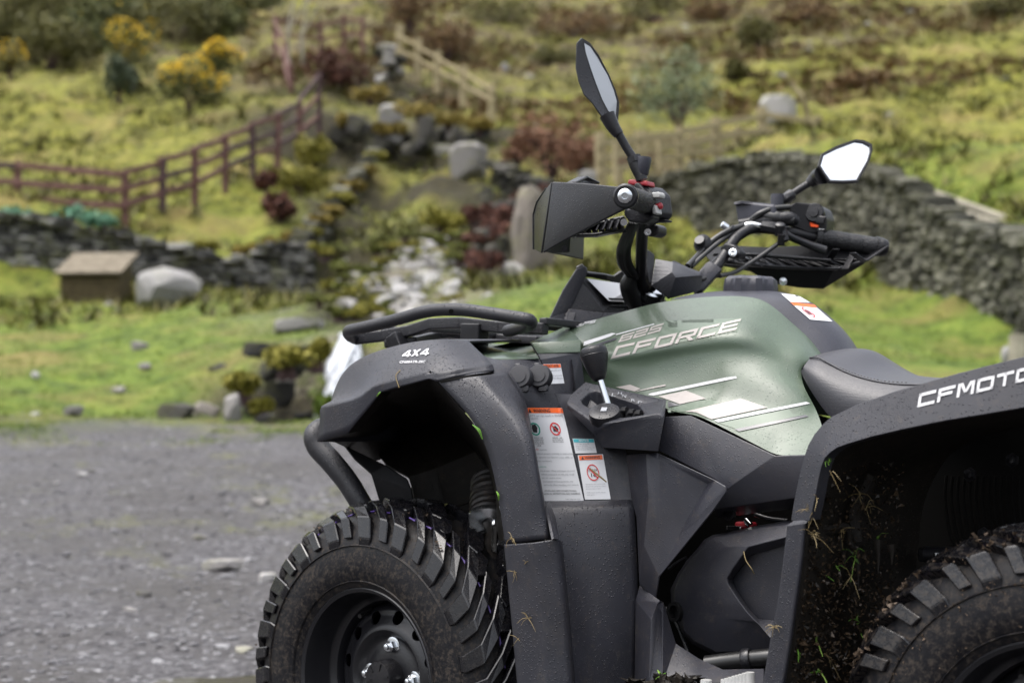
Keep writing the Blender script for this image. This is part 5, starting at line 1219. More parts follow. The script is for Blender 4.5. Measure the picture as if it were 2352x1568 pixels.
# fuel cap
cc = K4(1487, 190, 0); F = frame(cc - Vector((0, 0, .012)), (.05, 0, 1))
cp = MB(); n_ = 48; prof = [(.050, 0), (.050, .020), (.048, .034), (.040, .040), (0, .041)]
for i, (r_, h) in enumerate(prof): cp.v += [F @ Vector(((r_ + (.0028 * (1 if math.cos(8 * 2 * math.pi * k_ / n_) > -.3 else -1) if 0 < r_ and i < 4 else 0)) * math.cos(2 * math.pi * k_ / n_), (r_ + (.0028 * (1 if math.cos(8 * 2 * math.pi * k_ / n_) > -.3 else -1) if 0 < r_ and i < 4 else 0)) * math.sin(2 * math.pi * k_ / n_), h)) for k_ in range(n_)]
cp.f = [(i * n_ + k_, i * n_ + (k_ + 1) % n_, (i + 1) * n_ + (k_ + 1) % n_, (i + 1) * n_ + k_) for i in range(4) for k_ in range(n_)]
cp.build('fuel_cap', M['cover'], BIKE)
# ---- seat
def fr(p): return Vector((p.x, -p.y, p.z))
se_t = [K6(*t) for t in [(300,123,.075),(370,104,.06),(470,105,.05),(520,135,.045),(575,180,.04),(640,215,.04),(720,234,.04),(850,241,.04),(1000,246,.04)]]
se_s = [K6(*t) for t in [(262,146,.15),(300,146,.155),(350,172,.16),(420,208,.165),(500,236,.168),(590,255,.17),(680,263,.172),(800,264,.175),(1000,262,.18)]]
se_m = [K6(*t) for t in [(228,185,.175),(262,205,.19),(320,245,.20),(390,290,.205),(480,320,.21),(580,335,.21),(680,340,.215),(800,340,.22),(1000,340,.22)]]
se_b = [K6(*t) for t in [(222,205,.17),(250,262,.185),(300,340,.19),(350,405,.195),(420,450,.20),(540,450,.20),(680,440,.21),(800,440,.21),(1000,430,.22)]]
vs, fs = grid([[a + Vector((0,.0,-.02)) if 0 else a for a in se_t], se_s])
# top skin over to the far side
topg = [[fr(s), fr(t), Vector((t.x, 0, t.z + .006)), t, s] for t, s in zip(se_t, se_s)]
seat = empty('seat', (0, 0, 0), 0, BIKE)
band(topg, 'vinyl', 'seat_top', sub=2, parent=seat)
band([[s, m_, b] for s, m_, b in zip(se_s, se_m, se_b)], 'vinyltex', 'seat_side', sub=2, parent=seat)
band([[fr(s), fr(m_), fr(b)] for s, m_, b in zip(se_s, se_m, se_b)], 'vinyltex', 'seat_side', sub=2, parent=seat, face_cam=False)
panel('seat_front', [se_s[0], se_m[0], se_b[0], fr(se_b[0]), fr(se_m[0]), fr(se_s[0]), se_t[0], fr(se_t[0])], [(0,1,4,5),(1,2,3,4),(0,5,7,6)], 'vinyltex', parent=seat)
sm_ = spline(se_s, 8)
seam = MB().tube([p + Vector((0, -.0005, .0015)) for p in sm_], .0016, 6, 1); seam.build('seam_piping', M['vinyl'], seat)
st = MB(); s2 = spline([K6(*t) for t in [(290,138,.14),(345,166,.148),(420,200,.155),(500,229,.16),(590,249,.162),(700,257,.165)]], 12)
for i in range(0, len(s2) - 1, 2): st.tube([s2[i] + Vector((0, -.0015, .002)), s2[i].lerp(s2[i + 1], .9) + Vector((0, -.0015, .002))], .0008, 4, 1)
st.build('stitching', M['black'], seat)
# ---- instrument pod
Q = {'a':K3(225,1575,.20),'b':K3(262,1525,.185),'c':K3(330,1385,.16),'d':K3(402,1274,.14),'e':K3(438,1257,.13),'f':K3(458,1268,.12),'g':K3(460,1296,.12),'h':K3(408,1405,.135),'i':K3(372,1482,.15),'j':K3(350,1500,.155),'k':K3(362,1575,.16)}
vs = list(Q.values()); pod = panel('instrument_pod', vs, [(0,1,9,10),(1,2,8,9),(2,3,7,8),(3,4,6,7),(4,5,6)], 'plastic', bevel=.004, seg=3, solid=.006)
rim_ = [K3(404,1325,.12),K3(456,1298,.11),K3(560,1306,.05),K3(602,1312,.02),K3(640,1284,.01),K3(672,1300,-.02),K3(720,1400,-.04),K3(722,1495,-.01),K3(540,1482,.09),K3(500,1450,.10)]
scr = [K3(415,1328,.118),K3(470,1330,.09),K3(560,1345,.04),K3(655,1366,.0),K3(700,1380,-.02),K3(705,1474,-.005),K3(552,1470,.082),K3(520,1440,.09)]
panel('pod_hood', [K3(402,1274,.14),K3(438,1257,.13),K3(460,1295,.11),K3(560,1304,.05),K3(602,1311,.02),K3(640,1284,.01),K3(672,1300,-.02),K3(740,1385,-.05),K3(740,1420,-.05),K3(655,1360,-.01),K3(560,1338,.045),K3(470,1322,.092),K3(412,1322,.12)], [(0,1,2,11,12),(2,3,10,11),(3,4,10),(4,5,6,9,10),(6,7,8,9)], 'black', bevel=.003, solid=.008)
panel('pod_face', [K3(412,1322,.122),K3(372,1482,.15),K3(540,1498,.10),K3(730,1500,-.02),K3(740,1400,-.05),K3(655,1360,.0)], [(0,1,2),(0,2,5),(2,3,4,5)], 'black', solid=.006)
panel('display_bezel', [p + Vector((.004,-.004,.003)) for p in [K3(413,1325,.118),K3(655,1362,.0),K3(708,1376,-.02),K3(712,1484,-.008),K3(545,1482,.085)]], [(0,1,2,3,4)], 'black', bevel=.002, solid=.004)
dsp = panel('display', [p + Vector((.008,-.007,.005)) for p in [K3(446,1340,.104),K3(655,1370,.0),K3(700,1380,-.02),K3(704,1466,-.008),K3(562,1458,.078)]], [(0,1,2,3,4)], 'screen')
panel('display_frame', [p + Vector((.011,-.010,.007)) for p in [K3(556,1447,.08),K3(700,1452,-.008),K3(702,1463,-.008),K3(560,1458,.078)]], [(0,1,2,3)], 'black')
panel('pod_base', [K3(362,1480,.155),K3(382,1482,.15),K3(545,1500,.10),K3(735,1498,-.01),K3(740,1560,.02),K3(560,1540,.10),K3(505,1568,.12),K3(340,1610,.19),K3(350,1502,.16)], [(0,1,2,6,7,8),(2,3,4,5,6)], 'plastic', bevel=.004, solid=.004)
panel('pod_base', [K3(345,1500,.158),K3(400,1500,.155),K3(380,1568,.165),K3(365,1600,.17),K3(320,1600,.19)], [(0,1,2,3,4)], 'plastic', bevel=.004, solid=.004)

# ---- handlebar
bar = empty('handlebar', (0, 0, 0), 0, BIKE)
def on(name, mb, m_, parent=None, **kw): return mb.build(name, M[m_], parent or bar, **kw)
nb = [K3(650,893,.43),K3(700,905,.37),K3(745,955,.285),K3(752,1010,.235),K3(742,1100,.19),K3(738,1250,.125),K3(738,1330,.085),K3(752,1372,.06),K3(800,1395,.03)]
on('handlebar_tube', MB().tube(nb, .0112, 14, 6), 'black')
fb = [K3(820,1395,-.02),K3(1000,1370,-.06),K3(1110,1285,-.09),K3(1165,1215,-.12),K3(1205,1150,-.145),K3(1255,1095,-.175),K3(1340,1062,-.21),K3(1500,1080,-.27),K3(1690,1115,-.33),K3(1985,1152,-.43)]
on('handlebar_tube', MB().tube(fb, .0112, 14, 6), 'black')
# far grip
ga, gb_ = K3(1665,1108,-.325), K3(1975,1158,-.425); F = frame(ga, gb_ - ga); gl = (gb_ - ga).length
prof = [(.0215, -.01), (.023, 0), (.0185, .004)]
for i in range(4):
    a = .004 + (gl - .012) * i / 4; b = .004 + (gl - .012) * (i + 1) / 4; prof += [(.0186, a + .002), (.0186, b - .002), (.0172, b - .001), (.0172, b)]
prof += [(.021, gl - .006), (.021, gl), (.012, gl + .004)]
on('grip', MB().lathe(prof, F, 28), 'rubber'); on('bar_end', MB().lathe([(.018, gl), (.0205, gl + .006), (.017, gl + .018), (0, gl + .019)], F, 24), 'black')
# near grip (seen end on) and its end bolt
ga, gb_ = K3(765,930,.285), K3(668,898,.425); F = frame(ga, gb_ - ga); gl = (gb_ - ga).length
prof = [(.021, 0)]
for i in range(14): prof += [(.0195, gl * .07 * i + .002), (.0195, gl * .07 * i + .006), (.017, gl * .07 * i + .008)]
on('grip', MB().lathe(prof + [(.0, gl)], F, 28), 'rubber')
ec = K3(650,893,.468); F = frame(ec - (gb_ - ga).normalized() * .012, (CAML - ec).normalized() + (gb_ - ga).normalized())
on('bar_end', MB().lathe([(.021, -.01), (.0215, .008), (.018, .012), (.0, .012)], F, 28), 'black'); nbolt = on('end_bolt', MB().lathe([(.0125, .012), (.0125, .015), (.0105, .017), (.0055, .0175), (.0045, .014), (0, .014)], F, 24), 'steel')
# near switch cluster
on('switch_housing', MB().prism([K3(665,850,.285),K3(760,838,.285),K3(800,880,.285),K3(812,985,.285),K3(790,1012,.285),K3(660,1022,.285),K3(640,990,.285)], Vector((.01,.05,0))), 'black', bevel=.006, seg=3)
on('switch_housing', MB().prism([K3(655,960,.292),K3(700,950,.292),K3(790,985,.292),K3(800,1010,.292),K3(750,1040,.292),K3(660,1025,.292)], Vector((.0,.03,0))), 'black', bevel=.005)
on('red_switch', MB().prism([K3(664,836,.29),K3(668,808,.29),K3(700,806,.29),K3(722,818,.29),K3(765,812,.29),K3(770,842,.29)], Vector((0,.03,0))), 'red', bevel=.003)
on('switch_bracket', MB().prism([K3(700,828,.296),K3(722,822,.296),K3(760,870,.296),K3(792,910,.296),K3(775,930,.296),K3(700,850,.296)], Vector((0,.012,0))), 'black', bevel=.003)
on('rocker_button', MB().prism([K3(790,876,.30),K3(828,871,.30),K3(836,884,.30),K3(834,903,.30),K3(800,904,.30)], Vector((0,.02,0))), 'greybtn', bevel=.002)
on('rocker_button', MB().prism([K3(790,944,.30),K3(812,940,.30),K3(820,985,.30),K3(798,990,.30)], Vector((0,.02,0))), 'greybtn', bevel=.002)
on('horn_button', MB().lathe([(.0062,0),(.0062,.012),(.004,.014),(0,.0145)], frame(K3(815,952,.285), (1,-.2,.1)), 18), 'red')
on('toggle', MB().prism([K3(820,945,.26),K3(855,935,.26),K3(858,945,.26),K3(832,962,.26)], Vector((0,.01,0))), 'black', bevel=.001)
on('toggle', MB().prism([K3(825,982,.26),K3(850,978,.26),K3(852,998,.26),K3(830,1002,.26)], Vector((0,.012,0))), 'black', bevel=.001)
on('lever_perch', MB().prism([K3(745,1008,.26),K3(830,1012,.26),K3(875,1018,.26),K3(868,1028,.26),K3(800,1030,.26),K3(760,1050,.26)], Vector((0,.02,0))), 'black', bevel=.002)
on('bar_clamp', MB().prism([K3(752,1045,.235),K3(800,1036,.235),K3(826,1050,.235),K3(824,1090,.235),K3(800,1106,.235),K3(752,1100,.235)], Vector((0,.035,0))), 'black', bevel=.004)
on('clamp_bolt', MB().lathe([(.0065,0),(.0065,.004),(.003,.0045),(0,.003)], frame(K3(772,1082,.238), CAML - K3(772,1082,.238)), 16), 'steel')
on('clamp_bolt', MB().lathe([(.0065,0),(.0065,.006),(0,.006)], frame(K3(648,1031,.30), CAML - K3(648,1031,.30)), 16), 'steel')
for i, (x0, x1) in enumerate(((700,655),(712,672),(690,645))):
    on('wire_sleeve', MB().tube([K3(x0,1030,.24),K3(x1+8,1110,.22),K3(x1-12,1180,.19),K3(x1-4,1250,.15),K3(x1+30,1300,.12),K3(x1+50,1340,.08),K3(x1+55,1420,.06)], [.006,.0075,.0095,.0095,.008,.0085,.008], 10, 6), 'hose')
on('wire_bundle', MB().tube([K3(690,1300,.11),K3(672,1360,.1),K3(690,1420,.08),K3(720,1500,.06)], [.012,.018,.018,.010], 12, 5), 'hose')
on('steering_column', MB().tube([K3(745,1360,.06),K3(780,1420,.02),K3(760,1560,.0)], [.02,.022,.024], 14, 4), 'darkvoid')
on('ignition_barrel', MB().lathe([(.030,0),(.030,.016),(.026,.020),(0,.021)], frame(K3(785,1418,.03), (.5,-.3,.8)), 28), 'steel')
for i in range(5): on('ratchet_ring', MB().lathe([(.034,0),(.034,.003)], frame(K3(782,1436 + i * 7,.03), (.5,-.3,.8)), 28), 'blackdry')
# pad over the clamp
pd = {'a':K3(812,1222,.045),'b':K3(905,1238,.03),'c':K3(1052,1292,-.03),'d':K3(1060,1312,-.03),'e':K3(1048,1388,-.02),'f':K3(880,1432,.045),'g':K3(790,1362,.065),'h':K3(900,1290,.055),'i':K3(918,1320,.055),'j':K3(1035,1310,-.005)}
nk = list(pd); ix = {c: i for i, c in enumerate(nk)}
on('bar_pad', MB(), 'pad') if 0 else None
panel('bar_pad', [pd[c] for c in nk], F4_('abhg','bcjh','cdj','hji','ghif','ijdef'.replace('ijdef','jdefi')), 'padtex', bevel=.005, seg=3, solid=.02, parent=bar)
panel('bar_pad_badge', [K3(900,1268,.06),K3(960,1282,.03),K3(985,1300,.02),K3(915,1295,.055)], [(0,1,2,3)], 'steel', parent=bar) if 0 else None
panel('bar_pad_top', [K3(860,1240,.03),K3(905,1236,.02),K3(985,1262,-.02),K3(992,1290,.0),K3(905,1290,.05),K3(870,1262,.04)], [(0,1,2,3,4,5)], 'plastic', bevel=.004, solid=.01, parent=bar)
panel('pad_guard', [K3(766,1178,.075),K3(775,1172,.07),K3(812,1200,.055),K3(810,1240,.055),K3(796,1350,.075),K3(782,1350,.08),K3(765,1260,.085)], [(0,1,2,3,6),(6,3,4,5)], 'black', bevel=.003, solid=.006, parent=bar)
panel('bar_pad_arm', [K3(1046,1278,-.05),K3(1080,1240,-.075),K3(1100,1226,-.08),K3(1168,1276,-.085),K3(1060,1392,-.045),K3(1040,1388,-.03)], [(0,1,2,3,4,5)], 'plastic', bevel=.006, seg=3, solid=.035, parent=bar)
# clamp block and bolt on the far side
on('bar_clamp', MB().prism([K3(1145,1165,-.12),K3(1175,1135,-.12),K3(1225,1150,-.12),K3(1258,1190,-.12),K3(1248,1218,-.12),K3(1205,1222,-.12),K3(1165,1195,-.12)], Vector((0,.03,0))), 'black', bevel=.005, seg=3)
on('clamp_bolt', MB().lathe([(.0085,0),(.0085,.005),(.0045,.006),(0,.003)], frame(K3(1219,1192,-.115), (.3,-1,.2)), 18), 'steel')
# ---- near hand guard
hg = empty('hand_guard', (0, 0, 0), 0, bar)
side = [K3(272,820,.40),K3(430,826,.42),K3(640,848,.45),K3(690,862,.455),K3(704,895,.455),K3(690,930,.455),K3(660,958,.45),K3(500,1040,.43),K3(330,1130,.41),K3(222,1192,.40)]
frt = [K3(268,820,.395),K3(240,858,.36),K3(192,930,.33),K3(176,990,.32),K3(177,1172,.32),K3(213,1192,.39)]
so_ = panel('guard_shell', side, [tuple(range(10))], 'black', bevel=.004, seg=3, solid=.005, parent=bar)
so_.name = 'guard_shell'
vsF = [K3(268,821,.397),K3(219,1192,.397),K3(213,1192,.37),K3(264,823,.38)]
panel('guard_front', frt, [tuple(range(6))], 'black', bevel=.005, seg=3, solid=.004, parent=bar)
wrap = [[K3(240,858,.36),fwd(K3(240,858,.36),.15)+Vector((-.03,0,0))],[K3(192,930,.33),fwd(K3(192,930,.33),.12)+Vector((-.03,0,0))],[K3(176,990,.32),fwd(K3(176,990,.32),.10)+Vector((-.03,0,0))],[K3(177,1172,.32),fwd(K3(177,1172,.32),.12)+Vector((-.02,0,0))]]
band(wrap, 'black', 'guard_front', bevel=.004, solid=.004, parent=bar)
panel('guard_top', [K3(388,822,.34),K3(430,797,.30),K3(495,828,.26),K3(440,803,.28)], [(0,1,2),(0,3,1)], 'black', parent=bar, solid=.004)
sq('guard_top', [K3(380,824,.33),K3(432,798,.29),K3(492,826,.25)], .022, .005, 'black', bar)
sq('guard_bracket', [K3(395,1100,.30),K3(500,1045,.28),K3(640,1012,.26)], .03, .006, 'black', bar); sq('guard_bracket', [K3(390,1100,.30),K3(500,1098,.28),K3(640,1072,.26)], .03, .006, 'black', bar)
for i in range(6):
    x = 430 + i * 34; sq('guard_rib', [K3(x,1078 - i * 4,.285),K3(x + 16,1040 - i * 4,.28),K3(x + 32,1078 - i * 4,.275)], .022, .004, 'black', bar)
panel('guard_foot', [K3(225,1178,.39),K3(300,1125,.36),K3(376,1092,.33),K3(368,1196,.30),K3(300,1190,.32),K3(232,1186,.36)], [(0,1,2,3,4,5)], 'black', bevel=.004, solid=.01, parent=bar)
on('guard_screw', MB().lathe([(.006,0),(.006,.002),(0,.0025)], frame(K3(335,1170,.335), (1,-1,-.3)), 14), 'rim')
# ---- far hand guard, seen from inside and below
fg_t = [K3(1035,1150,-.12),K3(1180,1165,-.16),K3(1400,1185,-.22),K3(1600,1200,-.28),K3(1760,1215,-.33),K3(1880,1210,-.38),K3(1990,1150,-.435)]
fg_m = [K3(1110,1240,-.15),K3(1290,1258,-.19),K3(1440,1270,-.24),K3(1600,1278,-.29),K3(1745,1278,-.335),K3(1890,1235,-.385),K3(1994,1165,-.438)]
off = Vector((-.05, 0, 0))
fg_o = [K3(1115,1250,-.17),K3(1310,1290,-.22),K3(1420,1350,-.26),K3(1560,1374,-.31),K3(1690,1380,-.35),K3(1900,1252,-.40),K3(1996,1168,-.44)]
fg_i = [K3(1050,1170,-.20),K3(1180,1150,-.24),K3(1400,1160,-.29),K3(1600,1150,-.33),K3(1760,1150,-.37),K3(1880,1150,-.41),K3(1990,1150,-.44)]
band([fg_i, fg_m], 'blackdry', 'guard_shell', bevel=.003, solid=.004, parent=bar)
band([fg_m, fg_o], 'blackdry', 'guard_flap', bevel=.004, solid=.004, parent=bar)
sq('guard_truss_bar', [p + Vector((.012,-.012,.0)) for p in [K3(1110,1205,-.15),K3(1290,1205,-.19),K3(1500,1220,-.25),K3(1700,1235,-.31)]], .02, .006, 'black', bar)
sq('guard_truss_bar', [p + Vector((.012,-.012,.0)) for p in fg_m], .02, .006, 'black', bar)
for i in range(13):
    t = i / 13 * 6; j = int(t); f = t - j
    a = fg_m[j].lerp(fg_m[min(j + 1, 6)], f) + Vector((.012,-.012,0)); x = 1110 + i * 55; b = K3(x + 30, 1206 + i * 2.4, -.17 - i * .019) + Vector((.012,-.012,0))
    if i < 11: sq('guard_rib', [a, b, fg_m[j].lerp(fg_m[min(j + 1, 6)], f) + (fg_m[min(j + 1, 6)] - fg_m[j]) * .45 + Vector((.012,-.012,0))], .016, .003, 'black', bar)
for a, b in (((1700,1240),(1790,1275)),((1790,1275),(1830,1200)),((1830,1200),(1880,1235)),((1740,1180),(1700,1240))):
    sq('guard_rib', [K3(*a, -.33) + Vector((.012,-.012,0)), K3(*b, -.36) + Vector((.012,-.012,0))], .016, .003, 'black', bar)
on('guard_screw', MB().lathe([(.009,0),(.008,.004),(.0,.006)], frame(K3(1480,1340,-.27), CAML - K3(1480,1340,-.27)), 18), 'steel')
on('guard_nut', MB().lathe([(.018,0),(.018,.02),(.010,.024),(0,.024)], frame(K3(1058,1150,-.12), (.5,-.8,.1)), 20), 'black')
on('guard_nut', MB().lathe([(.010,0),(.010,.012),(0,.012)], frame(K3(1050,1140,-.10), (.2,-1,.6)), 16), 'rim')
# throttle box, dial and marker
tb = on('throttle_box', MB().prism([K3(1512,940,-.27),K3(1545,925,-.27),K3(1640,935,-.30),K3(1690,960,-.31),K3(1706,1010,-.315),K3(1700,1085,-.315),K3(1620,1095,-.30),K3(1530,1060,-.275),K3(1500,1040,-.265)], Vector((.0,.045,.0))), 'black', bevel=.007, seg=3)
dc = K3(1650,985,-.302); F = frame(dc + Vector((0,-.002,0)), (.15,-1,.1))
on('mode_dial', MB().lathe([(.0205,-.004),(.0205,.006),(.018,.009),(0,.0095)], F, 32), 'black', tb); on('mode_dial', MB().lathe([(.011,.009),(.010,.013),(0,.0135)], F, 24), 'black', tb)
on('dial_pointer', MB().prism([K3(1655,995,-.29),K3(1705,1000,-.29),K3(1690,1045,-.29),K3(1640,1035,-.29)], Vector((0,.008,0))), 'black', tb, bevel=.003)
on('orange_marker', MB().prism([K3(1620,1030,-.294),K3(1645,1042,-.294),K3(1664,1046,-.294),K3(1660,1056,-.294),K3(1625,1054,-.294)], Vector((0,.004,0))), 'orange', tb)
for a, b in (((1592,942),(1612,944)),((1592,955),(1612,957)),((1614,951),(1630,945)),((1665,1066),(1695,1068))):
    sq('dial_scale', [K3(*a, -.2915), K3(*b, -.2945)], .0012, .0012, 'letter', tb)
# brake reservoir
on('brake_reservoir', MB().prism([K3(1224,930,-.225),K3(1262,921,-.225),K3(1432,940,-.225),K3(1440,1010,-.225),K3(1400,1035,-.225),K3(1240,1035,-.225)], Vector((0,.045,0))), 'cover', bevel=.006, seg=3)
on('reservoir_lid', MB().prism([K3(1219,926,-.217),K3(1262,918,-.217),K3(1436,938,-.247),K3(1438,952,-.247),K3(1262,936,-.217),K3(1222,944,-.217)], Vector((0,.05,0))), 'cover', bevel=.003)
on('sight_glass', MB().lathe([(.0085,0),(.0085,.003),(.006,.003),(.006,.001),(0,.001)], frame(K3(1348,995,-.232), (.1,-1,.1)), 20), 'rim')
on('master_cylinder', MB().tube([K3(1250,1040,-.21),K3(1350,1030,-.225),K3(1500,1010,-.25),K3(1555,1025,-.265)], [.010,.014,.015,.010], 12, 4), 'black')
on('rubber_boot', MB().tube([K3(1380,1000,-.23),K3(1440,1010,-.24),K3(1500,1020,-.25),K3(1540,1022,-.255)], [.014,.017,.013,.010], 12, 5), 'hose')
on('banjo_bolt', MB().lathe([(.0075,0),(.0075,.014),(.005,.016),(0,.016)], frame(K3(1190,1062,-.16), (-.6,-.5,.5)), 12), 'steel')
on('banjo_bolt', MB().lathe([(.010,0),(.010,.006),(0,.006)], frame(K3(1215,1072,-.165), (-.6,-.5,.5)), 12), 'rim')
on('clutch_cable', MB().tube([K3(1222,1088,-.17),K3(1262,1058,-.185),K3(1310,1042,-.195),K3(1370,1052,-.21)], .0062, 12, 6), 'chrome')
on('brake_lever', MB().tube([K3(1400,1055,-.205),K3(1440,1078,-.215),K3(1520,1110,-.24),K3(1620,1150,-.27),K3(1700,1180,-.29)], [.010,.0085,.0075,.0085,.010], 10, 5), 'black')
on('brake_lever', MB().tube([K3(1470,1055,-.225),K3(1510,1098,-.23),K3(1600,1140,-.262),K3(1695,1168,-.285)], [.006,.006,.006,.005], 10, 5), 'rim')
on('lever_pivot', MB().lathe([(.011,-.012),(.011,.012),(.007,.015),(0,.015)], frame(K3(1462,1070,-.215), (.3,-.4,.9)), 18), 'rim')
on('lever_pivot', MB().lathe([(.008,-.012),(.008,.012)], frame(K3(1470,1120,-.215), (.3,-.4,.9)), 18), 'black')
on('lever_perch', MB().tube([K3(1370,1050,-.205),K3(1420,1060,-.21),K3(1470,1075,-.22),K3(1490,1130,-.22)], [.012,.013,.012,.009], 8, 4), 'black')
on('brake_hose', MB().tube([K3(980,1262,-.03),K3(1030,1210,-.08),K3(1090,1145,-.12),K3(1180,1082,-.15),K3(1280,1045,-.19)], .0062, 10, 6), 'hose')
on('brake_hose', MB().tube([K3(1310,1020,-.21),K3(1360,985,-.215),K3(1430,960,-.235),K3(1515,952,-.26)], .0062, 10, 6), 'hose')
on('brake_hose', MB().tube([K3(1000,1262,-.05),K3(1090,1180,-.1),K3(1180,1110,-.15),K3(1250,1070,-.18)], .005, 10, 6), 'hose')
on('brake_hose', MB().tube([K3(1150,1312,-.07),K3(1230,1290,-.12),K3(1330,1230,-.17),K3(1430,1160,-.21),K3(1470,1130,-.22)], .0045, 10, 6), 'hose')
on('brake_hose', MB().tube([K3(1050,1330,-.04),K3(1110,1316,-.08),K3(1200,1300,-.12)], .0045, 10, 6), 'hose')
# ---- mirrors
def mirror_obj(outline, depth_dir, glass, gmat, label, back=.022, vg=None):
    root = empty('mirror', (0, 0, 0), 0, bar) if 0 else None
    return None
nm = [K3(430,68,.33),K3(404,95,.34),K3(399,225,.345),K3(412,290,.345),K3(440,362,.345),K3(482,402,.34),K3(545,492,.335),K3(618,500,.30),K3(624,405,.29),K3(605,340,.29),K3(572,262,.29),K3(513,152,.30),K3(468,92,.31)]
cen = sum(nm, Vector()) / len(nm)
# rim plane carries the glass; the shell bulges forward behind it
gl_p = [K3(444,108,.322),K3(470,120,.318),K3(512,190,.308),K3(560,285,.298),K3(600,370,.292),K3(619,418,.29),K3(616,478,.292),K3(585,462,.30),K3(552,400,.306),K3(520,310,.312),K3(490,230,.318)]
rimp = [K3(430,70,.328),K3(470,94,.318),K3(514,152,.305),K3(572,262,.295),K3(606,345,.288),K3(624,408,.285),K3(618,500,.288),K3(572,470,.302),K3(535,400,.31),K3(500,310,.318),K3(470,225,.325),K3(440,130,.328)]
mirn = empty('mirror', (0, 0, 0), 0, BIKE); mirn['label'] = 'tall mirror standing on the near hand grip, seen nearly edge on'
mirf = empty('mirror', (0, 0, 0), 0, BIKE); mirf['label'] = 'far mirror showing bright sky in its glass'
bk = [K3(430,70,.333),K3(404,96,.335),K3(399,225,.335),K3(440,362,.335),K3(482,402,.332),K3(540,488,.322),K3(618,500,.289)]
vs = rimp + [K3(430,68,.345),K3(403,96,.36),K3(398,225,.365),K3(439,362,.36),K3(480,404,.35),K3(545,492,.335)]
# shell: fan from rim left edge to the bulged back
L_ = rimp; bkm = [K3(430,68,.335),K3(403,96,.345),K3(398,225,.35),K3(412,292,.35),K3(440,362,.348),K3(482,404,.342),K3(545,494,.325),K3(618,502,.292)]
vs = [L_[0]] + [L_[i] for i in (11,10,9,8,7,6)] + bkm
fs = [(0,7,8,1),(1,8,9,2),(2,9,10,3),(3,10,11),(3,11,12,4),(4,12,13,5),(5,13,14,6)]
panel('mirror_housing', vs, fs, 'black', parent=mirn, bevel=.003, seg=2, solid=.003)
n_ = len(rimp); c_ = sum(rimp, Vector()) / n_; inner = [p.lerp(c_, .10) for p in rimp]
mk('mirror_rim', rimp + inner, [(i, (i + 1) % n_, n_ + (i + 1) % n_, n_ + i) for i in range(n_)], M['black'], mirn, face_cam=True, bevel=.001, solid=.010)
mk('mirror_glass', [p.lerp(c_, .085) + Vector((-.002, 0, 0)) for p in rimp], [tuple(range(n_))], M['mirrorwet'], mirn, face_cam=True)
fshell = [p + Vector((-.030, .02, 0)) for p in inner]; 
mk('mirror_housing', rimp + fshell, [(i, (i + 1) % n_, n_ + (i + 1) % n_, n_ + i) for i in range(n_)] + [tuple(range(n_, 2 * n_))], M['black'], mirn, bevel=.004, seg=3)
MB().tube([K3(560,470,.315),K3(590,530,.31),K3(622,575,.305)], [.015,.0125,.0095], 16, 4).build('mirror_neck', M['black'], mirn)
MB().tube([K3(615,560,.305),K3(660,640,.295),K3(700,700,.288)], .0078, 14, 3).build('mirror_stalk', M['black'], mirn)
MB().tube([K3(695,688,.288),K3(712,735,.286),K3(735,790,.284),K3(742,812,.283)], [.0125,.0125,.011,.011], 14, 4).build('mirror_joint', M['black'], mirn)
MB().lathe([(.0135,0),(.0145,.006),(.0115,.030),(.010,.033)], frame(K3(752,690,.282), K3(742,800,.282) - K3(752,690,.282)), 18).build('mirror_mount', M['cover'], mirn)
MB().lathe([(.014,-.002),(.014,.008)], frame(K3(702,696,.288), K3(735,790,.284) - K3(702,696,.288)), 6).build('lock_nut', M['rim'], mirn)
fm = [K3(1682,672,-.33),K3(1760,632,-.35),K3(1860,597,-.37),K3(1905,602,-.38),K3(1946,622,-.39),K3(1948,655,-.39),K3(1932,710,-.385),K3(1872,818,-.37),K3(1790,822,-.355),K3(1722,820,-.34),K3(1690,775,-.335),K3(1664,735,-.33)]
nrm = Vector((.72, -.62, .38)).normalized(); c_ = sum(fm, Vector()) / len(fm)
# put the rim on one plane through its centre so that the glass is flat
def onplane(px, py): 
    d_w = ray(1148.4 + px * .43938, 57.4 + py * .43938); d_l = MINV.to_3x3() @ d_w; k_ = (c_ - CAML).dot(nrm) / d_l.dot(nrm); return CAML + d_l * k_
fm = [onplane(*t) for t in [(1682,672),(1760,632),(1860,597),(1905,602),(1946,622),(1948,655),(1932,710),(1872,818),(1790,822),(1722,820),(1690,775),(1664,735)]]
gm = [onplane(*t) for t in [(1694,680),(1765,645),(1858,610),(1900,616),(1932,634),(1934,656),(1920,706),(1862,808),(1790,811),(1728,809),(1698,768),(1678,735)]]
n_ = len(fm)
mk('mirror_rim', fm + gm, [(i, (i + 1) % n_, n_ + (i + 1) % n_, n_ + i) for i in range(n_)], M['black'], mirf, face_cam=True, bevel=.001, solid=.008)
mk('mirror_glass', [p - nrm * .003 for p in gm], [tuple(range(n_))], M['mirror'], mirf, face_cam=True)
mk('mirror_housing', fm + [p.lerp(c_, .35) - nrm * .035 for p in fm], [(i, (i + 1) % n_, n_ + (i + 1) % n_, n_ + i) for i in range(n_)] + [tuple(range(n_, 2 * n_))], M['black'], mirf, bevel=.004, seg=3)
MB().tube([onplane(1700,765) - nrm * .015,K3(1655,800,-.33),K3(1615,832,-.325)], [.020,.017,.011], 16, 4).build('mirror_neck', M['black'], mirf)
MB().tube([K3(1625,822,-.327),K3(1560,862,-.31),K3(1500,905,-.295)], .0078, 14, 3).build('mirror_stalk', M['black'], mirf)
MB().lathe([(.0125,-.006),(.0125,.012),(.009,.016)], frame(K3(1505,902,-.295), K3(1560,862,-.31) - K3(1500,905,-.295)), 8).build('lock_nut', M['rim'], mirf)
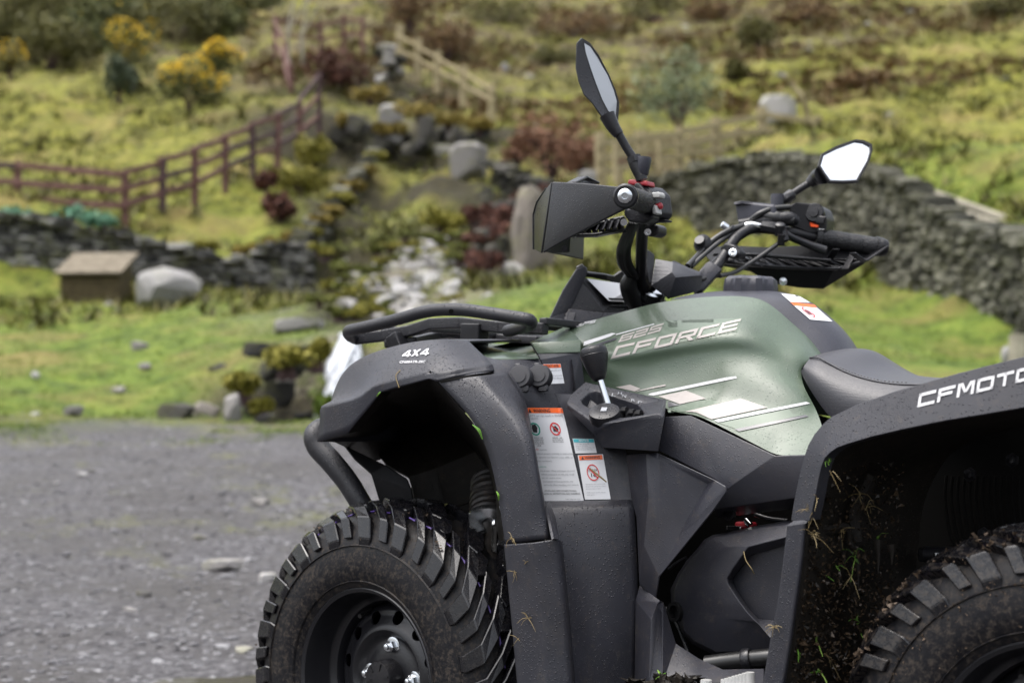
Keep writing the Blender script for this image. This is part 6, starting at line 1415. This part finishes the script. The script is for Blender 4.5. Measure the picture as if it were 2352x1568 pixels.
MB().tube([K3(1500,905,-.295),K3(1475,915,-.285),K3(1455,905,-.28)], .011, 12, 3).build('mirror_joint', M['black'], mirf)
MB().lathe([(.0135,0),(.0145,.006),(.013,.05)], frame(K3(1450,885,-.275), K3(1448,950,-.275) - K3(1450,885,-.275)), 18).build('mirror_mount', M['cover'], mirf)

# ---- rear fender
ro_ = [(192,858),(200,800),(212,735),(228,660),(246,590),(266,530),(292,485),(325,445),(362,412),(470,360),(640,300),(850,240),(1020,195),(1200,150),(1330,118)]
ra_ = [(262,855),(274,800),(288,735),(300,670),(312,620),(328,580),(352,553),(385,530),(430,513),(540,480),(690,445),(850,412),(1020,384),(1200,353),(1330,332)]
rf_o = [K6(x, y, .578) for i, (x, y) in enumerate(ro_)]; rf_a = [K6(x, y, .60) for x, y in ra_]
rf_r = [p + Vector((.003, .022, .002)) for p in rf_a]
rf_t = [fwd(p, .26) + Vector((.01, 0, .015)) for p in rf_o]
rfen = band([rf_r, rf_a, rf_o, rf_t], 'plastic', 'rear_fender', bevel=.010, seg=4, solid=.004); mirror(rfen)
# flap below
fl_ = [[K6(157,882,.60),K6(245,868,.60),K6(246,872,.578)],[K6(143,1000,.60),K6(232,1000,.60),K6(236,1004,.578)],[K6(130,1100,.60),K6(216,1120,.60),K6(221,1125,.578)],[K6(112,1230,.60),K6(198,1240,.60),K6(204,1245,.578)],[K6(88,1350,.60),K6(180,1380,.60),K6(186,1385,.578)],[K6(50,1568,.60),K6(148,1568,.60),K6(154,1572,.578)],[K6(20,1740,.60),K6(120,1740,.60),K6(126,1742,.578)]]
for r_ in fl_: r_.insert(0, fwd(r_[0], .44) + Vector((-.01, 0, 0)))
band(fl_, 'plastic', 'rear_mud_flap', bevel=.005, seg=2)
panel('flap_top', [K6(157,882,.60),K6(192,856,.59),K6(262,853,.60),K6(246,868,.60)], [(0,1,2,3)], 'plastic', bevel=.002)
# liner of the rear arch
lo = [K6(x, y, .578) for x, y in [(120,1740),(150,1568),(184,1380),(200,1240),(218,1120),(234,1000),(246,870),(275,800),(300,670),(330,580),(385,532),(540,482),(690,447),(850,414),(1200,355),(1330,334)]]
lm = [K6(x, y, v) for x, y, v in [(420,1740,.45),(440,1568,.44),(440,1380,.44),(440,1240,.44),(430,1120,.44),(425,1000,.44),(420,870,.44),(450,780,.44),(490,690,.44),(560,620,.44),(640,570,.44),(760,520,.44),(860,480,.44),(960,450,.44),(1260,390,.44),(1360,370,.44)]]
li = [K6(x, y, v) for x, y, v in [(720,1740,.30),(720,1568,.30),(720,1380,.28),(720,1240,.27),(720,1120,.26),(735,1000,.25),(745,890,.25),(755,790,.25),(790,700,.25),(840,610,.25),(880,560,.25),(960,510,.25),(1040,480,.25),(1120,460,.25),(1300,430,.25),(1400,410,.25)]]
def wob(rows, s, seed):
    out = []
    for i, r_ in enumerate(rows): out.append([p + Vector((noise.noise(p * 9 + Vector((seed, 0, 0))), noise.noise(p * 9 + Vector((0, seed, 0))), 0)) * (s if 0 < i < len(rows) - 1 else 0) for p in r_])
    return out
lm1 = [a.lerp(b, .5) + Vector((.015, 0, 0)) for a, b in zip(lo, lm)]; lm2 = [a.lerp(b, .5) for a, b in zip(lm, li)]
rl = band(wob([lo, lm1, lm, lm2, li], .02, 3), 'mud', 'rear_arch_liner', sub=2)
# mud lumps and hanging roots in the arch
rr = random.Random(12); mb = MB(); gm_ = MB()
for i in range(2600):
    t = rr.random() ** .7; y = 870 + t * 720 if rr.random() < .8 else rr.uniform(600, 900); x0 = 250 - max(0, y - 870) * .14; x = x0 + rr.random() ** 1.2 * 400 + 15; v = .57 - (x - x0) / 420 * .14
    c_ = K6(x, y, v) + Vector((.004, -.004, 0)); s = rr.uniform(.0006, .0026)
    u = [Vector((rr.gauss(0, 1), rr.gauss(0, 1), rr.gauss(0, 1))) * s for _ in range(4)]; mb.add([c_ + q_ for q_ in u], [(0,1,2),(0,2,3),(0,1,3),(1,2,3)])
tag(mb.build('mud_lumps', M['clod2'] if 'clod2' in M else M.setdefault('clod2', leafmat('wet_mud_lumps', [(.006,.0045,.003),(.020,.014,.009),(.055,.038,.024)], .2)), BIKE, smooth=False, fix=False), kind='stuff')
M['straw'] = leafmat('straw_bits', [(.10, .07, .03), (.20, .15, .07), (.34, .27, .15)]); M['blade'] = leafmat('green_grass_bits', [(.05, .12, .02), (.10, .22, .03), (.2, .3, .06)])
def wisp(mb, c_, n_, l, th=.00045, dn=-1):
    for _ in range(n_):
        a = Vector((rr.uniform(-1, 1), rr.uniform(-.8, .2), rr.uniform(-1, 1))).normalized() * l * rr.uniform(.4, 1); b = a + Vector((rr.uniform(-.3, .3), 0, dn * rr.uniform(.1, .6))) * l
        mb.tube([c_ - a * .3, c_ + a * .5, c_ + b], [th, th, th * .4], 4, 4)
wi, wg = MB(), MB()
for x, y, v, n_, l in [(265,830,.59,9,.03),(345,600,.59,4,.02),(355,650,.59,2,.03),(290,760,.595,3,.02),(275,920,.585,6,.03),(400,900,.50,6,.03),(460,1020,.49,5,.035),(440,1100,.5,4,.03),(105,1320,.60,8,.016),(330,1440,.50,6,.03),(560,940,.42,4,.03),(480,740,.47,5,.03),(510,800,.45,5,.03)]: wisp(wi if rr.random() < .7 else wg, K6(x, y, v) + Vector((.003, -.006, 0)), n_, l)
for x, y, n_ in [(290,1380,3),(470,1290,3),(380,1060,2),(200,1400,2),(300,1100,2),(270,900,3),(310,1520,3)]: wisp(wg, K6(x, y, .55 - (x - 200) / 420 * .14) + Vector((.004, -.008, 0)), n_, .03, .0012)
for x, y, n_, l in [(1760,430,8,.02),(1780,650,4,.02),(1870,960,5,.022),(1800,1100,2,.02),(1850,590,2,.015)]: wisp(wi, K2(x, y, .606), n_, l)
wi.tube([K1(985,660,.606),K1(965,600,.603),K1(968,570,.60),K1(1010,530,.585),K1(1050,500,.578)], .0008, 5, 6)
wi.tube([K5(1305,680,.372),K5(1320,740,.374),K5(1360,800,.37),K5(1375,830,.36)], .001, 5, 5)
wi.tube([K4(430,1358,.432),K4(480,1400,.436),K4(538,1447,.432)], [.0012,.0018,.0012], 5, 5)
wg.tube([K1(1470,905,.602),K1(1510,940,.606),K1(1535,1000,.604)], [.001,.003,.001], 5, 4); wg.tube([K1(835,720,.602),K1(850,700,.607),K1(866,685,.602)], [.001,.002,.001], 5, 4); wg.tube([K1(1628,1345,.602),K1(1640,1370,.605),K1(1642,1400,.602)], [.001,.002,.001], 5, 4)
wg.tube([K5(715,1540,.5),K5(745,1520,.51),K5(780,1498,.5)], [.001,.002,.0008], 5, 4); wg.tube([K5(725,1480,.5),K5(740,1500,.51),K5(770,1520,.5)], [.001,.002,.0008], 5, 4)
tag(wi.build('straw_bits', M['straw'], BIKE), kind='stuff'); tag(wg.build('grass_bits', M['blade'], BIKE), kind='stuff')
dr = MB()
for x, y, L_ in [(395,900,.05),(470,975,.08),(410,990,.03),(560,940,.05),(620,960,.03)]: dr.tube([K6(x, y, .48), K6(x + 3, y, .48) - Vector((0, 0, L_ * .5)), K6(x, y, .48) - Vector((0, 0, L_))], [.007, .003, .001], 7, 4)
dr.tube([K6(280,880,.54),K6(340,895,.52),K6(420,885,.49),K6(440,960,.48),K6(470,985,.475)], [.007,.009,.007,.005,.003], 7, 4)
dr.tube([K6(530,650,.46),K6(490,740,.46),K6(450,830,.46),K6(470,950,.46)], [.012,.014,.012,.008], 8, 5)
dr.build('dried_mud_roots', M['mud'], BIKE)
# engine bay behind: cooling fins, bolts, swing arm
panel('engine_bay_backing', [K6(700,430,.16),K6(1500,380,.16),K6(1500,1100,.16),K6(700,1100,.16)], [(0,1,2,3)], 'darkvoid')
for i in range(13):
    x = 860 + i * 27; rail('cooling_fin', [K6(x,660,.21),K6(x - 6,760,.21),K6(x + 14,900,.21),K6(x + 40,970,.21)], .0028, 'darkvoid', n=6)
for x, y in ((965,655),(1150,592),(1025,917)):
    MB().lathe([(.012,0),(.012,.002),(.007,.002),(.007,.009),(.0045,.010),(0,.010)], frame(K6(x, y, .24), (-.2,-1,.1)), 6).build('bay_bolt', M['rim'], BIKE)
sq('swing_arm', [K6(755,1004,.28),K6(1000,1012,.28),K6(1200,1020,.28)], .02, .022, 'blackdry', BIKE)
MB().tube([K6(770,1004,.295), K6(890,1006,.295)], .013, 14, 1).build('exhaust_tip', M['rim'], BIKE)
MB().tube([K6(816,996,.31), K6(818,1020,.31)], .005, 10, 1).build('exhaust_band', M['steel'], BIKE)
# rear body behind the seat so the place holds from the side
panel('rear_deck', [Vector((.98,-.26,.86)),Vector((.98,.26,.86)),Vector((1.62,.26,.90)),Vector((1.62,-.26,.90)),Vector((1.64,-.26,.78)),Vector((1.64,.26,.78))], [(0,1,2,3),(3,2,5,4)], 'plastic', face_cam=False, bevel=.01, solid=.004)
for u, v1 in ((0, .36), (1.21, .33)): MB().tube([Vector((u, -v1, .325)), Vector((u, v1, .325))], .022, 12, 1).build('axle', M['darkvoid'], BIKE)
MB().box((.62, 0, .42), (1.3, .34, .16)).build('chassis_frame', M['darkvoid'], BIKE, bevel=.01)
# ---- decals, labels and lettering laid on the panels
bpy.context.view_layer.update(); DG = bpy.context.evaluated_depsgraph_get()
def bvh(*obs):
    vs, ps = [], []
    for o in obs:
        e = o.evaluated_get(DG); me = e.to_mesh(); n_ = len(vs); vs += [v.co.copy() for v in me.vertices]; ps += [tuple(i + n_ for i in p.vertices) for p in me.polygons]; e.to_mesh_clear()
    return BVHTree.FromPolygons(vs, ps)
OFFS = {K1: (574.2, 660.4, .34786), K2: (574.2, 1091, .3418), K4: (1205.9, 602.9, .34786), K5: (1263.3, 1033.6, .34088), K6: (1722.7, 746.5, .52401), K0: (0, 0, 1)}
class Deck:
    """maps a flat layout (0..1) on a quad and lays it on the panel surface"""
    def __init__(s, tree, k, quad): s.t = tree; s.o = OFFS[k]; s.q = quad; s.last = None
    def uv(s, u, v):
        (x0, y0), (x1, y1), (x2, y2), (x3, y3) = s.q   # bottom left, bottom right, top right, top left
        return ((x0 * (1 - u) + x1 * u) * (1 - v) + (x3 * (1 - u) + x2 * u) * v, (y0 * (1 - u) + y1 * u) * (1 - v) + (y3 * (1 - u) + y2 * u) * v)
    def hit(s, x, y, lift):
        px, py = s.o[0] + x * s.o[2], s.o[1] + y * s.o[2]
        d = (MINV.to_3x3() @ ray(px, py)).normalized(); h = s.t.ray_cast(CAML, d)
        if h[0] is None:
            if s.last is None: return None
            k_ = (s.last - CAML).dot(d); return CAML + d * k_
        n_ = h[1] if h[1].dot(d) < 0 else -h[1]; s.last = h[0]
        return h[0] + n_ * lift
def lay(name, deck, polys, m_, parent=None, lift=.0009, fine=.02, raw=False):
    """polys: lists of (u,v) (or crop pixels if raw); each is cut into small cells, then laid on the surface"""
    bm = bmesh.new()
    for p in polys:
        try: bm.faces.new([bm.verts.new((a, b, 0)) for a, b in p])
        except ValueError: pass
    bmesh.ops.triangulate(bm, faces=bm.faces)
    xs = [v.co.x for v in bm.verts]; ys = [v.co.y for v in bm.verts]
    if fine:
        for ax, lo, hi in ((0, min(xs), max(xs)), (1, min(ys), max(ys))):
            st = fine if ax == 0 else fine * (1 if raw else 2); x = lo + st
            while x < hi:
                co = [0, 0, 0]; no = [0, 0, 0]; co[ax] = x; no[ax] = 1
                bmesh.ops.bisect_plane(bm, geom=list(bm.verts) + list(bm.edges) + list(bm.faces), plane_co=co, plane_no=no); x += st
    bad = False
    for v in bm.verts:
        x, y = (v.co.x, v.co.y) if raw else deck.uv(v.co.x, v.co.y); h = deck.hit(x, y, lift)
        if h is None: bad = True; h = Vector((0, 0, -5))
        v.co = h
    bm.normal_update()
    for f in bm.faces:
        if f.normal.dot(CAML - f.calc_center_median()) < 0: f.normal_flip()
    for f in bm.faces: f.smooth = True
    me = bpy.data.meshes.new(name); bm.to_mesh(me); bm.free(); me.materials.append(m_)
    return link(name, me, parent or BIKE)
T1, T2 = .17, .22
GL = {'C': [(0,1-T2,1,1),(0,0,T1,1),(0,0,1,T2)], 'F': [(0,1-T2,1,1),(0,0,T1,1),(0,.40,.86,.40+T2)], 'O': [(0,1-T2,1,1),(0,0,T1,1),(0,0,1,T2),(1-T1,0,1,1)],
      'R': [(0,1-T2,1,1),(0,0,T1,1),(1-T1,.38,1,1),(0,.38,1,.38+T2*.9)], 'E': [(0,1-T2,1,1),(0,0,T1,1),(0,0,1,T2),(0,.40,.95,.40+T2)],
      'M': [(0,0,T1,1),(1-T1,0,1,1)], 'T': [(0,1-T2,1,1),(.5-T1/2,0,.5+T1/2,1)], '6': [(0,1-T2,1,1),(0,0,T1,1),(0,0,1,T2),(1-T1,0,1,.56),(0,.42,1,.42+T2*.8)],
      '2': [(0,1-T2,1,1),(1-T1,.42,1,1),(0,.40,1,.40+T2*.9),(0,0,T1,.5),(0,0,1,T2)], '5': [(0,1-T2,1,1),(0,.42,T1,1),(0,.40,1,.40+T2*.9),(1-T1,0,1,.55),(0,0,1,T2)],
      'P': [(0,1-T2,1,1),(0,0,T1,1),(1-T1,.38,1,1),(0,.38,1,.38+T2*.9)], 'S': [(0,1-T2,1,1),(0,.42,T1,1),(0,.40,1,.40+T2*.9),(1-T1,0,1,.55),(0,0,1,T2)],
      '4': [(0,.16,1.05,.16+T2),(.62,0,.62+T1*1.3,1)], '0': [(0,1-T2,1,1),(0,0,T1,1),(0,0,1,T2),(1-T1,0,1,1)], 'A': [(0,1-T2,1,1),(0,0,T1,1),(1-T1,0,1,1),(0,.35,1,.35+T2*.8)], '-': [(.1,.4,.9,.4+T2)]}
DG_ = {'M': [[(T1*.6,1),(T1*1.7,1),(.58,.25),(.42,.25)],[(1-T1*.6,1),(.58,.25),(.42,.25),(1-T1*1.7,1)]], 'R': [[(.45,.42),(.68,.42),(1.02,0),(.78,0)]],
       '4': [[(.55,1),(.80,1),(.24,.36),(0,.36)]], 'X': [[(0,0),(.28,0),(1,1),(.72,1)],[(.04,1),(.32,1),(.96,0),(.68,0)]]}
def glyphs(txt, gap=.14):
    n_ = len(txt); w_ = 1 / (n_ + gap * (n_ - 1)); out = []
    for i, ch in enumerate(txt):
        x0 = i * w_ * (1 + gap)
        for a, b, c_, d in GL.get(ch, []):
            # chamfered outer corners give the squared technical look
            out.append([(x0 + u * w_, v) for u, v in ((a, b), (c_, b), (c_, d), (a, d))])
        for p in DG_.get(ch, []): out.append([(x0 + u * w_, v) for u, v in p])
    return out
_fc = {}
def text_polys(txt, rect, fit=True, bold=False):
    """built-in font outlines as polygons inside rect (u0, v0, u1, v1)"""
    cu = bpy.data.curves.new('t', 'FONT'); cu.body = txt; cu.resolution_u = 2; cu.fill_mode = 'FRONT'
    if bold: cu.offset = .02
    ob = bpy.data.objects.new('t', cu); COL.objects.link(ob); bpy.context.view_layer.update()
    e = ob.evaluated_get(bpy.context.evaluated_depsgraph_get()); me = e.to_mesh()
    co = [(v.co.x, v.co.y) for v in me.vertices]; ps = [tuple(p.vertices) for p in me.polygons]; e.to_mesh_clear()
    bpy.data.objects.remove(ob); bpy.data.curves.remove(cu)
    if not co: return []
    x0, x1 = min(c[0] for c in co), max(c[0] for c in co); y0, y1 = -.05, .72
    u0, v0, u1, v1 = rect; fx = (u1 - u0) / max(x1 - x0, 1e-6); fy = (v1 - v0) / (y1 - y0)
    return [[(u0 + (co[i][0] - x0) * fx, v0 + (co[i][1] - y0) * fy) for i in p] for p in ps]
tt = bvh(tank)
dk = Deck(tt, K4, [(568,636),(1393,447),(1428,374),(606,556)])
lay('pale_film', Deck(tt, K4, None), [[(556,655),(588,560),(615,500),(640,478),(930,386),(905,462),(1436,368),(1398,455),(930,545)]], M['greylight'], lift=.0006, fine=30, raw=True)
lay('model_lettering', dk, glyphs('CFORCE'), M['letter'], lift=.0014, fine=.035).data.materials[0] = M['warm']
lay('model_lettering', Deck(tt, K4, [(615,532),(893,456),(920,402),(642,484)]), glyphs('625'), M['greybtn'], lift=.0014, fine=.08).data.materials[0] = M['warm']
lay('model_lettering', Deck(tt, K4, [(336,430),(462,400),(472,380),(350,406)]), glyphs('EPS'), M['letter'], lift=.0014, fine=.1)
rawd = Deck(tt, K4, None)
def dec(P_, m_, lift=.0010, name='stripe_decal'): return lay(name, rawd, P_, M[m_], lift=lift, fine=28, raw=True)
dec([[(386,552),(392,524),(575,467),(600,470),(560,492)]], 'letter'); dec([[(455,546),(490,548),(600,512),(604,497)]], 'decaldark'); dec([[(600,482),(604,474),(852,405),(856,411)]], 'letter')
dec([[(600,822),(695,806),(765,833),(725,851)]], 'warm'); dec([[(722,856),(770,840),(925,806),(934,815)]], 'warm', .0014)
dec([[(814,874),(830,864),(1330,760),(1392,752),(1400,764),(850,880)]], 'letter', .0012)
dec([[(884,886),(1065,848),(1197,900),(1025,937)]], 'warm', .0016); dec([[(945,918),(1020,940),(1096,927),(948,956)]], 'decaldark', .0012)
dec([[(940,975),(1110,912),(1240,908),(1300,925),(1060,985),(948,990)]], 'greylight', .0007)
dec([[(1058,986),(1425,898),(1602,958),(1232,1037),(1130,990)]], 'warm', .0013); dec([[(1252,1044),(1264,1039),(1855,921),(1882,932),(1275,1057)]], 'letter', .0013)
dec([[(1280,1060),(1742,968),(1770,1003),(1840,1006),(1395,1100)]], 'greylight', .0007); dec([[(1385,1102),(1850,1007),(1872,1018),(1412,1117)]], 'decaldark', .0013)
tf = bvh(fsh)
lay('fender_lettering', Deck(tf, K1, [(1003,463),(1176,449),(1192,404),(1020,420)]), glyphs('4X4', .1), M['letter'], lift=.0014, fine=.06)
lay('fender_lettering', Deck(tf, K1, [(988,503),(1154,500),(1160,487),(992,490)]), text_polys('CF600ATR-2SC', (0, 0, 1, 1.3), bold=True), M['letter'], lift=.0014, fine=0)
tr_ = bvh(rfen)
lay('rear_fender_lettering', Deck(tr_, K6, [(735,362),(1238,238),(1246,178),(745,302)]), glyphs('CFMOTO', .16), M['letter'], lift=.0016, fine=.03)
# printed labels
def label(target, k, quad, name='warning_label'):
    d = Deck(target, k, quad); o = lay(name, d, [[(0,0),(1,0),(1,1),(0,1)]], M['white'], fine=.08, lift=.0010); return d, o
def bar_(d, o, r_, m_, name='label_header', l=.0016): return lay(name, d, [[(r_[0],r_[1]),(r_[2],r_[1]),(r_[2],r_[3]),(r_[0],r_[3])]], M[m_], o, l, .08)
def tx(d, o, s, r_, m_='ink', bold=False, l=.0020): return lay('label_text', d, text_polys(s, r_, bold=bold), M[m_], o, l, 0)
def ring(d, o, cx, cy, rx, ry, m_, w_=.78, slash=None):
    n_ = 24; P_ = []
    for i in range(n_):
        a, b = 2 * math.pi * i / n_, 2 * math.pi * (i + 1) / n_
        P_.append([(cx + rx * math.cos(a), cy + ry * math.sin(a)), (cx + rx * math.cos(b), cy + ry * math.sin(b)), (cx + rx * w_ * math.cos(b), cy + ry * w_ * math.sin(b)), (cx + rx * w_ * math.cos(a), cy + ry * w_ * math.sin(a))])
    if slash: P_.append([(cx - rx * .75, cy + ry * .62), (cx - rx * .62, cy + ry * .75), (cx + rx * .75, cy - ry * .62), (cx + rx * .62, cy - ry * .75)])
    return lay('label_symbol', d, P_, M[m_], o, .0022, 0)
tl = bvh(label_panel)
d, o = label(tl, K1, [(1925,1408),(2206,1406),(2062,796),(1750,790)])
bar_(d, o, (0, .945, 1, 1), 'lorange'); tx(d, o, '\u25B2 WARNING' if 0 else 'WARNING', (.36,.950,.72,.990), bold=True)
lay('label_symbol', d, [[(.26,.950),(.32,.950),(.29,.992)]], M['ink'], o, .002, 0)
tx(d, o, 'Improper ATV use can result in SEVERE', (.04,.905,.96,.930), 'inkg'); tx(d, o, 'INJURY or DEATH', (.04,.875,.42,.900), 'inkg')
ring(d, o, .30, .775, .115, .070, 'inkgreen'); ring(d, o, .74, .775, .115, .070, 'inkred', slash=True)
lay('label_symbol', d, [[(.25,.74),(.33,.735),(.36,.79),(.33,.825),(.26,.82),(.24,.78)]], M['ink'], o, .0018, 0); lay('label_symbol', d, [[(.69,.75),(.79,.745),(.81,.775),(.76,.81),(.70,.80)]], M['ink'], o, .0018, 0)
for i, s in enumerate(('ALWAYS USE', 'AN APPROVED', 'HELMET AND', 'PROTECTIVE', 'GEAR')): w_ = .011 * len(s) * 1.1; tx(d, o, s, (.30 - w_, .672 - i * .021, .30 + w_, .687 - i * .021))
for i, s in enumerate(('NEVER USE', 'WITH DRUGS', 'OR ALCOHOL')): w_ = .011 * len(s) * 1.1; tx(d, o, s, (.74 - w_, .672 - i * .021, .74 + w_, .687 - i * .021))
tx(d, o, 'NEVER', (.14,.545,.27,.562), 'inkred'); tx(d, o, 'operate', (.29,.543,.44,.562), 'inkg')
for i, s in enumerate(('without proper training or instruction.', 'at speeds too fast for your skills or', 'the conditions.')): tx(d, o, s, (.17,.500 - i * .04,.17 + .022 * len(s),.520 - i * .04), 'inkg')
tx(d, o, 'ALWAYS', (.14,.358,.33,.375), 'inkgreen')
for i, s in enumerate(('use proper riding techniques to avoid', 'vehicle overturns on hills and rough', 'terrain and in turns.', 'avoid paved surfaces-pavement may', 'seriously affect handling and control.')): tx(d, o, s, (.17,.315 - i * .038,.17 + .021 * len(s),.335 - i * .038), 'inkg')
tx(d, o, "LOCATE AND READ OWNER'S MANUAL.", (.14,.100,.90,.120)); tx(d, o, 'FOLLOW ALL INSTRUCTIONS AND WARNINGS.', (.06,.068,.96,.088)); tx(d, o, 'YOMA-190006-0200  EE/ZE', (.58,.012,.93,.024), 'inkg')
ts = bvh(side_panel2, label_panel)
d, o = label(ts, K0, [(1344,1147),(1403,1146),(1385,1043),(1327,1045)])
bar_(d, o, (.04, .885, .96, .985), 'lorange'); tx(d, o, 'WARNING', (.26,.905,.86,.965), bold=True); lay('label_symbol', d, [[(.12,.90),(.23,.90),(.175,.97)]], M['ink'], o, .002, 0)
tx(d, o, 'UNDER', (.31,.62,.68,.68)); tx(d, o, '16', (.40,.50,.60,.59), bold=True); ring(d, o, .49, .60, .24, .185, 'inkred', .86, True)
for i, s in enumerate(('Operating this ATV if you are under', 'the age of 16 increases your chance', 'of severe injury or death.')): tx(d, o, s, (.12,.330 - i * .05,.12 + .0225 * len(s),.355 - i * .05), 'inkg')
for i, s in enumerate(('NEVER operate this ATV if you are', 'under age 16.')): tx(d, o, s, (.12,.145 - i * .05,.12 + .0225 * len(s),.170 - i * .05), 'inkg')
d, o = label(ts, K0, [(1322,1041),(1371,1040),(1364,1008),(1315,1007)], 'notice_label')
bar_(d, o, (.02, .74, .98, .97), 'lteal'); tx(d, o, 'NOTICE', (.28,.78,.74,.93), 'white', True)
for i, s in enumerate(('Check engine oil every 500', 'kilometers (310 miles)', 'Verifier niveau d huile moteur tous', 'les 500 kilometres (310 miles)')): tx(d, o, s, (.08,.60 - i * .13,.08 + .025 * len(s),.68 - i * .13), 'inkg')
tr2 = bvh(recess)
d, o = label(tr2, K4, [(130,803),(258,798),(232,669),(100,672)])
bar_(d, o, (.0, .80, .98, .98), 'lorange'); tx(d, o, 'SELECT LEVER', (.22,.83,.88,.95), bold=True)
for v_, s in ((.62, 'Read manual carefully before'), (.36, 'Stop the ATV and press the'), (.22, 'brake before shifting the')): tx(d, o, s, (.2,v_,.95,v_ + .09), 'inkg')
tc = bvh(topc)
d, o = label(tc, K4, [(1752,262),(1882,268),(1800,218),(1690,208)]); tx(d, o, 'READ OWNERS MANUAL', (.1,.3,.9,.5), 'inkg')
d, o = label(tc, K4, [(1882,378),(2028,391),(1905,282),(1752,266)]); bar_(d, o, (.0, .82, 1, 1), 'lorange'); ring(d, o, .30, .45, .17, .30, 'inkred', .84, True)
lay('label_symbol', d, [[(.22,.34),(.38,.30),(.40,.5),(.32,.62),(.20,.55)]], M['decaldark'], o, .0018, 0)
for i in range(6): tx(d, o, 'NEVER carry a passenger', (.52,.66 - i * .1,.92,.70 - i * .1), 'inkg')
th = bvh(hous)
for (x, y), ch in (((572,872),'L'),((612,862),'H'),((640,880),'N'),((700,908),'R'),((745,922),'P')):
    lay('gear_letter', Deck(th, K4, [(x,y+12),(x+26,y+16),(x+30,y-4),(x+4,y-8)]), text_polys(ch, (0,0,1,1)), M['inkg'], hous, .0012, 0)
